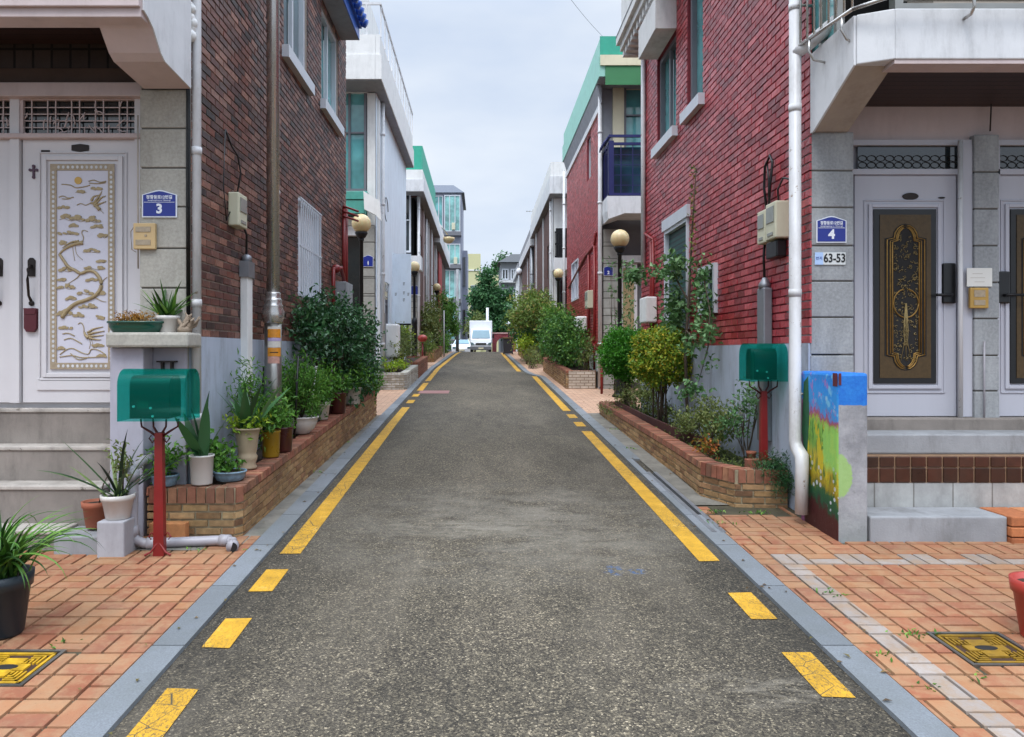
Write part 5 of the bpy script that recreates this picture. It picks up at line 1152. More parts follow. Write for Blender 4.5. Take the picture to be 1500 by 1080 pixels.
# ground cover in the right bed
mb = MB()
for _ in range(1500):
    y = R.uniform(6.8, 13.0); x = R.uniform(2.22, 2.7); p = Vector((x, y, PR(y) - .09 + R.uniform(0, .05))); leaf(mb, p, Vector((R.uniform(-1, 1), R.uniform(-1, 1), R.uniform(.2, 1.4))), Vector((0, 0, 1)) + rdir() * .4, R.uniform(.03, .07), .022, R.random())
for _ in range(500):
    y = R.uniform(11.6, 13.15); x = R.uniform(2.05, 2.3); p = Vector((x, y, PR(y) - .02 - R.random() * .1 * (x < 2.12))); leaf(mb, p, Vector((R.uniform(-1, .5), R.uniform(-1, 1), R.uniform(-.6, 1))), Vector((0, 0, 1)) + rdir() * .4, R.uniform(.03, .06), .025, R.random())
o = mb.build('ground_cover', lf_olive, uv=False); tag(o, 'low leafy ground cover spreading over the soil of the right planter', 'ground cover', kind='stuff')

# ================================================================== POTS AND POTTED PLANTS
PROF = {
 'cyl': lambda r, h: [(r * .86, 0), (r * .9, h * .04), (r, h * .93), (r * 1.06, h * .94), (r * 1.06, h), (r * .95, h), (r * .93, h * .88)],
 'flower': lambda r, h: [(r * .68, 0), (r * .72, h * .03), (r * .92, h * .76), (r * 1.0, h * .78), (r * 1.04, h), (r * .92, h), (r * .88, h * .85)],
 'bowl': lambda r, h: [(r * .45, 0), (r * .5, h * .05), (r * .78, h * .3), (r * .95, h * .65), (r * .98, h * .88), (r * 1.05, h * .92), (r * 1.05, h), (r * .94, h), (r * .9, h * .85)],
 'low': lambda r, h: [(r * .8, 0), (r * .84, h * .05), (r * .96, h * .5), (r * .98, h * .8), (r * 1.04, h * .84), (r * 1.04, h), (r * .94, h), (r * .92, h * .8)],
 'urn': lambda r, h: [(r * .72, 0), (r * .74, h * .04), (r * .62, h * .12), (r * .74, h * .22), (r * .78, h * .30), (r * .66, h * .36), (r * .72, h * .42), (r * .86, h * .8), (r * .98, h * .95), (r * 1.12, h * .965), (r * 1.12, h), (r * .98, h), (r * .94, h * .9)],
}
def pot(par, x, y, z, r, h, kind, mat, sx=1, sy=1, flute=0, nf=0, soil=True, name='pot'):
    mb = MB(); mb.lathe(x, y, z, PROF[kind](r, h), 28, sx=sx, sy=sy, flute=flute, nf=nf); p = mb.build(name, mat, par)
    if soil:
        mb = MB(); n = 20; rr = PROF[kind](r, h)[-1][0]; mb.add([(x + rr * math.cos(2 * math.pi * i / n) * sx, y + rr * math.sin(2 * math.pi * i / n) * sy, z + h * .9) for i in range(n)], [tuple(range(n))]); mb.build('soil', m_soil, par, uv=False)
    return p
def potted(label, x, y, z, r, h, kind, mat, plant=None, cat='potted plant', name='potted_plant', group=None, **k):
    t = thing(name, label, cat, (x, y, z), group); pot(t, x, y, z, r, h, kind, mat, **k)
    if plant: plant(t, x, y, z + h * .9)
    return t
def agave(n, L, W, mat, rise=(.5, 1.4), droop=.5, jit=.02, fold=.3):
    def f(t, x, y, z):
        mb = MB()
        for i in range(n): strap(mb, (x + R.gauss(0, jit), y + R.gauss(0, jit), z), 2.399 * i + R.uniform(-.3, .3), L * R.uniform(.7, 1.1), W * R.uniform(.8, 1.1), R.uniform(*rise), droop * R.uniform(.3, 1.3), 7, R.random(), fold)
        mb.build('leaves', mat, t, uv=False)
    return f
def bushy(r, h, n, L, W, mat, stems=5, squash=1, dy=0):
    def f(t, x, y, z):
        mb = MB()
        for i in range(stems): a = R.uniform(0, 6.28); mb.tube([(x, y, z - .01), (x + .3 * r * math.cos(a), y + .3 * r * math.sin(a), z + h * .4), (x + .6 * r * math.cos(a), y + .6 * r * math.sin(a), z + h * .8)], [.006, .005, .002], 5)
        mb.build('stems', m_bark, t, uv=False)
        crown([(x, y + dy, z + h * .55, r, r, h * .5)], n, L, W, shell=.3).build('foliage', mat, t, uv=False)
    return f
# pots on the gate pillar
potted('flat oval dark green bowl of orange succulents on the stone pillar cap', -2.63, 5.63, 1.794, .168, .085, 'low', m_greenpot, sx=1.25, sy=.55,
       plant=lambda t, x, y, z: crown([(x, y, z + .03, .18, .07, .035)], 900, .022, .009, shell=.1, clump=6).build('foliage', lf_gold, t, uv=False))
potted('small white pot with spiky aloe behind the green bowl on the pillar cap', -2.42, 5.70, 1.794, .088, .13, 'flower', m_whitepot, plant=agave(30, .3, .034, lf_strap, (.5, 1.45), .4))
mb = MB()
for k in range(14):
    a = R.uniform(0, 6.28); p = Vector((-2.26, 5.66, 1.815)); P = [p]
    for _ in range(4): p = p + Vector((R.uniform(-.035, .035), R.uniform(-.03, .03), R.uniform(.01, .045))); P.append(p)
    mb.tube(P, [.02, .018, .015, .01, .005], 6)
mb.lathe(-2.27, 5.66, 1.795, [(.05, 0), (.055, .03), (.03, .06)], 9); o = mb.build('driftwood', M('pale_driftwood', '#8d7d6c', .9, var=.25, vs=25, bump=.6), loc=(-2.27, 5.66, 1.794)); tag(o, 'knotted piece of pale driftwood at the right end of the pillar cap', 'driftwood')
# beside the steps
potted('small white round pot with long spiky aloe on the whitened concrete block', -2.57, 5.23, .471, .112, .17, 'flower', m_whitepot, plant=lambda t, x, y, z: (agave(15, .55, .034, lf_agave, (.55, 1.4), .55)(t, x, y, z), bushy(.06, .42, 160, .05, .018, lf_olive, 2)(t, x + .02, y + .03, z)))
potted('bare terracotta flowerpot standing on the lowest step beside the white aloe pot', -2.80, 5.38, .373, .098, .19, 'flower', m_terra, cat='flowerpot', name='flowerpot', plant=lambda t, x, y, z: MB().tube([(x + .02, y, z), (x + .05, y, z + .14), (x + .1, y, z + .24)], [.006, .005, .003], 5).build('dry_stem', m_bark, t))
# big tub, bottom left
def spider(t, x, y, z):
    mb = MB()
    for i in range(110): strap(mb, (x + R.gauss(0, .04), y + R.gauss(0, .04), z), R.uniform(0, 6.28), R.uniform(.32, .62), R.uniform(.02, .034), R.uniform(.75, 1.5), R.uniform(.9, 2.4), 10, R.random(), .25)
    mb.build('leaves', lf_strap, t, uv=False)
potted('large dark blue plastic tub of arching grassy leaves at the left edge of the pavement', -2.51, 3.86, G(3.86) + .02, .15, .32, 'flower', m_darkpot, plant=spider)
potted('red plastic flowerpot with a wide rim at the right edge of the pavement', 2.90, 3.80, G(3.8) + .02, .15, .30, 'flower', m_redpot, cat='flowerpot', name='flowerpot')
# on the left planter
gL = 'pots standing on the left brick planter'
def zp(y): return PT(y) + .006
potted('dark glazed low bowl with leafy seedlings at the near left corner of the planter', -2.42, 5.655, zp(5.66), .10, .085, 'low', m_bluepot, bushy(.10, .22, 330, .055, .03, lf_green, 6), group=gL)
potted('white cylindrical pot with a few very broad upright dark leaves', -2.155, 5.70, zp(5.70), .088, .225, 'cyl', m_whitepot, agave(7, .52, .125, lf_dark, (.75, 1.5), .3, .02, .08), group=gL)
potted('flat blue and white bowl beside the white cylindrical pot', -1.985, 5.84, zp(5.84), .125, .075, 'low', m_bluepot, bushy(.10, .10, 140, .045, .03, lf_green, 3), group=gL)
potted('leafy green seedlings in a black pot behind the flat blue bowl', -2.19, 6.05, zp(6.1), .08, .08, 'cyl', m_black, bushy(.11, .2, 300, .06, .035, lf_green, 6), group=gL)
potted('tall beige fluted urn with sword-leaved plant', -1.985, 6.27, zp(6.27), .108, .345, 'urn', m_urn, lambda t, x, y, z: (agave(11, .52, .11, lf_dark, (.75, 1.45), .4, .03, .1)(t, x, y, z), bushy(.14, .12, 260, .05, .025, lf_lime, 4)(t, x, y, z)), flute=.02, nf=14, group=gL)
potted('mustard yellow glazed pot behind the beige urn', -1.93, 6.78, zp(6.78), .085, .24, 'cyl', m_yelpot, bushy(.13, .34, 380, .06, .025, lf_green, 5), group=gL)
potted('dark brown patterned pot right of the mustard pot', -1.90, 7.06, zp(7.06), .10, .23, 'cyl', m_maroon, bushy(.12, .2, 260, .055, .025, lf_green, 5), group=gL)
potted('wide white bowl of feathery green plants', -1.97, 8.1, zp(8.1), .178, .185, 'bowl', m_whitepot, bushy(.30, .62, 1500, .065, .016, lf_green, 12), group=gL)
potted('slim white pot with a clump of light green leaves', -1.97, 9.15, zp(9.15), .10, .22, 'flower', m_whitepot, bushy(.22, .42, 800, .06, .028, lf_green, 8), group=gL)
potted('tall maroon pot behind the slim white pot', -1.90, 9.75, zp(9.75), .12, .27, 'cyl', m_maroon, bushy(.2, .3, 500, .06, .03, lf_green, 6), group=gL)
potted('white square-sided pot spilling fresh green leaves near the far end', -1.90, 10.72, zp(10.72), .155, .24, 'cyl', m_whitepot, bushy(.27, .36, 1200, .06, .028, lf_green, 8), group=gL)
# shrubs growing in the left planter
def shrub(name, label, cat, x, y, z, blobs, n, L, W, mat, trunk=.02, stems=4, group=None, up=.35, holes=0, shell=.5, clump=7, spread=.7):
    t = thing(name, label, cat, (x, y, z), group); mb = MB()
    for i in range(stems):
        b = blobs[i % len(blobs)]; d = rdir(); e = Vector((b[0] + d.x * b[3] * .5, b[1] + d.y * b[4] * .5, b[2] + b[5] * .3)); a = Vector((x + R.uniform(-1, 1) * .03 * stems ** .5, y + R.uniform(-1, 1) * .05 * stems ** .5, z - .03))
        m = a.lerp(e, .45) + Vector((R.uniform(-.06, .06), R.uniform(-.06, .06), 0)) * spread; mb.tube([a, m, e], [trunk, trunk * .75, trunk * .3], 6)
        for _ in range(2): d2 = rdir(); mb.tube([m, (m + e) / 2 + d2 * b[3] * .3, e + d2 * b[3] * .5], [trunk * .5, trunk * .35, trunk * .12], 5)
    mb.build('stem' if trunk < .04 else 'trunk', m_bark, t, uv=False)
    crown(blobs, n, L, W, shell=shell, up=up, holes=holes, clump=clump).build('foliage', mat, t, uv=False); return t
shrub('shrub', 'big dark glossy camellia bush in front of the brown brick wall', 'shrub', -2.05, 10.2, PT(10.2) - .05, [(-2.10, 8.95, 1.90, .2, .38, .42), (-2.05, 9.7, 2.0, .24, .5, .45), (-1.98, 10.5, 1.80, .3, .55, .62), (-1.92, 11.3, 1.78, .32, .5, .6), (-1.92, 12.0, 1.6, .22, .4, .52), (-1.95, 11.0, 1.25, .3, .7, .38)], 9500, .075, .042, lf_dark, .018, 12)
shrub('shrub', 'light green feathery shrub behind the white bowl on the left planter', 'shrub', -2.13, 7.9, PT(7.9) - .04, [(-2.12, 7.6, 1.15, .14, .3, .28), (-2.1, 8.3, 1.2, .16, .4, .36), (-2.05, 9.0, 1.12, .17, .35, .30)], 3300, .06, .02, lf_green, .010, 12)
shrub('shrub', 'tall thin green willow-leaved plant behind the beige urn', 'shrub', -2.12, 6.55, PT(6.5) - .04, [(-2.1, 6.6, 1.28, .13, .22, .24), (-2.05, 6.75, 1.0, .15, .2, .22)], 900, .065, .016, lf_green, .008, 7)
shrub('shrub', 'fresh green bush spilling over the far end of the left planter', 'shrub', -1.95, 12.3, PT(12.3) - .04, [(-1.9, 12.2, 1.25, .24, .45, .25), (-1.9, 12.65, 1.05, .14, .2, .22)], 1700, .06, .032, lf_green, .010, 6)
mb = MB(); mb.tube([(-1.98, 8.6, .95), (-1.93, 8.65, 1.45)], .008, 6); mb.ball((-1.93, 8.65, 1.46), .02); mb.tube([(-2.1, 8.9, .95), (-2.1, 8.9, 1.75)], .006, 6); mb.tube([(-2.0, 9.9, .95), (-2.0, 9.9, 1.7)], .006, 6)
o = mb.build('plant_stakes', m_pvc, loc=(-2, 9, .8)); tag(o, 'thin white garden stakes standing among the left planter shrubs', 'stakes')

# right planter
shrub('topiary_bush', 'dark green clipped round bush at the far end of the right planter', 'bush', 2.36, 12.1, PR(12.1) - .1, [(2.34, 12.0, 1.60, .37, .42, .38)], 11000, .05, .022, lf_top, .03, 3, shell=.86, up=.6, clump=4)
shrub('topiary_bush', 'round yellow-green ball bush on many bare stems', 'bush', 2.42, 9.9, PR(9.9) - .1, [(2.39, 9.8, 1.58, .37, .40, .36)], 9000, .045, .03, lf_yg, .013, 10, shell=.84, up=.4, clump=4)
shrub('shrub', 'brownish thin-twigged shrub under the two clipped balls', 'shrub', 2.5, 11.0, PR(11) - .1, [(2.45, 11.1, 1.0, .2, .5, .26), (2.35, 12.0, .98, .2, .4, .2), (2.5, 10.0, .85, .16, .4, .12)], 2200, .045, .022, lf_olive, .007, 10)
shrub('shrub', 'low spreading green shrub in the middle of the right planter', 'shrub', 2.48, 7.9, PR(7.9) - .1, [(2.42, 8.1, .92, .2, .35, .2), (2.5, 7.65, .90, .18, .25, .2), (2.38, 8.5, .82, .16, .25, .15)], 1900, .05, .022, lf_olive, .008, 9)
shrub('shrub', 'slender grey-green sapling with rounded leaves beside the red mailbox post', 'shrub', 2.60, 7.25, PR(7.2) - .1, [(2.58, 7.25, 1.12, .14, .2, .22), (2.5, 7.35, .95, .16, .2, .16), (2.66, 7.2, 1.2, .08, .15, .18)], 520, .045, .026, lf_vine, .007, 7, holes=.05)
shrub('juniper', 'small dark juniper sprawling over the near corner of the right planter', 'shrub', 2.62, 6.62, PR(6.6) - .06, [(2.60, 6.58, .62, .19, .13, .11), (2.66, 6.50, .52, .13, .09, .13)], 2300, .04, .007, lf_dark, .012, 5, shell=.2, up=.1)
potted('tiny terracotta pot near the stem of the grey-green sapling', 2.565, 7.02, PR(7.0) - .02, .045, .11, 'flower', m_terra, cat='flowerpot', name='flowerpot')
shrub('flower_clump', 'small clump with orange flowers among white stones in the right bed', 'flowers', 2.26, 7.35, PR(7.3) - .06, [(2.25, 7.3, .70, .11, .16, .08)], 260, .04, .02, LEAF('leaf_orange_green', ['#3f5a22', '#6a7a2c', '#b0662a', '#7a3a24']), .005, 5)
t = thing('vine', 'tall climbing vine trained on a stake against the red brick wall', 'vine', (2.62, 9.2, PR(9.2) - .1))
mb = MB(); mb.tube([(2.60, 9.3, .6), (2.58, 9.35, 1.6), (2.60, 9.25, 2.4), (2.62, 9.2, 3.1), (2.63, 9.05, 3.9)], [.022, .02, .016, .012, .006], 7)
for P in (((2.6, 9.3, 2.3), (2.5, 9.8, 2.75), (2.3, 10.4, 2.8), (2.1, 10.9, 2.72)), ((2.6, 9.2, 2.7), (2.62, 8.7, 2.5), (2.6, 8.4, 2.1), (2.56, 8.35, 1.7), (2.5, 8.5, 1.3)), ((2.6, 9.3, 1.8), (2.5, 9.0, 1.9), (2.55, 8.6, 1.7))): mb.tube(P, [.012] + [.008] * (len(P) - 2) + [.003], 6)
mb.build('stem', m_bark, t, uv=False)
crown([(2.56, 9.75, 2.3, .12, .28, .3), (2.55, 9.9, 1.95, .14, .35, .25), (2.52, 9.5, 2.75, .12, .28, .16), (2.52, 9.8, 1.6, .15, .35, .16), (2.6, 8.72, 2.5, .09, .15, .3), (2.6, 8.6, 2.15, .10, .18, .2), (2.56, 8.42, 1.85, .10, .3, .10), (2.45, 10.1, 2.72, .14, .3, .10), (2.2, 10.7, 2.75, .16, .35, .10), (2.56, 8.35, 1.5, .04, .10, .16), (2.42, 8.6, 1.2, .12, .2, .10), (2.58, 9.05, 1.75, .08, .15, .2)], 2300, .075, .05, shell=.2, clump=5, holes=.06).build('foliage', lf_vine, t, uv=False)
mb = MB()
for q in range(70): z = 2.8 + q * .017; p = Vector((2.62 + R.uniform(-.03, .03), 9.15 + R.uniform(-.06, .06), z)); leaf(mb, p, rdir(), rdir(), .05, .03, R.random())
mb.build('foliage', lf_rust, t, uv=False)

# ================================================================== MAILBOXES
def mailbox(label, x, y, z0, zb, zt, w_, yaw, dark=1):
    t = thing('mailbox', label, 'mailbox', (x, y, z0), 'mailboxes on red posts')
    c_, s_ = math.cos(yaw), math.sin(yaw)
    def rot(mb): mb.v = [(x + (a - x) * c_ - (b - y) * s_, y + (a - x) * s_ + (b - y) * c_, q) for a, b, q in mb.v]; return mb
    H = zt - zb; D = .30; mb = MB()
    mb.prism([(x - .038, z0), (x + .038, z0), (x + .030, z0 + (zb - z0) * .5), (x + .026, zb - .09), (x - .026, zb - .09), (x - .030, z0 + (zb - z0) * .5)], 'y', y - .028, y + .028)
    if z0 < .5:
        for a in (-1, 1): mb.tube([(x, y - .02, z0 + .10), (x + a * .05, y - .03, z0 + .03), (x + a * .09, y - .04, z0 + .01)], .008, 6); mb.tube([(x + a * .03, y, z0 + .13), (x + a * .055, y, z0 + .16), (x + a * .075, y, z0 + .13), (x + a * .06, y, z0 + .11)], .006, 6)
    rot(mb).build('post', m_redm, t, bevel=.006)
    mb = MB()
    for a in (-.13, -.045, .045, .13): mb.tube([(x + a * .15, y, zb - .12), (x + a * .5, y, zb - .085), (x + a * .95, y, zb - .05), (x + a, y, zb + .005)], [.009, .009, .007, .006], 6)
    for a in (-1, 1): mb.tube([(x + a * .02, y - .005, zb - .13), (x + a * .05, y - .005, zb - .16), (x + a * .07, y - .005, zb - .13), (x + a * .055, y - .005, zb - .11)], .006, 6)
    rot(mb).build('bracket', M('dark_red_iron', '#4e1614', .45, .2, var=.2) if 'dark_red_iron' not in bpy.data.materials else bpy.data.materials['dark_red_iron'], t)
    # arched box inside, translucent teal hood round it
    def arch(hw, zlo, zhi, rt_):
        P = [(-hw, zlo)];
        for i in range(7): a = math.pi - i * math.pi / 12; P.append((-hw + rt_ + rt_ * math.cos(a), zhi - rt_ + rt_ * math.sin(a)))
        for i in range(7): a = math.pi / 2 - i * math.pi / 12; P.append((hw - rt_ + rt_ * math.cos(a), zhi - rt_ + rt_ * math.sin(a)))
        P.append((hw, zlo)); return P
    mb = MB(); Q = [(y + a, b) for a, b in arch(D * .36, zb + .015, zt - .045, .07)]; mb.prism(Q, 'x', x - w_ * .36, x + w_ * .24); bxo = rot(mb).build('letter_box', M('dark_green_letterbox', '#081512', .35, .1, var=.2) if 'dark_green_letterbox' not in bpy.data.materials else bpy.data.materials['dark_green_letterbox'], t, bevel=.006)
    mb = MB(); mb.box(x - w_ * .24, x - w_ * .07, y - D * .36 - .008, y - D * .36 - .001, zb + H * .24, zb + H * .38); rot(mb).build('letter_flap', m_greenpot, bxo)
    mb = MB()
    for a, b in ((-w_ * .29, .28), (-w_ * .04, .25), (-w_ * .01, .09)): mb.disc((x + a, y - D * .36 - .012, zb + H * b), .008, .008, 10, dy=.01)
    rot(mb).build('rivets', m_signw, bxo)
    mb = MB(); A = arch(D * .5, zb, zt, .11); B = arch(D * .5 - .004, zb, zt - .004, .108); n = len(A)
    for x0, x1 in ((x - w_ / 2, x + w_ / 2),):
        vs = [(x0, y + a, b) for a, b in A] + [(x1, y + a, b) for a, b in A] + [(x0, y + a, b) for a, b in B] + [(x1, y + a, b) for a, b in B]
        fs = [(i, i + 1, n + i + 1, n + i) for i in range(n - 1)] + [(2 * n + i, 3 * n + i, 3 * n + i + 1, 2 * n + i + 1) for i in range(n - 1)]
        fs += [(0, n, 3 * n, 2 * n), (n - 1, 3 * n - 1, 4 * n - 1, 2 * n - 1)]
        mb.add(vs, fs, smooth=True)
        for q0, q1 in ((x0, x0 + .005), (x1 - .005, x1)): mb.prism([(y + a, b) for a, b in A], 'x', q0, q1)
    rot(mb).build('teal_hood', m_hood, t, uv=False); return t
def hood():
    t = NT('teal_acrylic'); t.fin(hexc('#0b9a86'), .12, 0, .6); g = t.n('ShaderNodeBsdfTransparent'); g.inputs[0].default_value = (.44, .83, .79, 1); ms = t.n('ShaderNodeMixShader'); ms.inputs[0].default_value = .91
    t.l(t.b.outputs[0], ms.inputs[1]); t.l(g.outputs[0], ms.inputs[2]); t.l(ms.outputs[0], t.o.inputs[0]); return t.m
m_hood = hood()
mailbox('teal hooded mailbox on a red post standing on the pavement beside the brick planter', px(234, 0, 5.17)[0], 5.17, G(5.17) + .015, px(0, 617, 5.05)[1], px(0, 541, 5.05)[1], .455, .05)
mailbox('teal hooded mailbox on a red post in the right planter behind the white drainpipe', 2.565, 6.72, PR(6.7) - .1, px(0, 559, 6.6)[1], px(0, 503, 6.6)[1], .34, .0)
# thin red post by the next yard
t = thing('flower_post', 'thin red post topped by a white pot of red flowers by a whitewashed planter', 'post', (2.72, 16.7, G(16.7)))
MB().tube([(2.72, 16.7, G(16.7)), (2.72, 16.7, 1.45)], .03, 8).build('post', m_redm, t)
MB().lathe(2.72, 16.7, 1.45, [(.07, 0), (.1, .14), (.09, .15)], 12).build('pot', m_whitepot, t)
crown([(2.72, 16.7, 1.72, .17, .15, .14)], 260, .07, .04).build('foliage', LEAF('leaf_red_flower', ['#2f4a22', '#5a2a22', '#a02a2c', '#3f5a2a']), t, uv=False)

# ================================================================== LAMPS
def globe_lamp(label, x, y, z, r=.2, base=1.1, ph=.045, group='cream globe lamps on dark posts', name='globe_lamp', mat=None):
    g_ = G(y) + .012; t = thing(name, label, 'street lamp', (x, y, g_), group)
    mb = MB(); mb.lathe(x, y, g_, [(.17, 0), (.17, .04), (.11, .06), (.095, .1), (.085, base * .9), (.10, base * .92), (.10, base), (.055, base + .04), (ph, base + .1), (ph * .9, z - r - .16 - g_), (ph * 1.3, z - r - .15 - g_), (ph * 1.3, z - r - .11 - g_)], 14); mb.build('post', mat or m_blackm, t)
    mb = MB(); mb.lathe(x, y, z - r - .11, [(ph, 0), (.09, .03), (.11, .07), (.14, .12), (.12, .14)], 16); mb.build('lamp_collar', mat or m_blackm, t)
    MB().ball((x, y, z), r, 24, 16).build('lamp_globe', m_globe, t); return t
globe_lamp('cream globe lamp on a dark post behind the dark camellia bush', -2.53, 15.6, px(0, 328, 15.6)[1], .205, 1.0)
globe_lamp('cream globe lamp rising behind the dark green clipped bush', px(908, 0, 16)[0], 16.0, px(0, 350, 16)[1], .20, 1.0)
globe_lamp('globe lamp with thick black post base in front of the pale blue house end', px(607, 0, 25.6)[0], 25.6, px(0, 391, 25.6)[1], .19, 1.7, .05)
globe_lamp('globe lamp in front of the white balcony of the second brown house on the right', px(818, 0, 28)[0], 28.0, px(0, 401, 28)[1], .19, .8)
globe_lamp('far globe lamp before the red strip of wall on the left', px(640, 0, 36)[0], 36.0, px(0, 421, 36)[1], .19, .8)
globe_lamp('farthest small pale globe lamp on the left, above the creeper', px(653, 0, 43)[0], 43.0, px(0, 440, 43)[1], .17, .8)
t = thing('street_light', 'flat cream dish lamp on an arm near the glass tower', 'street lamp', (-2.9, 44, G(44)))
z_ = px(0, 350, 44)[1]; mb = MB(); mb.tube([(-2.9, 44, G(44)), (-2.9, 44, z_ + .9), (-2.6, 44, z_ + 1.0), (-2.0, 44, z_ + .25)], .05, 8); mb.build('pole', m_steel, t)
MB().lathe(px(657, 0, 44)[0], 44, z_ - .2, [(.1, -.08), (.28, .02), (.36, .16), (.38, .26), (.1, .32)], 18).build('lamp_shade', m_globe, t)

# polished pole in the left planter
PX, PY = px(400, 0, 7.5)[0], 7.5
t = thing('street_light_pole', 'tall polished steel street light pole rising from the left planter', 'pole', (PX, PY, PT(PY)))
mb = MB(); zb_ = PT(PY) - .05
mb.lathe(PX, PY, zb_, [(.085, 0), (.085, 2.235 - zb_ - .30)], 20); mb.build('lower_pole', m_steel, t)
mb = MB(); mb.lathe(PX, PY, 0, [(.085, 1.93), (.10, 1.96), (.112, 2.0), (.115, 2.05), (.098, 2.09), (.10, 2.10), (.10, 2.115), (.085, 2.13), (.09, 2.16), (.085, 2.18), (.072, 2.19), (.076, 2.22), (.072, 2.245), (.066, 2.25)], 24); mb.build('bulbous_collar', m_chrome, t)
mb = MB(); mb.lathe(PX, PY, 0, [(.064, 2.24), (.062, 6.9), (.058, 7.6)], 20); mb.build('upper_pole', m_chrome, t)
mb = MB(); mb.tube([(PX, PY, 7.5), (PX + .2, PY, 7.75), (PX + .9, PY, 7.85)], .035, 8); mb.prism([(PX + .8, 7.8), (PX + 1.35, 7.82), (PX + 1.3, 7.92), (PX + .85, 7.93)], 'y', PY - .1, PY + .1); mb.build('lamp_head', m_steel, t)
def wrap(z0, z1, a0, a1, r, mat, nm):
    mb = MB(); n = 12; vs = []
    for i in range(n + 1):
        a = a0 + (a1 - a0) * i / n
        for z in (z0, z1): vs.append((PX + r * math.cos(a), PY + r * math.sin(a), z))
    mb.add(vs, [(2 * i, 2 * i + 2, 2 * i + 3, 2 * i + 1) for i in range(n)], smooth=True); return mb.build(nm, mat, t)
a0, a1 = math.radians(-112), math.radians(-15)
m_stw = M('sticker_white', '#d8d2c8', .5, var=.1, vs=60, bump=0)
wrap(1.79, 1.90, a0, a1, .0858, m_sticko, 'sticker'); wrap(1.755, 1.785, a0, a1, .0858, m_stickp, 'sticker'); wrap(1.69, 1.752, a0, a1, .0858, m_stw, 'sticker'); wrap(1.60, 1.687, a0, a1, .0858, m_sticko, 'sticker'); wrap(1.53, 1.597, a0, a1 - .2, .0858, M('sticker_pink', '#c9988a', .5, var=.2, vs=40, bump=0), 'sticker')
wrap(1.875, 1.90, a0, a1, .0862, m_stw, 'sticker_band'); wrap(1.635, 1.645, a0 + .3, a1 - .4, .0862, m_black, 'sticker_band')
mb = MB(); mb.tube([(PX - .12, PY + .05, PT(PY)), (PX - .10, PY + .05, 1.5)], .02, 8); mb.tube([(PX + .14, PY + .3, PT(PY)), (PX + .18, PY + .3, 1.6)], .012, 8); mb.build('side_conduit', m_black, t)
# overhead wire
mb = MB(); P = []
a, b = Vector((px(838, 0, 14)[0], 14, px(0, 0, 14)[1] + .9)), Vector((3.1, 18.0, px(0, 62, 18)[1])); a = Vector((px(826, -14, 14)[0], 14, px(826, -14, 14)[1]))
for i in range(13): q = a.lerp(b, i / 12 * 1.0); q.z -= .05 * math.sin(math.pi * i / 12); P.append(q)
mb.tube(P, .004, 5); o = mb.build('overhead_wire', m_frameg, loc=tuple(a)); tag(o, 'thin wire sagging across the sky to the teal roofed house', 'wire')
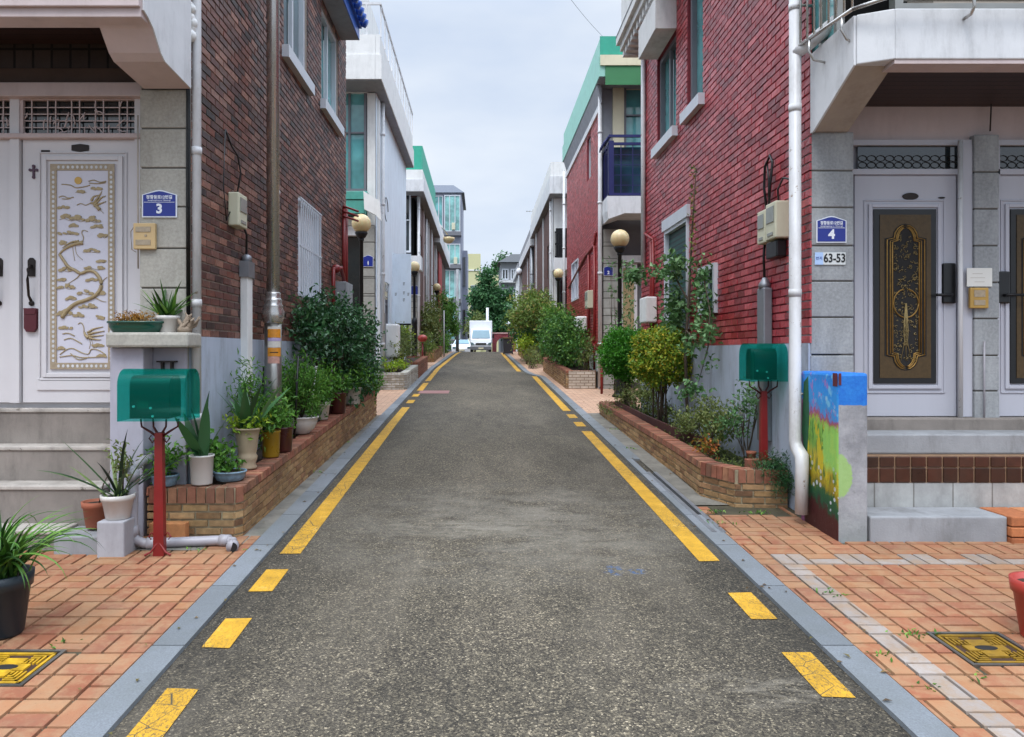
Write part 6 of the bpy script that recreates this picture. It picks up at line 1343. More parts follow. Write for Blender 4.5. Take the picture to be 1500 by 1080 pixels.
# ================================================================== FURTHER HOUSES
def ashlar(par, x0, x1, Y, z0, z1, mat, h=.4, name='stone_pier'):
    mb = MB(); z = z0
    while z < z1 - .02: zz_ = min(z + h, z1); mb.box(x0, x1, Y + R.uniform(0, .006), Y + .3, z + .008, zz_ - .008); z += h
    o = mb.build(name, mat, par); mb = MB(); mb.box(x0 + .01, x1 - .01, Y + .015, Y + .29, z0, z1); mb.build('pier_core', m_joint, o)
def row_house(label, s, Yf, Yb, X, ze, zp_, wall_m, par_m, out=.22, side_ops=(), side_win=(), base=None, pil=(), eave_m=None, fz=None, front=None, depth=6, real=None, cove=0):
    "s: side of the lane (-1 left, +1 right). ze: underside of the eave, zp_: top of the parapet"
    sg = -s; gy = G((Yf + Yb) / 2); t = thing('row_house', label, 'house', (X + s * 3, (Yf + Yb) / 2, gy), 'row houses further along the lane')
    ops_ = [q[:4] for q in side_win]
    mb = MB(); wall(mb, 'x', X, sg, Yf, Yb, lambda y: G(y) - .1, ze, ops_, .12)
    a, b = sorted((X, X + s * depth)); wall(mb, 'y', Yb, 1, a, b, gy - .3, ze); mb.build('side_wall', wall_m, t)
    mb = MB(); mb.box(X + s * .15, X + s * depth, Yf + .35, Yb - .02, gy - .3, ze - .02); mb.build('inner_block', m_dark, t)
    mb = MB(); xo = X - s * out
    mb.box(xo, X + s * depth, Yf - .75, Yb + .15, ze, ze + .12); e_ = mb.build('eave_soffit', m_eave, t)
    mb = MB(); mb.box(xo - s * .02, xo + s * .12, Yf - .78, Yb + .18, ze + .02, ze + (zp_ - ze) * .55); mb.box(xo + s * .125, X + s * depth, Yf - .78, Yf - .66, ze + .02, ze + (zp_ - ze) * .55); mb.build('eave_fascia', eave_m or m_eavew, t)
    mb = MB(); mb.box(xo + s * .02, xo + s * .12, Yf - .74, Yb + .14, ze + (zp_ - ze) * .55 + .001, zp_); mb.box(xo + s * .125, X + s * depth, Yf - .74, Yf - .64, ze + (zp_ - ze) * .55 + .001, zp_); mb.box(xo + s * .12, X + s * depth, Yb, Yb + .1, ze + .2, zp_ - .01); mb.build('parapet', par_m, t)
    for (y0, y1, z0, z1, kw) in side_win: window(t, 'x', X, sg, y0, y1, z0, z1, **kw)
    for y, w_, m_ in pil:
        mb = MB(); bx(mb, 'x', X, sg, y, y + w_, G(y), ze - .01, .005, .05); mb.build('pilaster', m_, t)
    if real:
        mb = MB(); bricks(mb, 'x', X, sg, Yf + .01, Yb, lambda y: G(y) + .9, ze - .02, ops_, bw=.205, rh=.072, tilt=.006, gap=.011, out=.012); mb.build('brick_facing', real, t, uv=False)
    if cove:
        mb = MB(); mb.prism([(X - s * out * .98, ze - .002), (X - s * .004, ze - cove), (X - s * .004, ze - .002)], 'y', Yf - .3, Yb); mb.build('cove', m_eave, t)
        mb = MB(); mb.box(X - s * .002, X - s * .05, Yf, Yb, ze - cove - .16, ze - cove - .002); mb.build('white_band', m_white, t)
    if base: mb = MB(); bx(mb, 'x', X, sg, Yf + .02, Yb - .02, G(Yf) - .2, G(Yf) + 1.15, .003, .02); mb.build('painted_base', base, t)
    return t
def downpipe(t, x, y, z0, z1, m=None, r=.05):
    mb = MB(); mb.tube([(x, y, z1), (x, y, z0)], r, 10)
    z = z0 + 1
    while z < z1 - .3: mb.tube([(x, y, z), (x, y, z + .06)], r * 1.2, 10); z += 1.7
    mb.build('drainpipe', m or m_pvc, t)

m_red_brick2 = MT('red_brick_second_house', ['#8a1f24', '#a32a2e', '#b8393c', '#96242a', '#c65a58', '#a63536'], .38, .25, 12, .5, 90, .85, grime=.12, grimec='#3a0a10')
# ---- left, second house: pale blue render, teal glazed bay
Y2 = 17.3; XL2 = -2.47
so = [(19.0, 19.9, 2.35, 3.45)]
h = row_house('pale blue rendered house with a teal glazed upper bay and dark soffit', -1, Y2, 24.3, XL2, 7.72, 8.75, m_bluewhite, m_white2, .22, so, [(19.0, 19.9, 2.35, 3.45, dict(frame=m_frameg, glass=m_glassd, nm=0, nh=1, fw=.06))], eave_m=m_white2)
fz = lambda y: px(0, y, Y2)[1]
a = px(503, 0, Y2)[0]; b = px(538, 0, Y2)[0]
mb = MB(); mb.box(-6.5, -2.48, Y2, Y2 + .3, fz(107), 7.70); mb.box(b, -2.48, Y2, Y2 + .3, fz(330), fz(107)); mb.box(-6.5, -3.9, Y2, Y2 + .3, .6, fz(107)); mb.box(-3.9, b, Y2 + .0, Y2 + .3, fz(330), fz(318)); mb.build('front_wall', m_white2, h)
window(h, 'y', Y2, -1, -3.9, b - .02, fz(280), fz(108), frame=m_frameg, glass=m_glasst, nm=2, nh=1, fw=.06, dep=.05)
mb = MB(); mb.box(-3.95, b + .04, Y2 - .3, Y2 + .04, fz(296), fz(284)); mb.box(-3.95, b - .02, Y2 - .28, Y2 + .03, fz(316), fz(297)); mb.build('teal_tiled_band', M('sea_green_tiles', '#4f9f92', .4, var=.15, grime=.3), h, bevel=.01)
mb = MB(); mb.prism([(b - .02, fz(286)), (b + .35, fz(300)), (b + .38, fz(328)), (b + .25, fz(320)), (b, fz(312))], 'y', Y2 - .45, Y2 - .31); mb.build('curved_bracket', m_white2, h)
ashlar(h, px(531, 0, Y2)[0], px(549, 0, Y2)[0], Y2 - .06, .6, fz(330), m_ashlar)
mb = MB(); mb.box(-3.7, px(530, 0, Y2)[0], Y2 + .2, Y2 + .3, .7, fz(345)); mb.build('door', m_glassd, h)
mb = MB(); mb.box(-3.75, px(530, 0, Y2)[0], Y2 + .0, Y2 + .18, fz(345), fz(331)); mb.build('door_header', m_white, h)
A, B = px(532, 391, Y2 - .06), px(547, 374, Y2 - .06); number_plate(h, A[0], B[0], A[1], B[1], Y2 - .07, '1')
mb = MB(); mb.box(-6, -2.25, 16.62, 16.66, 9.45, 9.5); mb.box(-2.29, -2.25, 16.66, 24.4, 9.45, 9.5)
for i in range(12): mb.box(-2.285, -2.255, 16.7 + i * .69, 16.73 + i * .69, 8.75, 9.45)
for i in range(6): mb.box(-2.6 - i * .5, -2.57 - i * .5, 16.62, 16.65, 8.75, 9.45)
mb.build('roof_railing', m_white, h)
mb = MB(); mb.box(-6, -3.05, 18.6, 22, 8.76, 11.2); mb.build('stair_tower', m_white2, h)
mb = MB(); bx(mb, 'x', XL2, 1, 17.5, 17.62, 1.0, 7.6, .003, .06); mb.build('corner_strip', m_white2, h); downpipe(h, XL2 + .07, 18.0, .8, 7.7)
meter_box(h, XL2, 1, 18.1, 18.6, 2.95, 3.35); MB().box(XL2 + .01, XL2 + .1, 18.2, 18.4, 1.2, 2.6).build('duct', m_galv, h)
mb = MB(); P = [(XL2 + .03, 19 + .35 * math.cos(i * .6), 5.3 + .3 * math.sin(i * .6)) for i in range(9)]; mb.tube(P, .012, 5); mb.build('cable_loop', m_black, h)
# projecting signboard
mb = MB(); z0, z1 = fz(515) * 0 + px(0, 474, 20.6)[1], px(0, 372, 20.6)[1]; x0, x1 = px(574, 0, 20.6)[0], px(602, 0, 20.6)[0]
t = thing('hanging_board', 'tall white board hanging over the pavement from the pale blue house', 'board', ((x0 + x1) / 2, 20.6, z0))
mb.box(x0, x1, 20.6, 20.66, z0, z1); mb.build('board_face', m_bluewhite, t)
mb = MB(); mb.box(x0, x1, 20.59, 20.67, z0 - .05, z0 - .002); mb.build('bottom_rail', m_blackm, t)
mb = MB()
for k, (u, v) in enumerate(((.62, .55), (.62, .42), (.2, .4), (.85, .4), (.62, .32))):
    for q in range(3): mb.box(x0 + (x1 - x0) * u - .02, x0 + (x1 - x0) * u + .02 + q * .008, 20.594, 20.599, z0 + (z1 - z0) * v + q * .03, z0 + (z1 - z0) * v + q * .03 + .014)
mb.build('faint_lettering', m_frameg, t)
# ---- left, third and fourth
h = row_house('brown brick house with a green roof screen behind the pale blue one', -1, 29, 39.5, -2.52, 7.75, 8.6, m_brownbrick_s, m_white2, .3, (), [(30.2, 31.4, 5.0, 6.5, dict(frame=m_framew, nm=1)), (32.6, 33.6, 5.0, 6.5, dict(frame=m_framew, nm=1))], base=m_bluegrey, pil=((29.02, .35, m_white), (31.9, .2, m_pinkwhite), (34.8, .35, m_white), (37.0, .5, m_white)), eave_m=m_white)
mb = MB(); mb.box(-2.30, -2.26, 28.4, 36.5, 8.605, 9.55); mb.box(-6, -2.305, 28.4, 28.45, 8.605, 9.55); mb.build('green_roof_screen', m_roofgreen, h)
f3 = lambda y: px(0, y, 28.9)[1]
mb = MB(); mb.box(-5.5, -2.53, 28.98, 29.2, f3(250) - .4, 7.74); mb.build('front_wall', m_brownbrick_s, h)
window(h, 'y', 28.98, -1, -3.6, -2.75, f3(370), f3(275), frame=m_framew, glass=m_glassd, nm=1, nh=1, dep=-.06, fw=.07)
mb = MB(); mb.box(-5.5, -2.3, 28.2, 28.98, f3(398), f3(378)); mb.build('balcony', m_white, h); ashlar(h, -2.85, -2.53, 28.9, 1.2, f3(398), m_ashlar); mb = MB(); mb.box(-4.5, -2.9, 29.1, 29.2, 1.2, f3(400)); mb.build('door', m_glassd, h); A, B = (-2.8, f3(432)), (-2.42, f3(418)); number_plate(h, A[0], B[0], A[1], B[1], 28.88, '9'[:0] or '5'); downpipe(h, -2.44, 28.9, 1.1, 7.7)
mb = MB(); mb.tube([(-2.47, 33.2, 7.6), (-2.47, 33.2, 1.3)], .06, 6); mb.build('drainpipe_far', m_pvc, h)
h = row_house('house with a narrow bright red wall strip behind the brown brick one on the left', -1, 40.5, 51.9, -2.52, 7.5, 8.6, m_brownbrick_s, m_white2, .3, (), [(42.0, 43, 4.8, 6.3, dict(frame=m_framew))], pil=((40.52, .3, m_white), (43.2, 3.2, M('bright_red_wall', '#a3201f', .6, var=.1))), eave_m=m_white)
mb = MB(); mb.box(-5.5, -2.53, 40.48, 40.7, 1.5, 7.48); mb.build('front_wall', m_white2, h); window(h, 'y', 40.48, -1, -3.4, -2.7, 4.6, 6.2, glass=m_glassd, dep=-.05)

# ---- right, second house: red brick, teal parapet, indigo balcony
Y2 = 17.9; XR2 = 2.87; f2 = lambda y: px(0, y, Y2)[1]
h = row_house('red brick house with teal parapet and indigo barred balcony', 1, Y2, 24.7, XR2, 8.0, 8.95, m_red_mortar, m_roofpale, .12, (), [(19.3, 20.0, 6.2, 7.35, dict(frame=m_framew, glass=m_glassd, nm=0)), (21.7, 23.3, 3.2, 4.4, dict(frame=m_framew, glass=m_panelw, nm=1, dep=.0))], eave_m=m_roofpale, real=m_red_brick2, cove=.4)
q = lambda x: px(x, 0, Y2)[0]
mb = MB(); mb.box(q(880), 7, Y2, Y2 + .3, f2(80) - .5, 7.98); mb.box(q(897), q(913), Y2 - .1, Y2 + .2, f2(225), f2(116)); mb.build('cream_column', m_cream, h)
mb = MB(); mb.box(2.87, 7, Y2 - .80, Y2 - .781, 7.82, 8.26); mb.build('green_fascia_panel', m_green, h)
mb = MB(); mb.box(2.75, 7, Y2 - .83, Y2 - .802, 8.262, 8.50); mb.build('cream_fascia', m_cream, h)
mb = MB(); mb.box(2.752, 7, Y2 - .77, Y2 - .741, 8.53, 8.955); mb.build('teal_front_parapet', m_roofgreen, h)
window(h, 'y', Y2, -1, q(913), q(913) + 1.6, f2(222), f2(118), frame=m_frameg, glass=m_glasst, nm=0, nh=1, dep=-.03, fw=.06)
mb = MB(); mb.box(q(880), q(897), Y2 - .02, Y2 + .2, f2(225), f2(110)); mb.build('grey_side_panel', m_eave, h)
# indigo barred box
bx0, bx1, by0, by1, bz0, bz1 = q(884), q(884) + 2.2, Y2 - .75, Y2 + .1, f2(296), f2(225)
mb = MB()
for z in (bz0, bz1, bz1 + .18): mb.box(bx0, bx1, by0, by0 + .05, z, z + .06); mb.box(bx0, bx0 + .05, by0 + .051, by1, z, z + .06)
for i in range(9): x = bx0 + (bx1 - bx0) * i / 8; mb.box(x, x + .02, by0 + .01, by0 + .03, bz0, bz1)
for i in range(5): y = by0 + (by1 - by0) * i / 4; mb.box(bx0, bx0 + .02, y, y + .02, bz0, bz1)
for i in range(1, 5): z = bz0 + (bz1 - bz0) * i / 5; mb.box(bx0, bx1, by0 + .012, by0 + .028, z, z + .015)
mb.box(bx0 - .0, bx0 + .12, by0 - .001, by0 + .11, bz0, bz1 + .1)
for i in range(4): y = by0 + .05 + i * .2; mb.tube([(bx0, y, bz1 + .2), (bx0 - .12, y, bz1 + .05), (bx0 - .14, y, bz1 - .06)], .02, 6)
mb.build('balcony_cage', m_indigo, h)
mb = MB(); mb.box(bx0 + .13, bx1, by0 + .2, by0 + .22, bz0, bz1); mb.build('cage_glass', m_glassb, h)
mb = MB(); mb.prism([(bx0 - .05, f2(298)), (bx1, f2(298)), (bx1, f2(322)), (bx0 + .35, f2(322)), (bx0 - .02, f2(330)), (bx0 - .05, f2(318))], 'y', by0 - .1, Y2 + .1); mb.build('balcony', m_white, h)
mb = MB(); mb.box(q(884), 7, Y2 + .3, Y2 + .5, .7, f2(320)); mb.build('recess_wall', M('dim_recess_paint', '#6b6a6c', .8), h)
ashlar(h, q(884), q(905), Y2 - .0, .7, f2(335), m_ashlar)
mb = MB(); mb.box(q(909), q(935), Y2 + .12, Y2 + .2, .9, f2(385)); dd = mb.build('door', m_doorwhite, h); mb = MB(); mb.box(q(914), q(930), Y2 + .1, Y2 + .118, 1.5, f2(392)); mb.build('door_panel', m_paleg, dd)
mb = MB(); mb.box(q(906), 6, Y2 + .05, Y2 + .29, f2(384), f2(374)); mb.build('door_header', m_white, h)
A, B = px(884, 404, Y2), px(898, 390, Y2); number_plate(h, A[0], B[0], A[1], B[1], Y2 - .01, '2'); downpipe(h, q(878), Y2 - .1, .8, f2(100)); 
mb = MB(); x = 3.45; mb.tube([(q(940), Y2 - .9, 9), (q(940), Y2 - .9, .8)], .05, 8); mb.build('front_drainpipe', m_cream, h)
mb = MB(); mb.tube([(XR2 - .04, 18.3, 4.6), (XR2 - .04, 18.5, 4.3), (XR2 - .04, 20.0, 4.25), (XR2 - .04, 24, 3.7)], .03, 6); mb.tube([(XR2 - .04, 19.5, 4.2), (XR2 - .04, 19.5, 1.2)], .035, 6); mb.tube([(XR2 - .04, 18.5, 4.3), (XR2 - .04, 18.5, 1.2)], .035, 6); mb.build('gas_pipe', m_redm, h)
meter_box(h, XR2, -1, 18.7, 19.2, 2.75, 3.2, .18); mb = MB(); mb.box(XR2 - .3, XR2 - .02, 19.9, 20.6, 2.2, 2.6); mb.build('gas_meter_box', m_white2, h, bevel=.04)
mb = MB(); bx(mb, 'x', XR2, -1, 17.95, 24.6, .5, 1.75, .003, .02); mb.build('painted_base', m_white2, h)
# ---- right, third and fourth
f3 = lambda y: px(0, y, 29.3)[1]
h = row_house('brown brick house with small black barred balcony on the right', 1, 29.4, 39.9, 2.87, 7.75, 9.0, m_brownbrick_s, m_white2, .2, (), [(31.5, 32.2, 4.8, 6.2, dict(frame=m_frameg, glass=m_glassd, nm=0))], pil=((29.42, .25, m_white), (33.8, .25, m_white), (38.0, .4, m_white)), eave_m=m_white, base=m_white2)
mb = MB(); mb.box(2.88, 6, 29.38, 29.6, 1.2, 7.74); mb.build('front_wall', m_white2, h)
mb = MB(); bx0, bx1 = 2.85, 4.0
for i in range(9): mb.box(bx0 + i * .14, bx0 + i * .14 + .03, 28.7, 28.73, f3(380), f3(345))
for z in (f3(380), f3(362), f3(345)): mb.box(bx0, bx1, 28.69, 28.74, z, z + .06)
mb.box(bx0 + .1, bx1, 29.2, 29.3, f3(378), f3(335)); mb.build('balcony_cage', m_blackm, h)
mb = MB(); mb.box(2.8, 5, 28.6, 29.37, f3(398), f3(381)); mb.build('balcony', m_white, h); mb = MB(); mb.box(3.0, 3.8, 29.3, 29.37, 1.2, f3(405)); mb.build('door', m_glassd, h)
downpipe(h, px(826, 0, 28.5)[0], 28.5, 1.2, 8.6); downpipe(h, 2.8, 29.8, 1.2, 7.7, r=.06)
h = row_house('farther brown brick house with white pilasters on the right', 1, 41, 51.9, 2.87, 7.4, 8.4, m_brownbrick_s, m_eave, .2, (), [(43.4, 44.2, 4.4, 6.0, dict(frame=m_framew, glass=m_glassd, nm=0))], pil=((41.02, .4, m_white), (42.9, .2, m_white), (45.2, .3, m_white)), eave_m=m_white)
mb = MB(); mb.box(2.88, 6, 40.9, 40.98, 1.5, 7.38); mb.build('front_wall', m_white2, h); downpipe(h, 2.8, 40.8, 1.5, 7.9, m_galv, .1)
h = row_house('last grey-fronted house before the crossing on the right', 1, 53, 59, 2.75, 7.2, 7.9, m_white2, m_eave, .2, (), [(54, 55.2, 4.4, 6.0, dict(frame=m_framew, glass=m_glassd, nm=0))], eave_m=m_white)
mb = MB(); mb.box(2.76, 6, 52.9, 52.98, 1.2, 7.18); mb.build('front_wall', m_white2, h)
h = row_house('low cream house between the red strip and the glass tower', -1, 54, 60, -4.6, 6.2, 6.9, m_white2, m_white2, .2, eave_m=m_white)

# ================================================================== PLANTERS AND GREENERY FURTHER ON
m_white_cop = MT('white_coping', ['#b5b2a8', '#c6c4bc', '#a29e92'], .85, .2)
WP = lambda y: G(y) + .42
brick_planter('brick_planter', 'whitewashed brick planter before the pale blue house', [(-2.55, 20.9), (-1.80, 20.9), (-1.80, 17.8), (-1.86, 17.7), (-2.6, 17.7)][::-1][::-1], WP, mats=(m_whitebrick, m_white_cop), soil=[(-2.5, 17.8), (-1.95, 20.8)])
brick_planter('brick_planter', 'reddish brick planter just beyond the whitewashed one', [(-2.5, 25.0), (-1.82, 25.0), (-1.82, 21.1), (-2.5, 21.1)], lambda y: G(y) + .48, mats=(m_cop_brick, m_cop_brick), soil=[(-2.5, 21.2), (-1.95, 24.9)])
brick_planter('brick_planter', 'far dull brick planter below the creeper on the left', [(-2.5, 36), (-1.9, 36), (-1.9, 29.6), (-2.5, 29.6)], lambda y: G(y) + .45, mats=(m_tan_brick, m_cop_brick), soil=[(-2.5, 29.7), (-2.0, 35.9)])
t = brick_planter('brick_planter', 'second tan brick planter on the right with a whitewashed end wall', [(2.78, 17.95), (2.07, 17.95), (2.05, 24.4)], lambda y: G(y) + .46, soil=[(2.15, 18.05), (2.85, 24.3)])
mb = MB(); mb.box(2.12, 2.76, 17.925, 17.94, G(18), G(18) + .45); mb.build('whitewashed_end', BRICK('whitewashed_end', '#b7ab9c', '#c6bcae', '#8a7868', rough=.9, grime=.4), t)
brick_planter('brick_planter', 'far brick planter with shrubs on the right', [(2.8, 29.4), (1.85, 29.4), (1.8, 36)], lambda y: G(y) + .4, soil=[(1.95, 29.6), (2.8, 35.8)])
def S(label, x, y, blobs, n, L, W, mat, cat='shrub', **k): return shrub(k.pop('name', 'shrub'), label, cat, x, y, G(y) + k.pop('dz', .35), blobs, n, L, W, mat, **k)
S('brownish-green bush in the whitewashed planter', -2.2, 19.2, [(-2.2, 19.0, 1.72, .3, .6, .34), (-2.2, 20.1, 1.95, .32, .5, .42), (-2.15, 21.4, 1.75, .3, .6, .35)], 1700, .09, .04, lf_olive)
S('low yellow-green plants along the front of the whitewashed planter', -2.15, 18.1, [(-2.25, 18.0, 1.30, .28, .2, .12), (-2.05, 18.9, 1.32, .15, .5, .10)], 600, .07, .035, lf_lime)
S('bright green bush by the wall under the hanging board', -2.35, 21.6, [(-2.3, 21.8, 2.2, .2, .5, .45)], 600, .09, .04, lf_lime)
S('dark creeper hanging over the wall of the third house on the left', -2.35, 31.5, [(-2.3, 30.5, 2.8, .25, .9, .9), (-2.25, 32.5, 2.7, .3, .9, 1.2), (-2.2, 34, 3.0, .3, 1, 1.4)], 1900, .15, .08, lf_olive)
S('rusty brown round bush in the far left planter', -2.05, 27.2, [(-2.08, 27.4, 1.9, .38, .5, .42)], 800, .08, .04, lf_rust, dz=0)
S('green hedge beyond the rusty bush on the left', -2.1, 38, [(-2.0, 37, 2.0, .35, 1, .4), (-1.95, 40, 2.2, .35, 1.5, .5), (-2.2, 42.5, 4.0, .4, 1.0, 1.3)], 2000, .13, .07, lf_green)
t = thing('potted_plant', 'small red pot of bright flowers on a post at the kerb', 'flower pot', (-2.02, 25.4, G(25.4))); MB().tube([(-2.02, 25.4, G(25.4)), (-2.02, 25.4, 1.95)], .03, 8).build('post', m_redm, t); MB().ball((-2.02, 25.4, 2.1), .17, sz=.75).build('red_top', m_redpot, t)
t = thing('covered_box', 'small pale covered box beside the pale blue house wall above the whitewashed planter', 'box', (-2.3, 18.2, G(18.2) + .4)); MB().box(-2.44, -2.1, 18.7, 19.2, 1.5, 2.35).build('cover', m_white2, t, bevel=.05); 
S('large dark green shrub leaning over the second planter on the right', 2.35, 20.5, [(2.3, 19.6, 2.2, .38, .8, .5), (2.25, 21.2, 2.1, .45, .9, .62), (2.2, 22.8, 2.1, .42, .8, .65), (2.4, 18.7, 1.75, .35, .5, .4), (2.35, 20.3, 1.55, .35, .9, .35)], 7500, .10, .05, lf_mixed, trunk=.03, stems=8)
S('bright green tips of the tall shrub by the red brick house', 2.3, 23.2, [(2.25, 22.5, 2.75, .42, .7, .36)], 900, .1, .035, lf_green)
S('thin bamboo-like plant at the near end of the second right planter', 2.6, 18.25, [(2.6, 18.3, 1.55, .18, .2, .45)], 380, .1, .025, lf_olive)
S('small tree with rusty orange flower heads in front of the brown houses', 2.0, 30, [(1.9, 28.5, 3.2, .8, 1.2, .65), (2.3, 30, 3.6, .7, 1.0, .6), (1.75, 31, 2.8, .7, 1, .7), (2.5, 27.5, 2.9, .5, .8, .5)], 6500, .14, .07, lf_rust, cat='tree', name='tree', trunk=.05, stems=6, holes=.08)
S('dark foliage under the rusty flowering tree', 1.9, 31, [(1.85, 30.2, 2.3, .5, 1, .5), (2.2, 28.5, 2.2, .5, .9, .6)], 1700, .12, .06, lf_tree)
S('round lime green bush near the kerb on the right', 1.75, 28.3, [(1.75, 28.3, 1.95, .46, .6, .36)], 1100, .10, .05, lf_lime, dz=0)
S('dark low plants in pots on the kerb jog at right', 1.7, 25.6, [(1.75, 25.8, 1.42, .3, .6, .25), (2.0, 26.8, 1.5, .4, .7, .35)], 900, .09, .04, lf_olive, dz=0)
# lamp-climbing creeper by the second house
S('thin creeper climbing the right globe lamp post and yard door', 3.0, 16.2, [(3.0, 16.1, 2.9, .3, .2, .5), (3.2, 16.3, 2.2, .35, .2, .6), (2.9, 16.0, 2.0, .25, .2, .4), (2.85, 16.1, 3.6, .15, .15, .15), (3.35, 16.4, 1.7, .3, .2, .4)], 500, .09, .04, lf_vine, dz=0, holes=.1, trunk=.01, stems=6)

# ================================================================== THE END OF THE LANE
# glass tower
t = thing('apartment_tower', 'six storey tower with teal glazed bays and a slate hipped roof', 'building', (-3.3, 78, G(78))); Y = 76; q = lambda x, y: px(x, y, Y)
x0, x1 = q(600, 0)[0], q(676, 0)[0]; x2 = q(681, 0)[0]; ztop = q(0, 283)[1]
mb = MB(); mb.box(x0, x1, Y, Y + 9, .5, ztop); mb.box(x1 + .001, x2 + .2, Y + 3, Y + 9, .5, ztop - 5.5); tw = mb.build('wall', M('lavender_grey_wall', '#8f93a3', .7, var=.06), t)
mb = MB(); zt_, zr_ = ztop, q(0, 265)[1]; mb.add([(x0 - .3, Y - .3, zt_), (x1 + .3, Y - .3, zt_), (x1 + .3, Y + 9.3, zt_), (x0 - .3, Y + 9.3, zt_), (x0 - .3 + .4, Y + 2, zr_), (x1 - .9, Y + 2, zr_), (x1 - .9, Y + 7, zr_), (x0 + .1, Y + 7, zr_)], [(3, 2, 1, 0), (0, 1, 5, 4), (1, 2, 6, 5), (2, 3, 7, 6), (3, 0, 4, 7), (4, 5, 6, 7)]); mb.build('roof', M('slate_roof', '#4c5462', .6), t)
m_mint = GLASS('mint_glass', '#7fb3b0', .15, .5)
for ya, yb in ((340, 287), (388, 358), (438, 396), (472, 444), (498, 478)):
    za, zb_ = q(0, ya)[1], q(0, yb)[1]
    window(t, 'y', Y, -1, q(651, 0)[0], q(674.5, 0)[0], za, zb_, frame=m_framew, glass=m_mint, nm=2, nh=0, fw=.09, dep=-.35)
    mb = MB(); mb.box(q(650, 0)[0], q(676, 0)[0], Y - .7, Y, za - .45, za - .05); mb.build('balcony_slab', m_frameg, t)
    window(t, 'y', Y, -1, q(630, 0)[0], q(649, 0)[0], za, zb_, frame=m_framew, glass=m_glasst, nm=2, fw=.09, dep=-.05)
for ya, yb in ((345, 300), (420, 380), (470, 440)):
    window(t, 'y', Y + 3, -1, q(677, 0)[0], q(681, 0)[0], q(0, ya)[1] - 5, q(0, yb)[1] - 5, frame=m_frameg, glass=m_glassd, nm=0, fw=.06, dep=-.05)
for x_, y_ in ((667, 333), (670, 383)): mb = MB(); mb.box(q(x_ - 5, 0)[0], q(x_, 0)[0], Y - .65, Y - .3, q(0, y_ + 5)[1], q(0, y_ - 5)[1]); mb.build('air_conditioner', m_box, t, bevel=.03)
# yellow building
t = thing('pale_yellow_building', 'plain pale yellow building behind the tree at the end of the lane', 'building', (-.8, 100, G(100))); Y = 98; q = lambda x, y: px(x, y, Y)
mb = MB(); mb.box(q(678, 0)[0], q(704, 0)[0], Y, Y + 8, .5, q(0, 372)[1]); mb.box(q(704, 0)[0], q(735, 0)[0], Y + 1, Y + 8, .5, q(0, 402)[1]); mb.build('wall', M('pale_yellow_wall', '#c9c79a', .8, var=.05), t)
mb = MB(); mb.box(q(683, 0)[0] - .5, q(704, 0)[0] + .1, Y - .1, Y + 8.1, q(0, 397)[1], q(0, 395)[1]); mb.build('string_course', m_white2, t)
for k in range(3): window(t, 'y', Y, -1, q(690, 0)[0], q(699, 0)[0], q(0, 430)[1] - 2.2 * k, q(0, 418)[1] - 2.2 * k, dep=-.05)
# hip roofed villa on the right
t = thing('hip_roofed_villa', 'grey villa with a low dark hipped roof and balconies beyond the tree', 'building', (3, 76, G(76))); Y = 72; q = lambda x, y: px(x, y, Y); ze_ = q(0, 385)[1]
mb = MB(); mb.box(q(733, 0)[0], q(775, 0)[0], Y, Y + 8, .5, ze_); mb.build('wall', M('villa_wall', '#8d8f94', .8, var=.08), t)
mb = MB(); a, b = q(729, 0)[0], q(779, 0)[0]; zr_ = q(0, 374)[1]; mb.add([(a, Y - .6, ze_), (b, Y - .6, ze_), (b, Y + 8.6, ze_), (a, Y + 8.6, ze_), (a + 1.5, Y + 3, zr_ + .5), (b - 1, Y + 3, zr_ + .5)], [(3, 2, 1, 0), (0, 1, 5, 4), (1, 2, 5), (2, 3, 4, 5), (3, 0, 4)]); mb.build('roof', M('dark_hip_roof', '#2c3034', .6), t)
for k, y in enumerate((412, 440, 466)):
    mb = MB(); mb.box(q(731, 0)[0], q(756, 0)[0], Y - .8, Y, q(0, y + 3)[1], q(0, y)[1]); mb.build('balcony_slab', m_white, t)
    window(t, 'y', Y, -1, q(735, 0)[0], q(745, 0)[0], q(0, y - 2)[1], q(0, y - 18)[1], glass=m_glassd, dep=-.05, fw=.1); window(t, 'y', Y, -1, q(748, 0)[0], q(756, 0)[0], q(0, y - 2)[1], q(0, y - 18)[1], glass=m_glassd, dep=-.05, fw=.1)
# red brick gate wall with an arch
t = thing('garden_wall', 'red brick garden wall with a round arched gateway at the crossing', 'wall', (1.9, 64, G(64))); Y = 63.5; q = lambda x, y: px(x, y, Y)
mb = MB(); xa, xb = q(721, 0)[0], q(775, 0)[0]; zt_ = q(0, 489)[1]; c0, r_ = q(738, 0)[0], .62; P = [(xa, 1.2), (c0 - r_, 1.2)] + [(c0 + r_ * math.cos(math.pi - math.pi * i / 12), 2.25 + .6 * math.sin(math.pi * i / 12)) for i in range(13)] + [(c0 + r_, 1.2), (xb, 1.2), (xb, zt_), (xa, zt_)]
mb.prism(P, 'y', Y, Y + .25); mb.build('brickwork', m_redbrick_s, t); mb = MB(); mb.box(xa - .05, xb, Y - .05, Y + .3, zt_, zt_ + .1); mb.build('coping', m_pink, t)
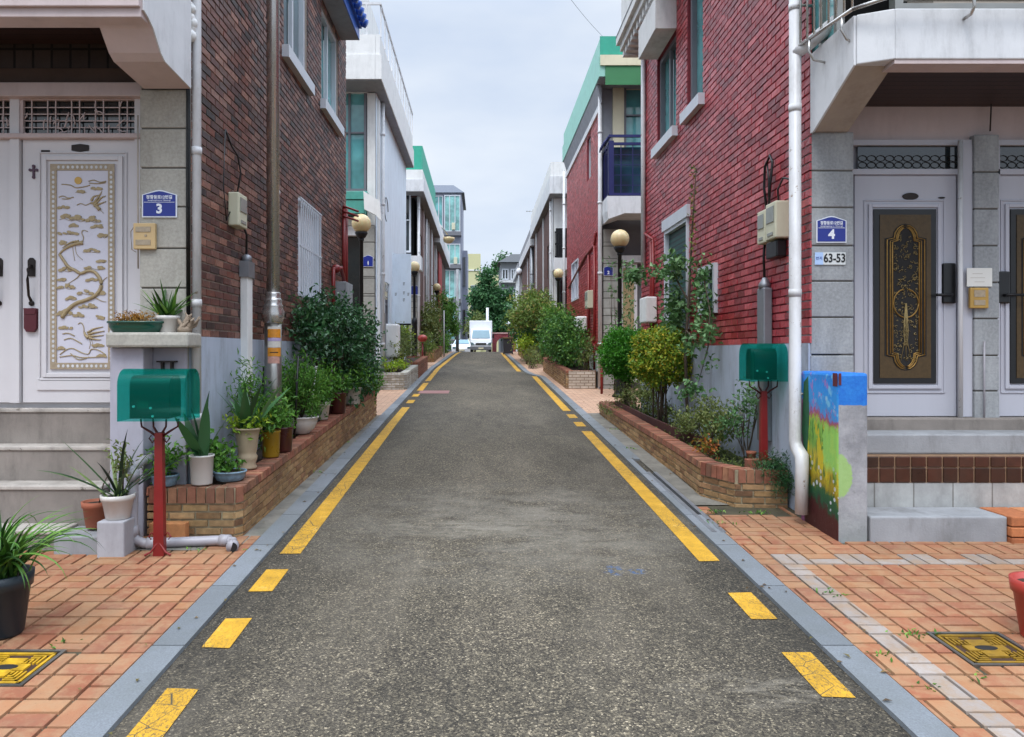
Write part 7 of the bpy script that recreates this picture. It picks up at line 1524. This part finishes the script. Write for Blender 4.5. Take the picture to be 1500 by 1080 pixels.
# trees beyond
def tree(label, x, y, h, blobs, n, L, mat, tr=.18, name='tree'):
    t = thing(name, label, 'tree', (x, y, G(y)), 'trees beyond the end of the lane'); mb = MB(); g_ = G(y); mb.tube([(x, y, g_), (x + .1, y, g_ + h * .3), (x, y, g_ + h * .6)], [tr, tr * .8, tr * .4], 9)
    for b in blobs: mb.tube([(x + .05, y, g_ + h * .3), ((x + b[0]) / 2, (y + b[1]) / 2, (g_ + h * .35 + b[2]) / 2), (b[0], b[1], b[2])], [tr * .5, tr * .35, tr * .1], 6)
    mb.build('trunk', m_bark, t, uv=False); crown(blobs, n, L, L * .55, shell=.45, holes=.1).build('crown', mat, t, uv=False)
Y = 70; Q = lambda x, y, rx, ry, Y=70, rz=None: (px(x, y, Y)[0], Y + R.uniform(-.5, .5), px(x, y, Y)[1], rx * Y / F, rx * Y / F, ry * Y / F)
tree('tall dark green tree standing behind the white truck', .6, 70, 8, [Q(714, 412, 13, 18), Q(713, 438, 23, 22), Q(706, 462, 18, 20), Q(733, 455, 20, 20), Q(724, 478, 25, 16), Q(742, 440, 11, 14), Q(698, 440, 10, 12)], 11000, .34, lf_tree)
tree('shorter yellowish-green tree left of the truck', -.6, 68, 4, [Q(700, 475, 12, 14, 68), Q(690, 485, 8, 8, 68)], 1100, .26, lf_olive, .1)
tree('leafy tree beside the glass tower above the far lamp', -2.9, 50, 4.5, [Q(657, 455, 10, 22, 50), Q(664, 478, 8, 16, 50)], 1500, .2, lf_green, .1)
tree('distant hazy tree crown above the villa roof', 3, 110, 10, [Q(738, 388, 14, 12, 110), Q(725, 395, 10, 9, 110)], 900, .5, lf_tree, .2)
tree('dark evergreen behind the red garden wall', 2.6, 68, 4.5, [Q(752, 470, 14, 22, 68), Q(745, 488, 12, 12, 68)], 1800, .28, lf_dark, .1)
# utility poles
for (x, y, r_, z1, lb, m_) in ((px(670, 0, 56)[0], 56, .13, px(0, 395, 56)[1], 'concrete utility pole beside the glass tower', m_grey), (px(714, 0, 66)[0], 66, .14, px(0, 451, 66)[1], 'short white pole sticking up behind the truck box', m_white), (px(651, 0, 34)[0] - .02, 34, .035, px(0, 455, 34)[1], 'thin pale sign post at the left kerb', m_pvc)):
    mb = MB(); mb.tube([(x, y, G(y)), (x, y, z1)], [r_, r_ * .85], 10); o = mb.build('post' if r_ < .1 else 'utility_pole', m_, loc=(x, y, G(y))); tag(o, lb, 'pole')
t = thing('lamp_post', 'grey lamp post with a small white lantern by the last house on the right', 'street lamp', (2.25, 44, G(44))); z1 = px(0, 402, 44)[1]
MB().tube([(2.25, 44, G(44)), (2.25, 44, z1)], .06, 8).build('post', m_galv, t); MB().lathe(2.25, 44, z1, [(.1, 0), (.17, .12), (.15, .3), (.05, .36)], 12).build('lantern', m_signw, t)
t = thing('lamp_post', 'dark short lamp post with a bright round head near the garden wall', 'street lamp', (2.6, 60, G(60))); z1 = px(0, 474, 60)[1]; x = px(745, 0, 60)[0]
MB().tube([(x, 60, G(60)), (x, 60, z1)], .05, 8).build('post', m_blackm, t); MB().ball((x, 60, z1), .16).build('lamp_globe', m_signw, t)
# wheelie bin
BX, BY = px(744.5, 0, 37)[0], 37; g_ = G(BY)
t = thing('refuse_bin', 'dark grey wheeled refuse bin with a brown lid at the right kerb', 'bin', (BX, BY, g_))
mb = MB(); k = .22; mb.add([(BX - k, BY - .2, g_ + .05), (BX + k, BY - .2, g_ + .05), (BX + k, BY + .2, g_ + .05), (BX - k, BY + .2, g_ + .05), (BX - .27, BY - .26, g_ + .78), (BX + .27, BY - .26, g_ + .78), (BX + .27, BY + .26, g_ + .78), (BX - .27, BY + .26, g_ + .78)], [(3, 2, 1, 0), (4, 5, 6, 7), (0, 1, 5, 4), (1, 2, 6, 5), (2, 3, 7, 6), (3, 0, 4, 7)]); mb.build('body', M('bin_grey', '#33343a', .5), t, bevel=.02)
mb = MB(); mb.prism([(BX - .3, g_ + .785), (BX + .3, g_ + .785), (BX + .28, g_ + .86), (BX - .28, g_ + .86)], 'y', BY - .29, BY + .28); mb.build('lid', M('bin_lid', '#6d5a3a', .5), t, bevel=.01)
for s_ in (-1, 1): mb = MB(); mb.tube([(BX + s_ * .2, BY + .22, g_ + .08), (BX + s_ * .25, BY + .22, g_ + .08)], .08, 12); mb.build('wheel', m_black, t)
# ---------------- truck
TX, TY = px(704.5, 0, 58)[0], 58.0; g_ = G(59)
t = thing('box_truck', 'small white box truck facing the viewer at the end of the lane', 'truck', (TX, TY + 2.5, g_))
mb = MB(); mb.box(TX - .92, TX + .90, TY + 1.25, TY + 5, g_ + .85, px(0, 470, 59.3)[1]); mb.build('cargo_box', m_signw, t, bevel=.04)
mb = MB(); W = .82; sec = [(TY + 0, g_ + .42), (TY - .02, g_ + .75), (TY + .10, g_ + 1.12), (TY + .18, g_ + 1.2), (TY + .62, g_ + 1.92), (TY + .75, g_ + 1.98), (TY + 1.2, g_ + 1.99), (TY + 1.2, g_ + .42)]
mb.prism(sec, 'x', TX - W, TX + W); cb = mb.build('cab', m_signw, t, bevel=.05)
mb = MB(); mb.add([(TX - .72, TY + .185, g_ + 1.24), (TX + .72, TY + .185, g_ + 1.24), (TX + .64, TY + .585, g_ + 1.88), (TX - .64, TY + .585, g_ + 1.88), (TX - .72, TY + .25, g_ + 1.24), (TX + .72, TY + .25, g_ + 1.24), (TX + .64, TY + .65, g_ + 1.88), (TX - .64, TY + .65, g_ + 1.88)], [(0, 1, 2, 3), (4, 7, 6, 5), (0, 4, 5, 1), (1, 5, 6, 2), (2, 6, 7, 3), (3, 7, 4, 0)]); mb.v = [(a, b - .03, c) for a, b, c in mb.v]; mb.build('windscreen', m_windscreen, t)
mb = MB(); mb.box(TX - .84, TX + .84, TY - .1, TY + .1, g_ + .3, g_ + .6); mb.build('bumper', m_frameg, t, bevel=.04)
mb = MB(); mb.box(TX - .42, TX + .42, TY - .06, TY - .02, g_ + .72, g_ + .85); mb.build('grille', m_black, t)
mb = MB(); mb.box(TX - .2, TX + .2, TY - .12, TY - .101, g_ + .38, g_ + .5); mb.build('number_plate', m_cream, t)
for s_ in (-1, 1):
    mb = MB(); mb.prism([(TX + s_ * .5, g_ + .70), (TX + s_ * .8, g_ + .70), (TX + s_ * .8, g_ + .92), (TX + s_ * .6, g_ + .86)], 'y', TY - .05, TY + .1); mb.build('headlight', m_glass, t)
    mb = MB(); mb.tube([(TX + s_ * .83, TY + .35, g_ + 1.3), (TX + s_ * .95, TY + .25, g_ + 1.4)], .015, 6); mb.box(TX + s_ * .92, TX + s_ * 1.04, TY + .2, TY + .26, g_ + 1.22, g_ + 1.56); mb.build('mirror', m_black, t, bevel=.02)
    for y in (.75, 3.9):
        mb = MB(); mb.tube([(TX + s_ * .62, TY + y, g_ + .32), (TX + s_ * .83, TY + y, g_ + .32)], .32, 20); wh = mb.build('wheel', m_black, t); mb = MB(); mb.tube([(TX + s_ * .831, TY + y, g_ + .32), (TX + s_ * .84, TY + y, g_ + .32)], .17, 14); mb.build('rim', m_steel, wh)
# ---------------- car
CX_, CY_ = px(676, 0, 64)[0], 64.0; g_ = px(0, 497, 64)[1] - 1.42
t = thing('parked_car', 'white saloon car seen end on, left of the truck', 'car', (CX_, CY_ + 2, g_))
mb = MB(); W = .86
body = [(CY_, g_ + .35), (CY_ - .03, g_ + .6), (CY_ + .1, g_ + .86), (CY_ + .9, g_ + .98), (CY_ + 1.0, g_ + .98), (CY_ + 3.6, g_ + .98), (CY_ + 4.3, g_ + .9), (CY_ + 4.4, g_ + .5), (CY_ + 4.35, g_ + .3), (CY_, g_ + .3)]
mb.prism(body, 'x', CX_ - W, CX_ + W); mb.build('body', m_signw, t, bevel=.09)
mb = MB(); vs = []
for y, z, w_ in ((1.0, .97, .76), (1.75, 1.40, .58), (3.0, 1.40, .58), (3.9, .97, .74)): vs += [(CX_ - w_, CY_ + y, g_ + z), (CX_ + w_, CY_ + y, g_ + z)]
mb.add(vs, [(0, 1, 3, 2), (2, 3, 5, 4), (4, 5, 7, 6), (1, 7, 5, 3), (0, 2, 4, 6)]); mb.build('roof', m_signw, t)
mb = MB(); mb.add([(CX_ - .68, CY_ + 1.06, g_ + 1.03), (CX_ + .68, CY_ + 1.06, g_ + 1.03), (CX_ + .54, CY_ + 1.66, g_ + 1.37), (CX_ - .54, CY_ + 1.66, g_ + 1.37)], [(0, 1, 2, 3)]); mb.v = [(a, b - .03, c + .02) for a, b, c in mb.v]; mb.build('windscreen', m_windscreen, t)
for s_ in (-1, 1):
    mb = MB(); mb.box(CX_ + s_ * .5, CX_ + s_ * .78, CY_ - .06, CY_ + .02, g_ + .62, g_ + .76); mb.build('headlight', m_glass, t)
    mb = MB(); mb.box(CX_ + s_ * .87, CX_ + s_ * 1.0, CY_ + 1.2, CY_ + 1.28, g_ + .92, g_ + 1.04); mb.build('mirror', m_signw, t)
    for y in (.8, 3.5): mb = MB(); mb.tube([(CX_ + s_ * .68, CY_ + y, g_ + .31), (CX_ + s_ * .87, CY_ + y, g_ + .31)], .31, 18); mb.build('wheel', m_black, t)
mb = MB(); mb.box(CX_ - .26, CX_ + .26, CY_ - .07, CY_ - .035, g_ + .42, g_ + .54); mb.build('number_plate', m_cream, t)

# rooftop clutter on the further houses
t = thing('roof_antenna', 'thin television antenna on the roof of the farther brown house on the right', 'antenna', (3.0, 43, 8.4)); z0 = 8.4
mb = MB(); mb.tube([(3.0, 43, z0), (3.0, 43, z0 + 1.5)], .025, 6); mb.tube([(2.6, 43, z0 + 1.4), (3.4, 43, z0 + 1.4)], .015, 5)
for k in range(5): mb.tube([(2.65 + k * .17, 42.8, z0 + 1.4), (2.65 + k * .17, 43.2, z0 + 1.4)], .01, 4)
mb.build('aerial', m_steel, t)
t = thing('water_tank', 'round pale blue water tank on the roof of the third house on the right', 'water tank', (4.2, 31.5, 9.0)); MB().lathe(4.2, 31.5, 8.0, [(.7, 0), (.75, .1), (.75, 1.3), (.5, 1.6), (.2, 1.7)], 20).build('tank', M('tank_blue', '#8fb4cf', .5), t)
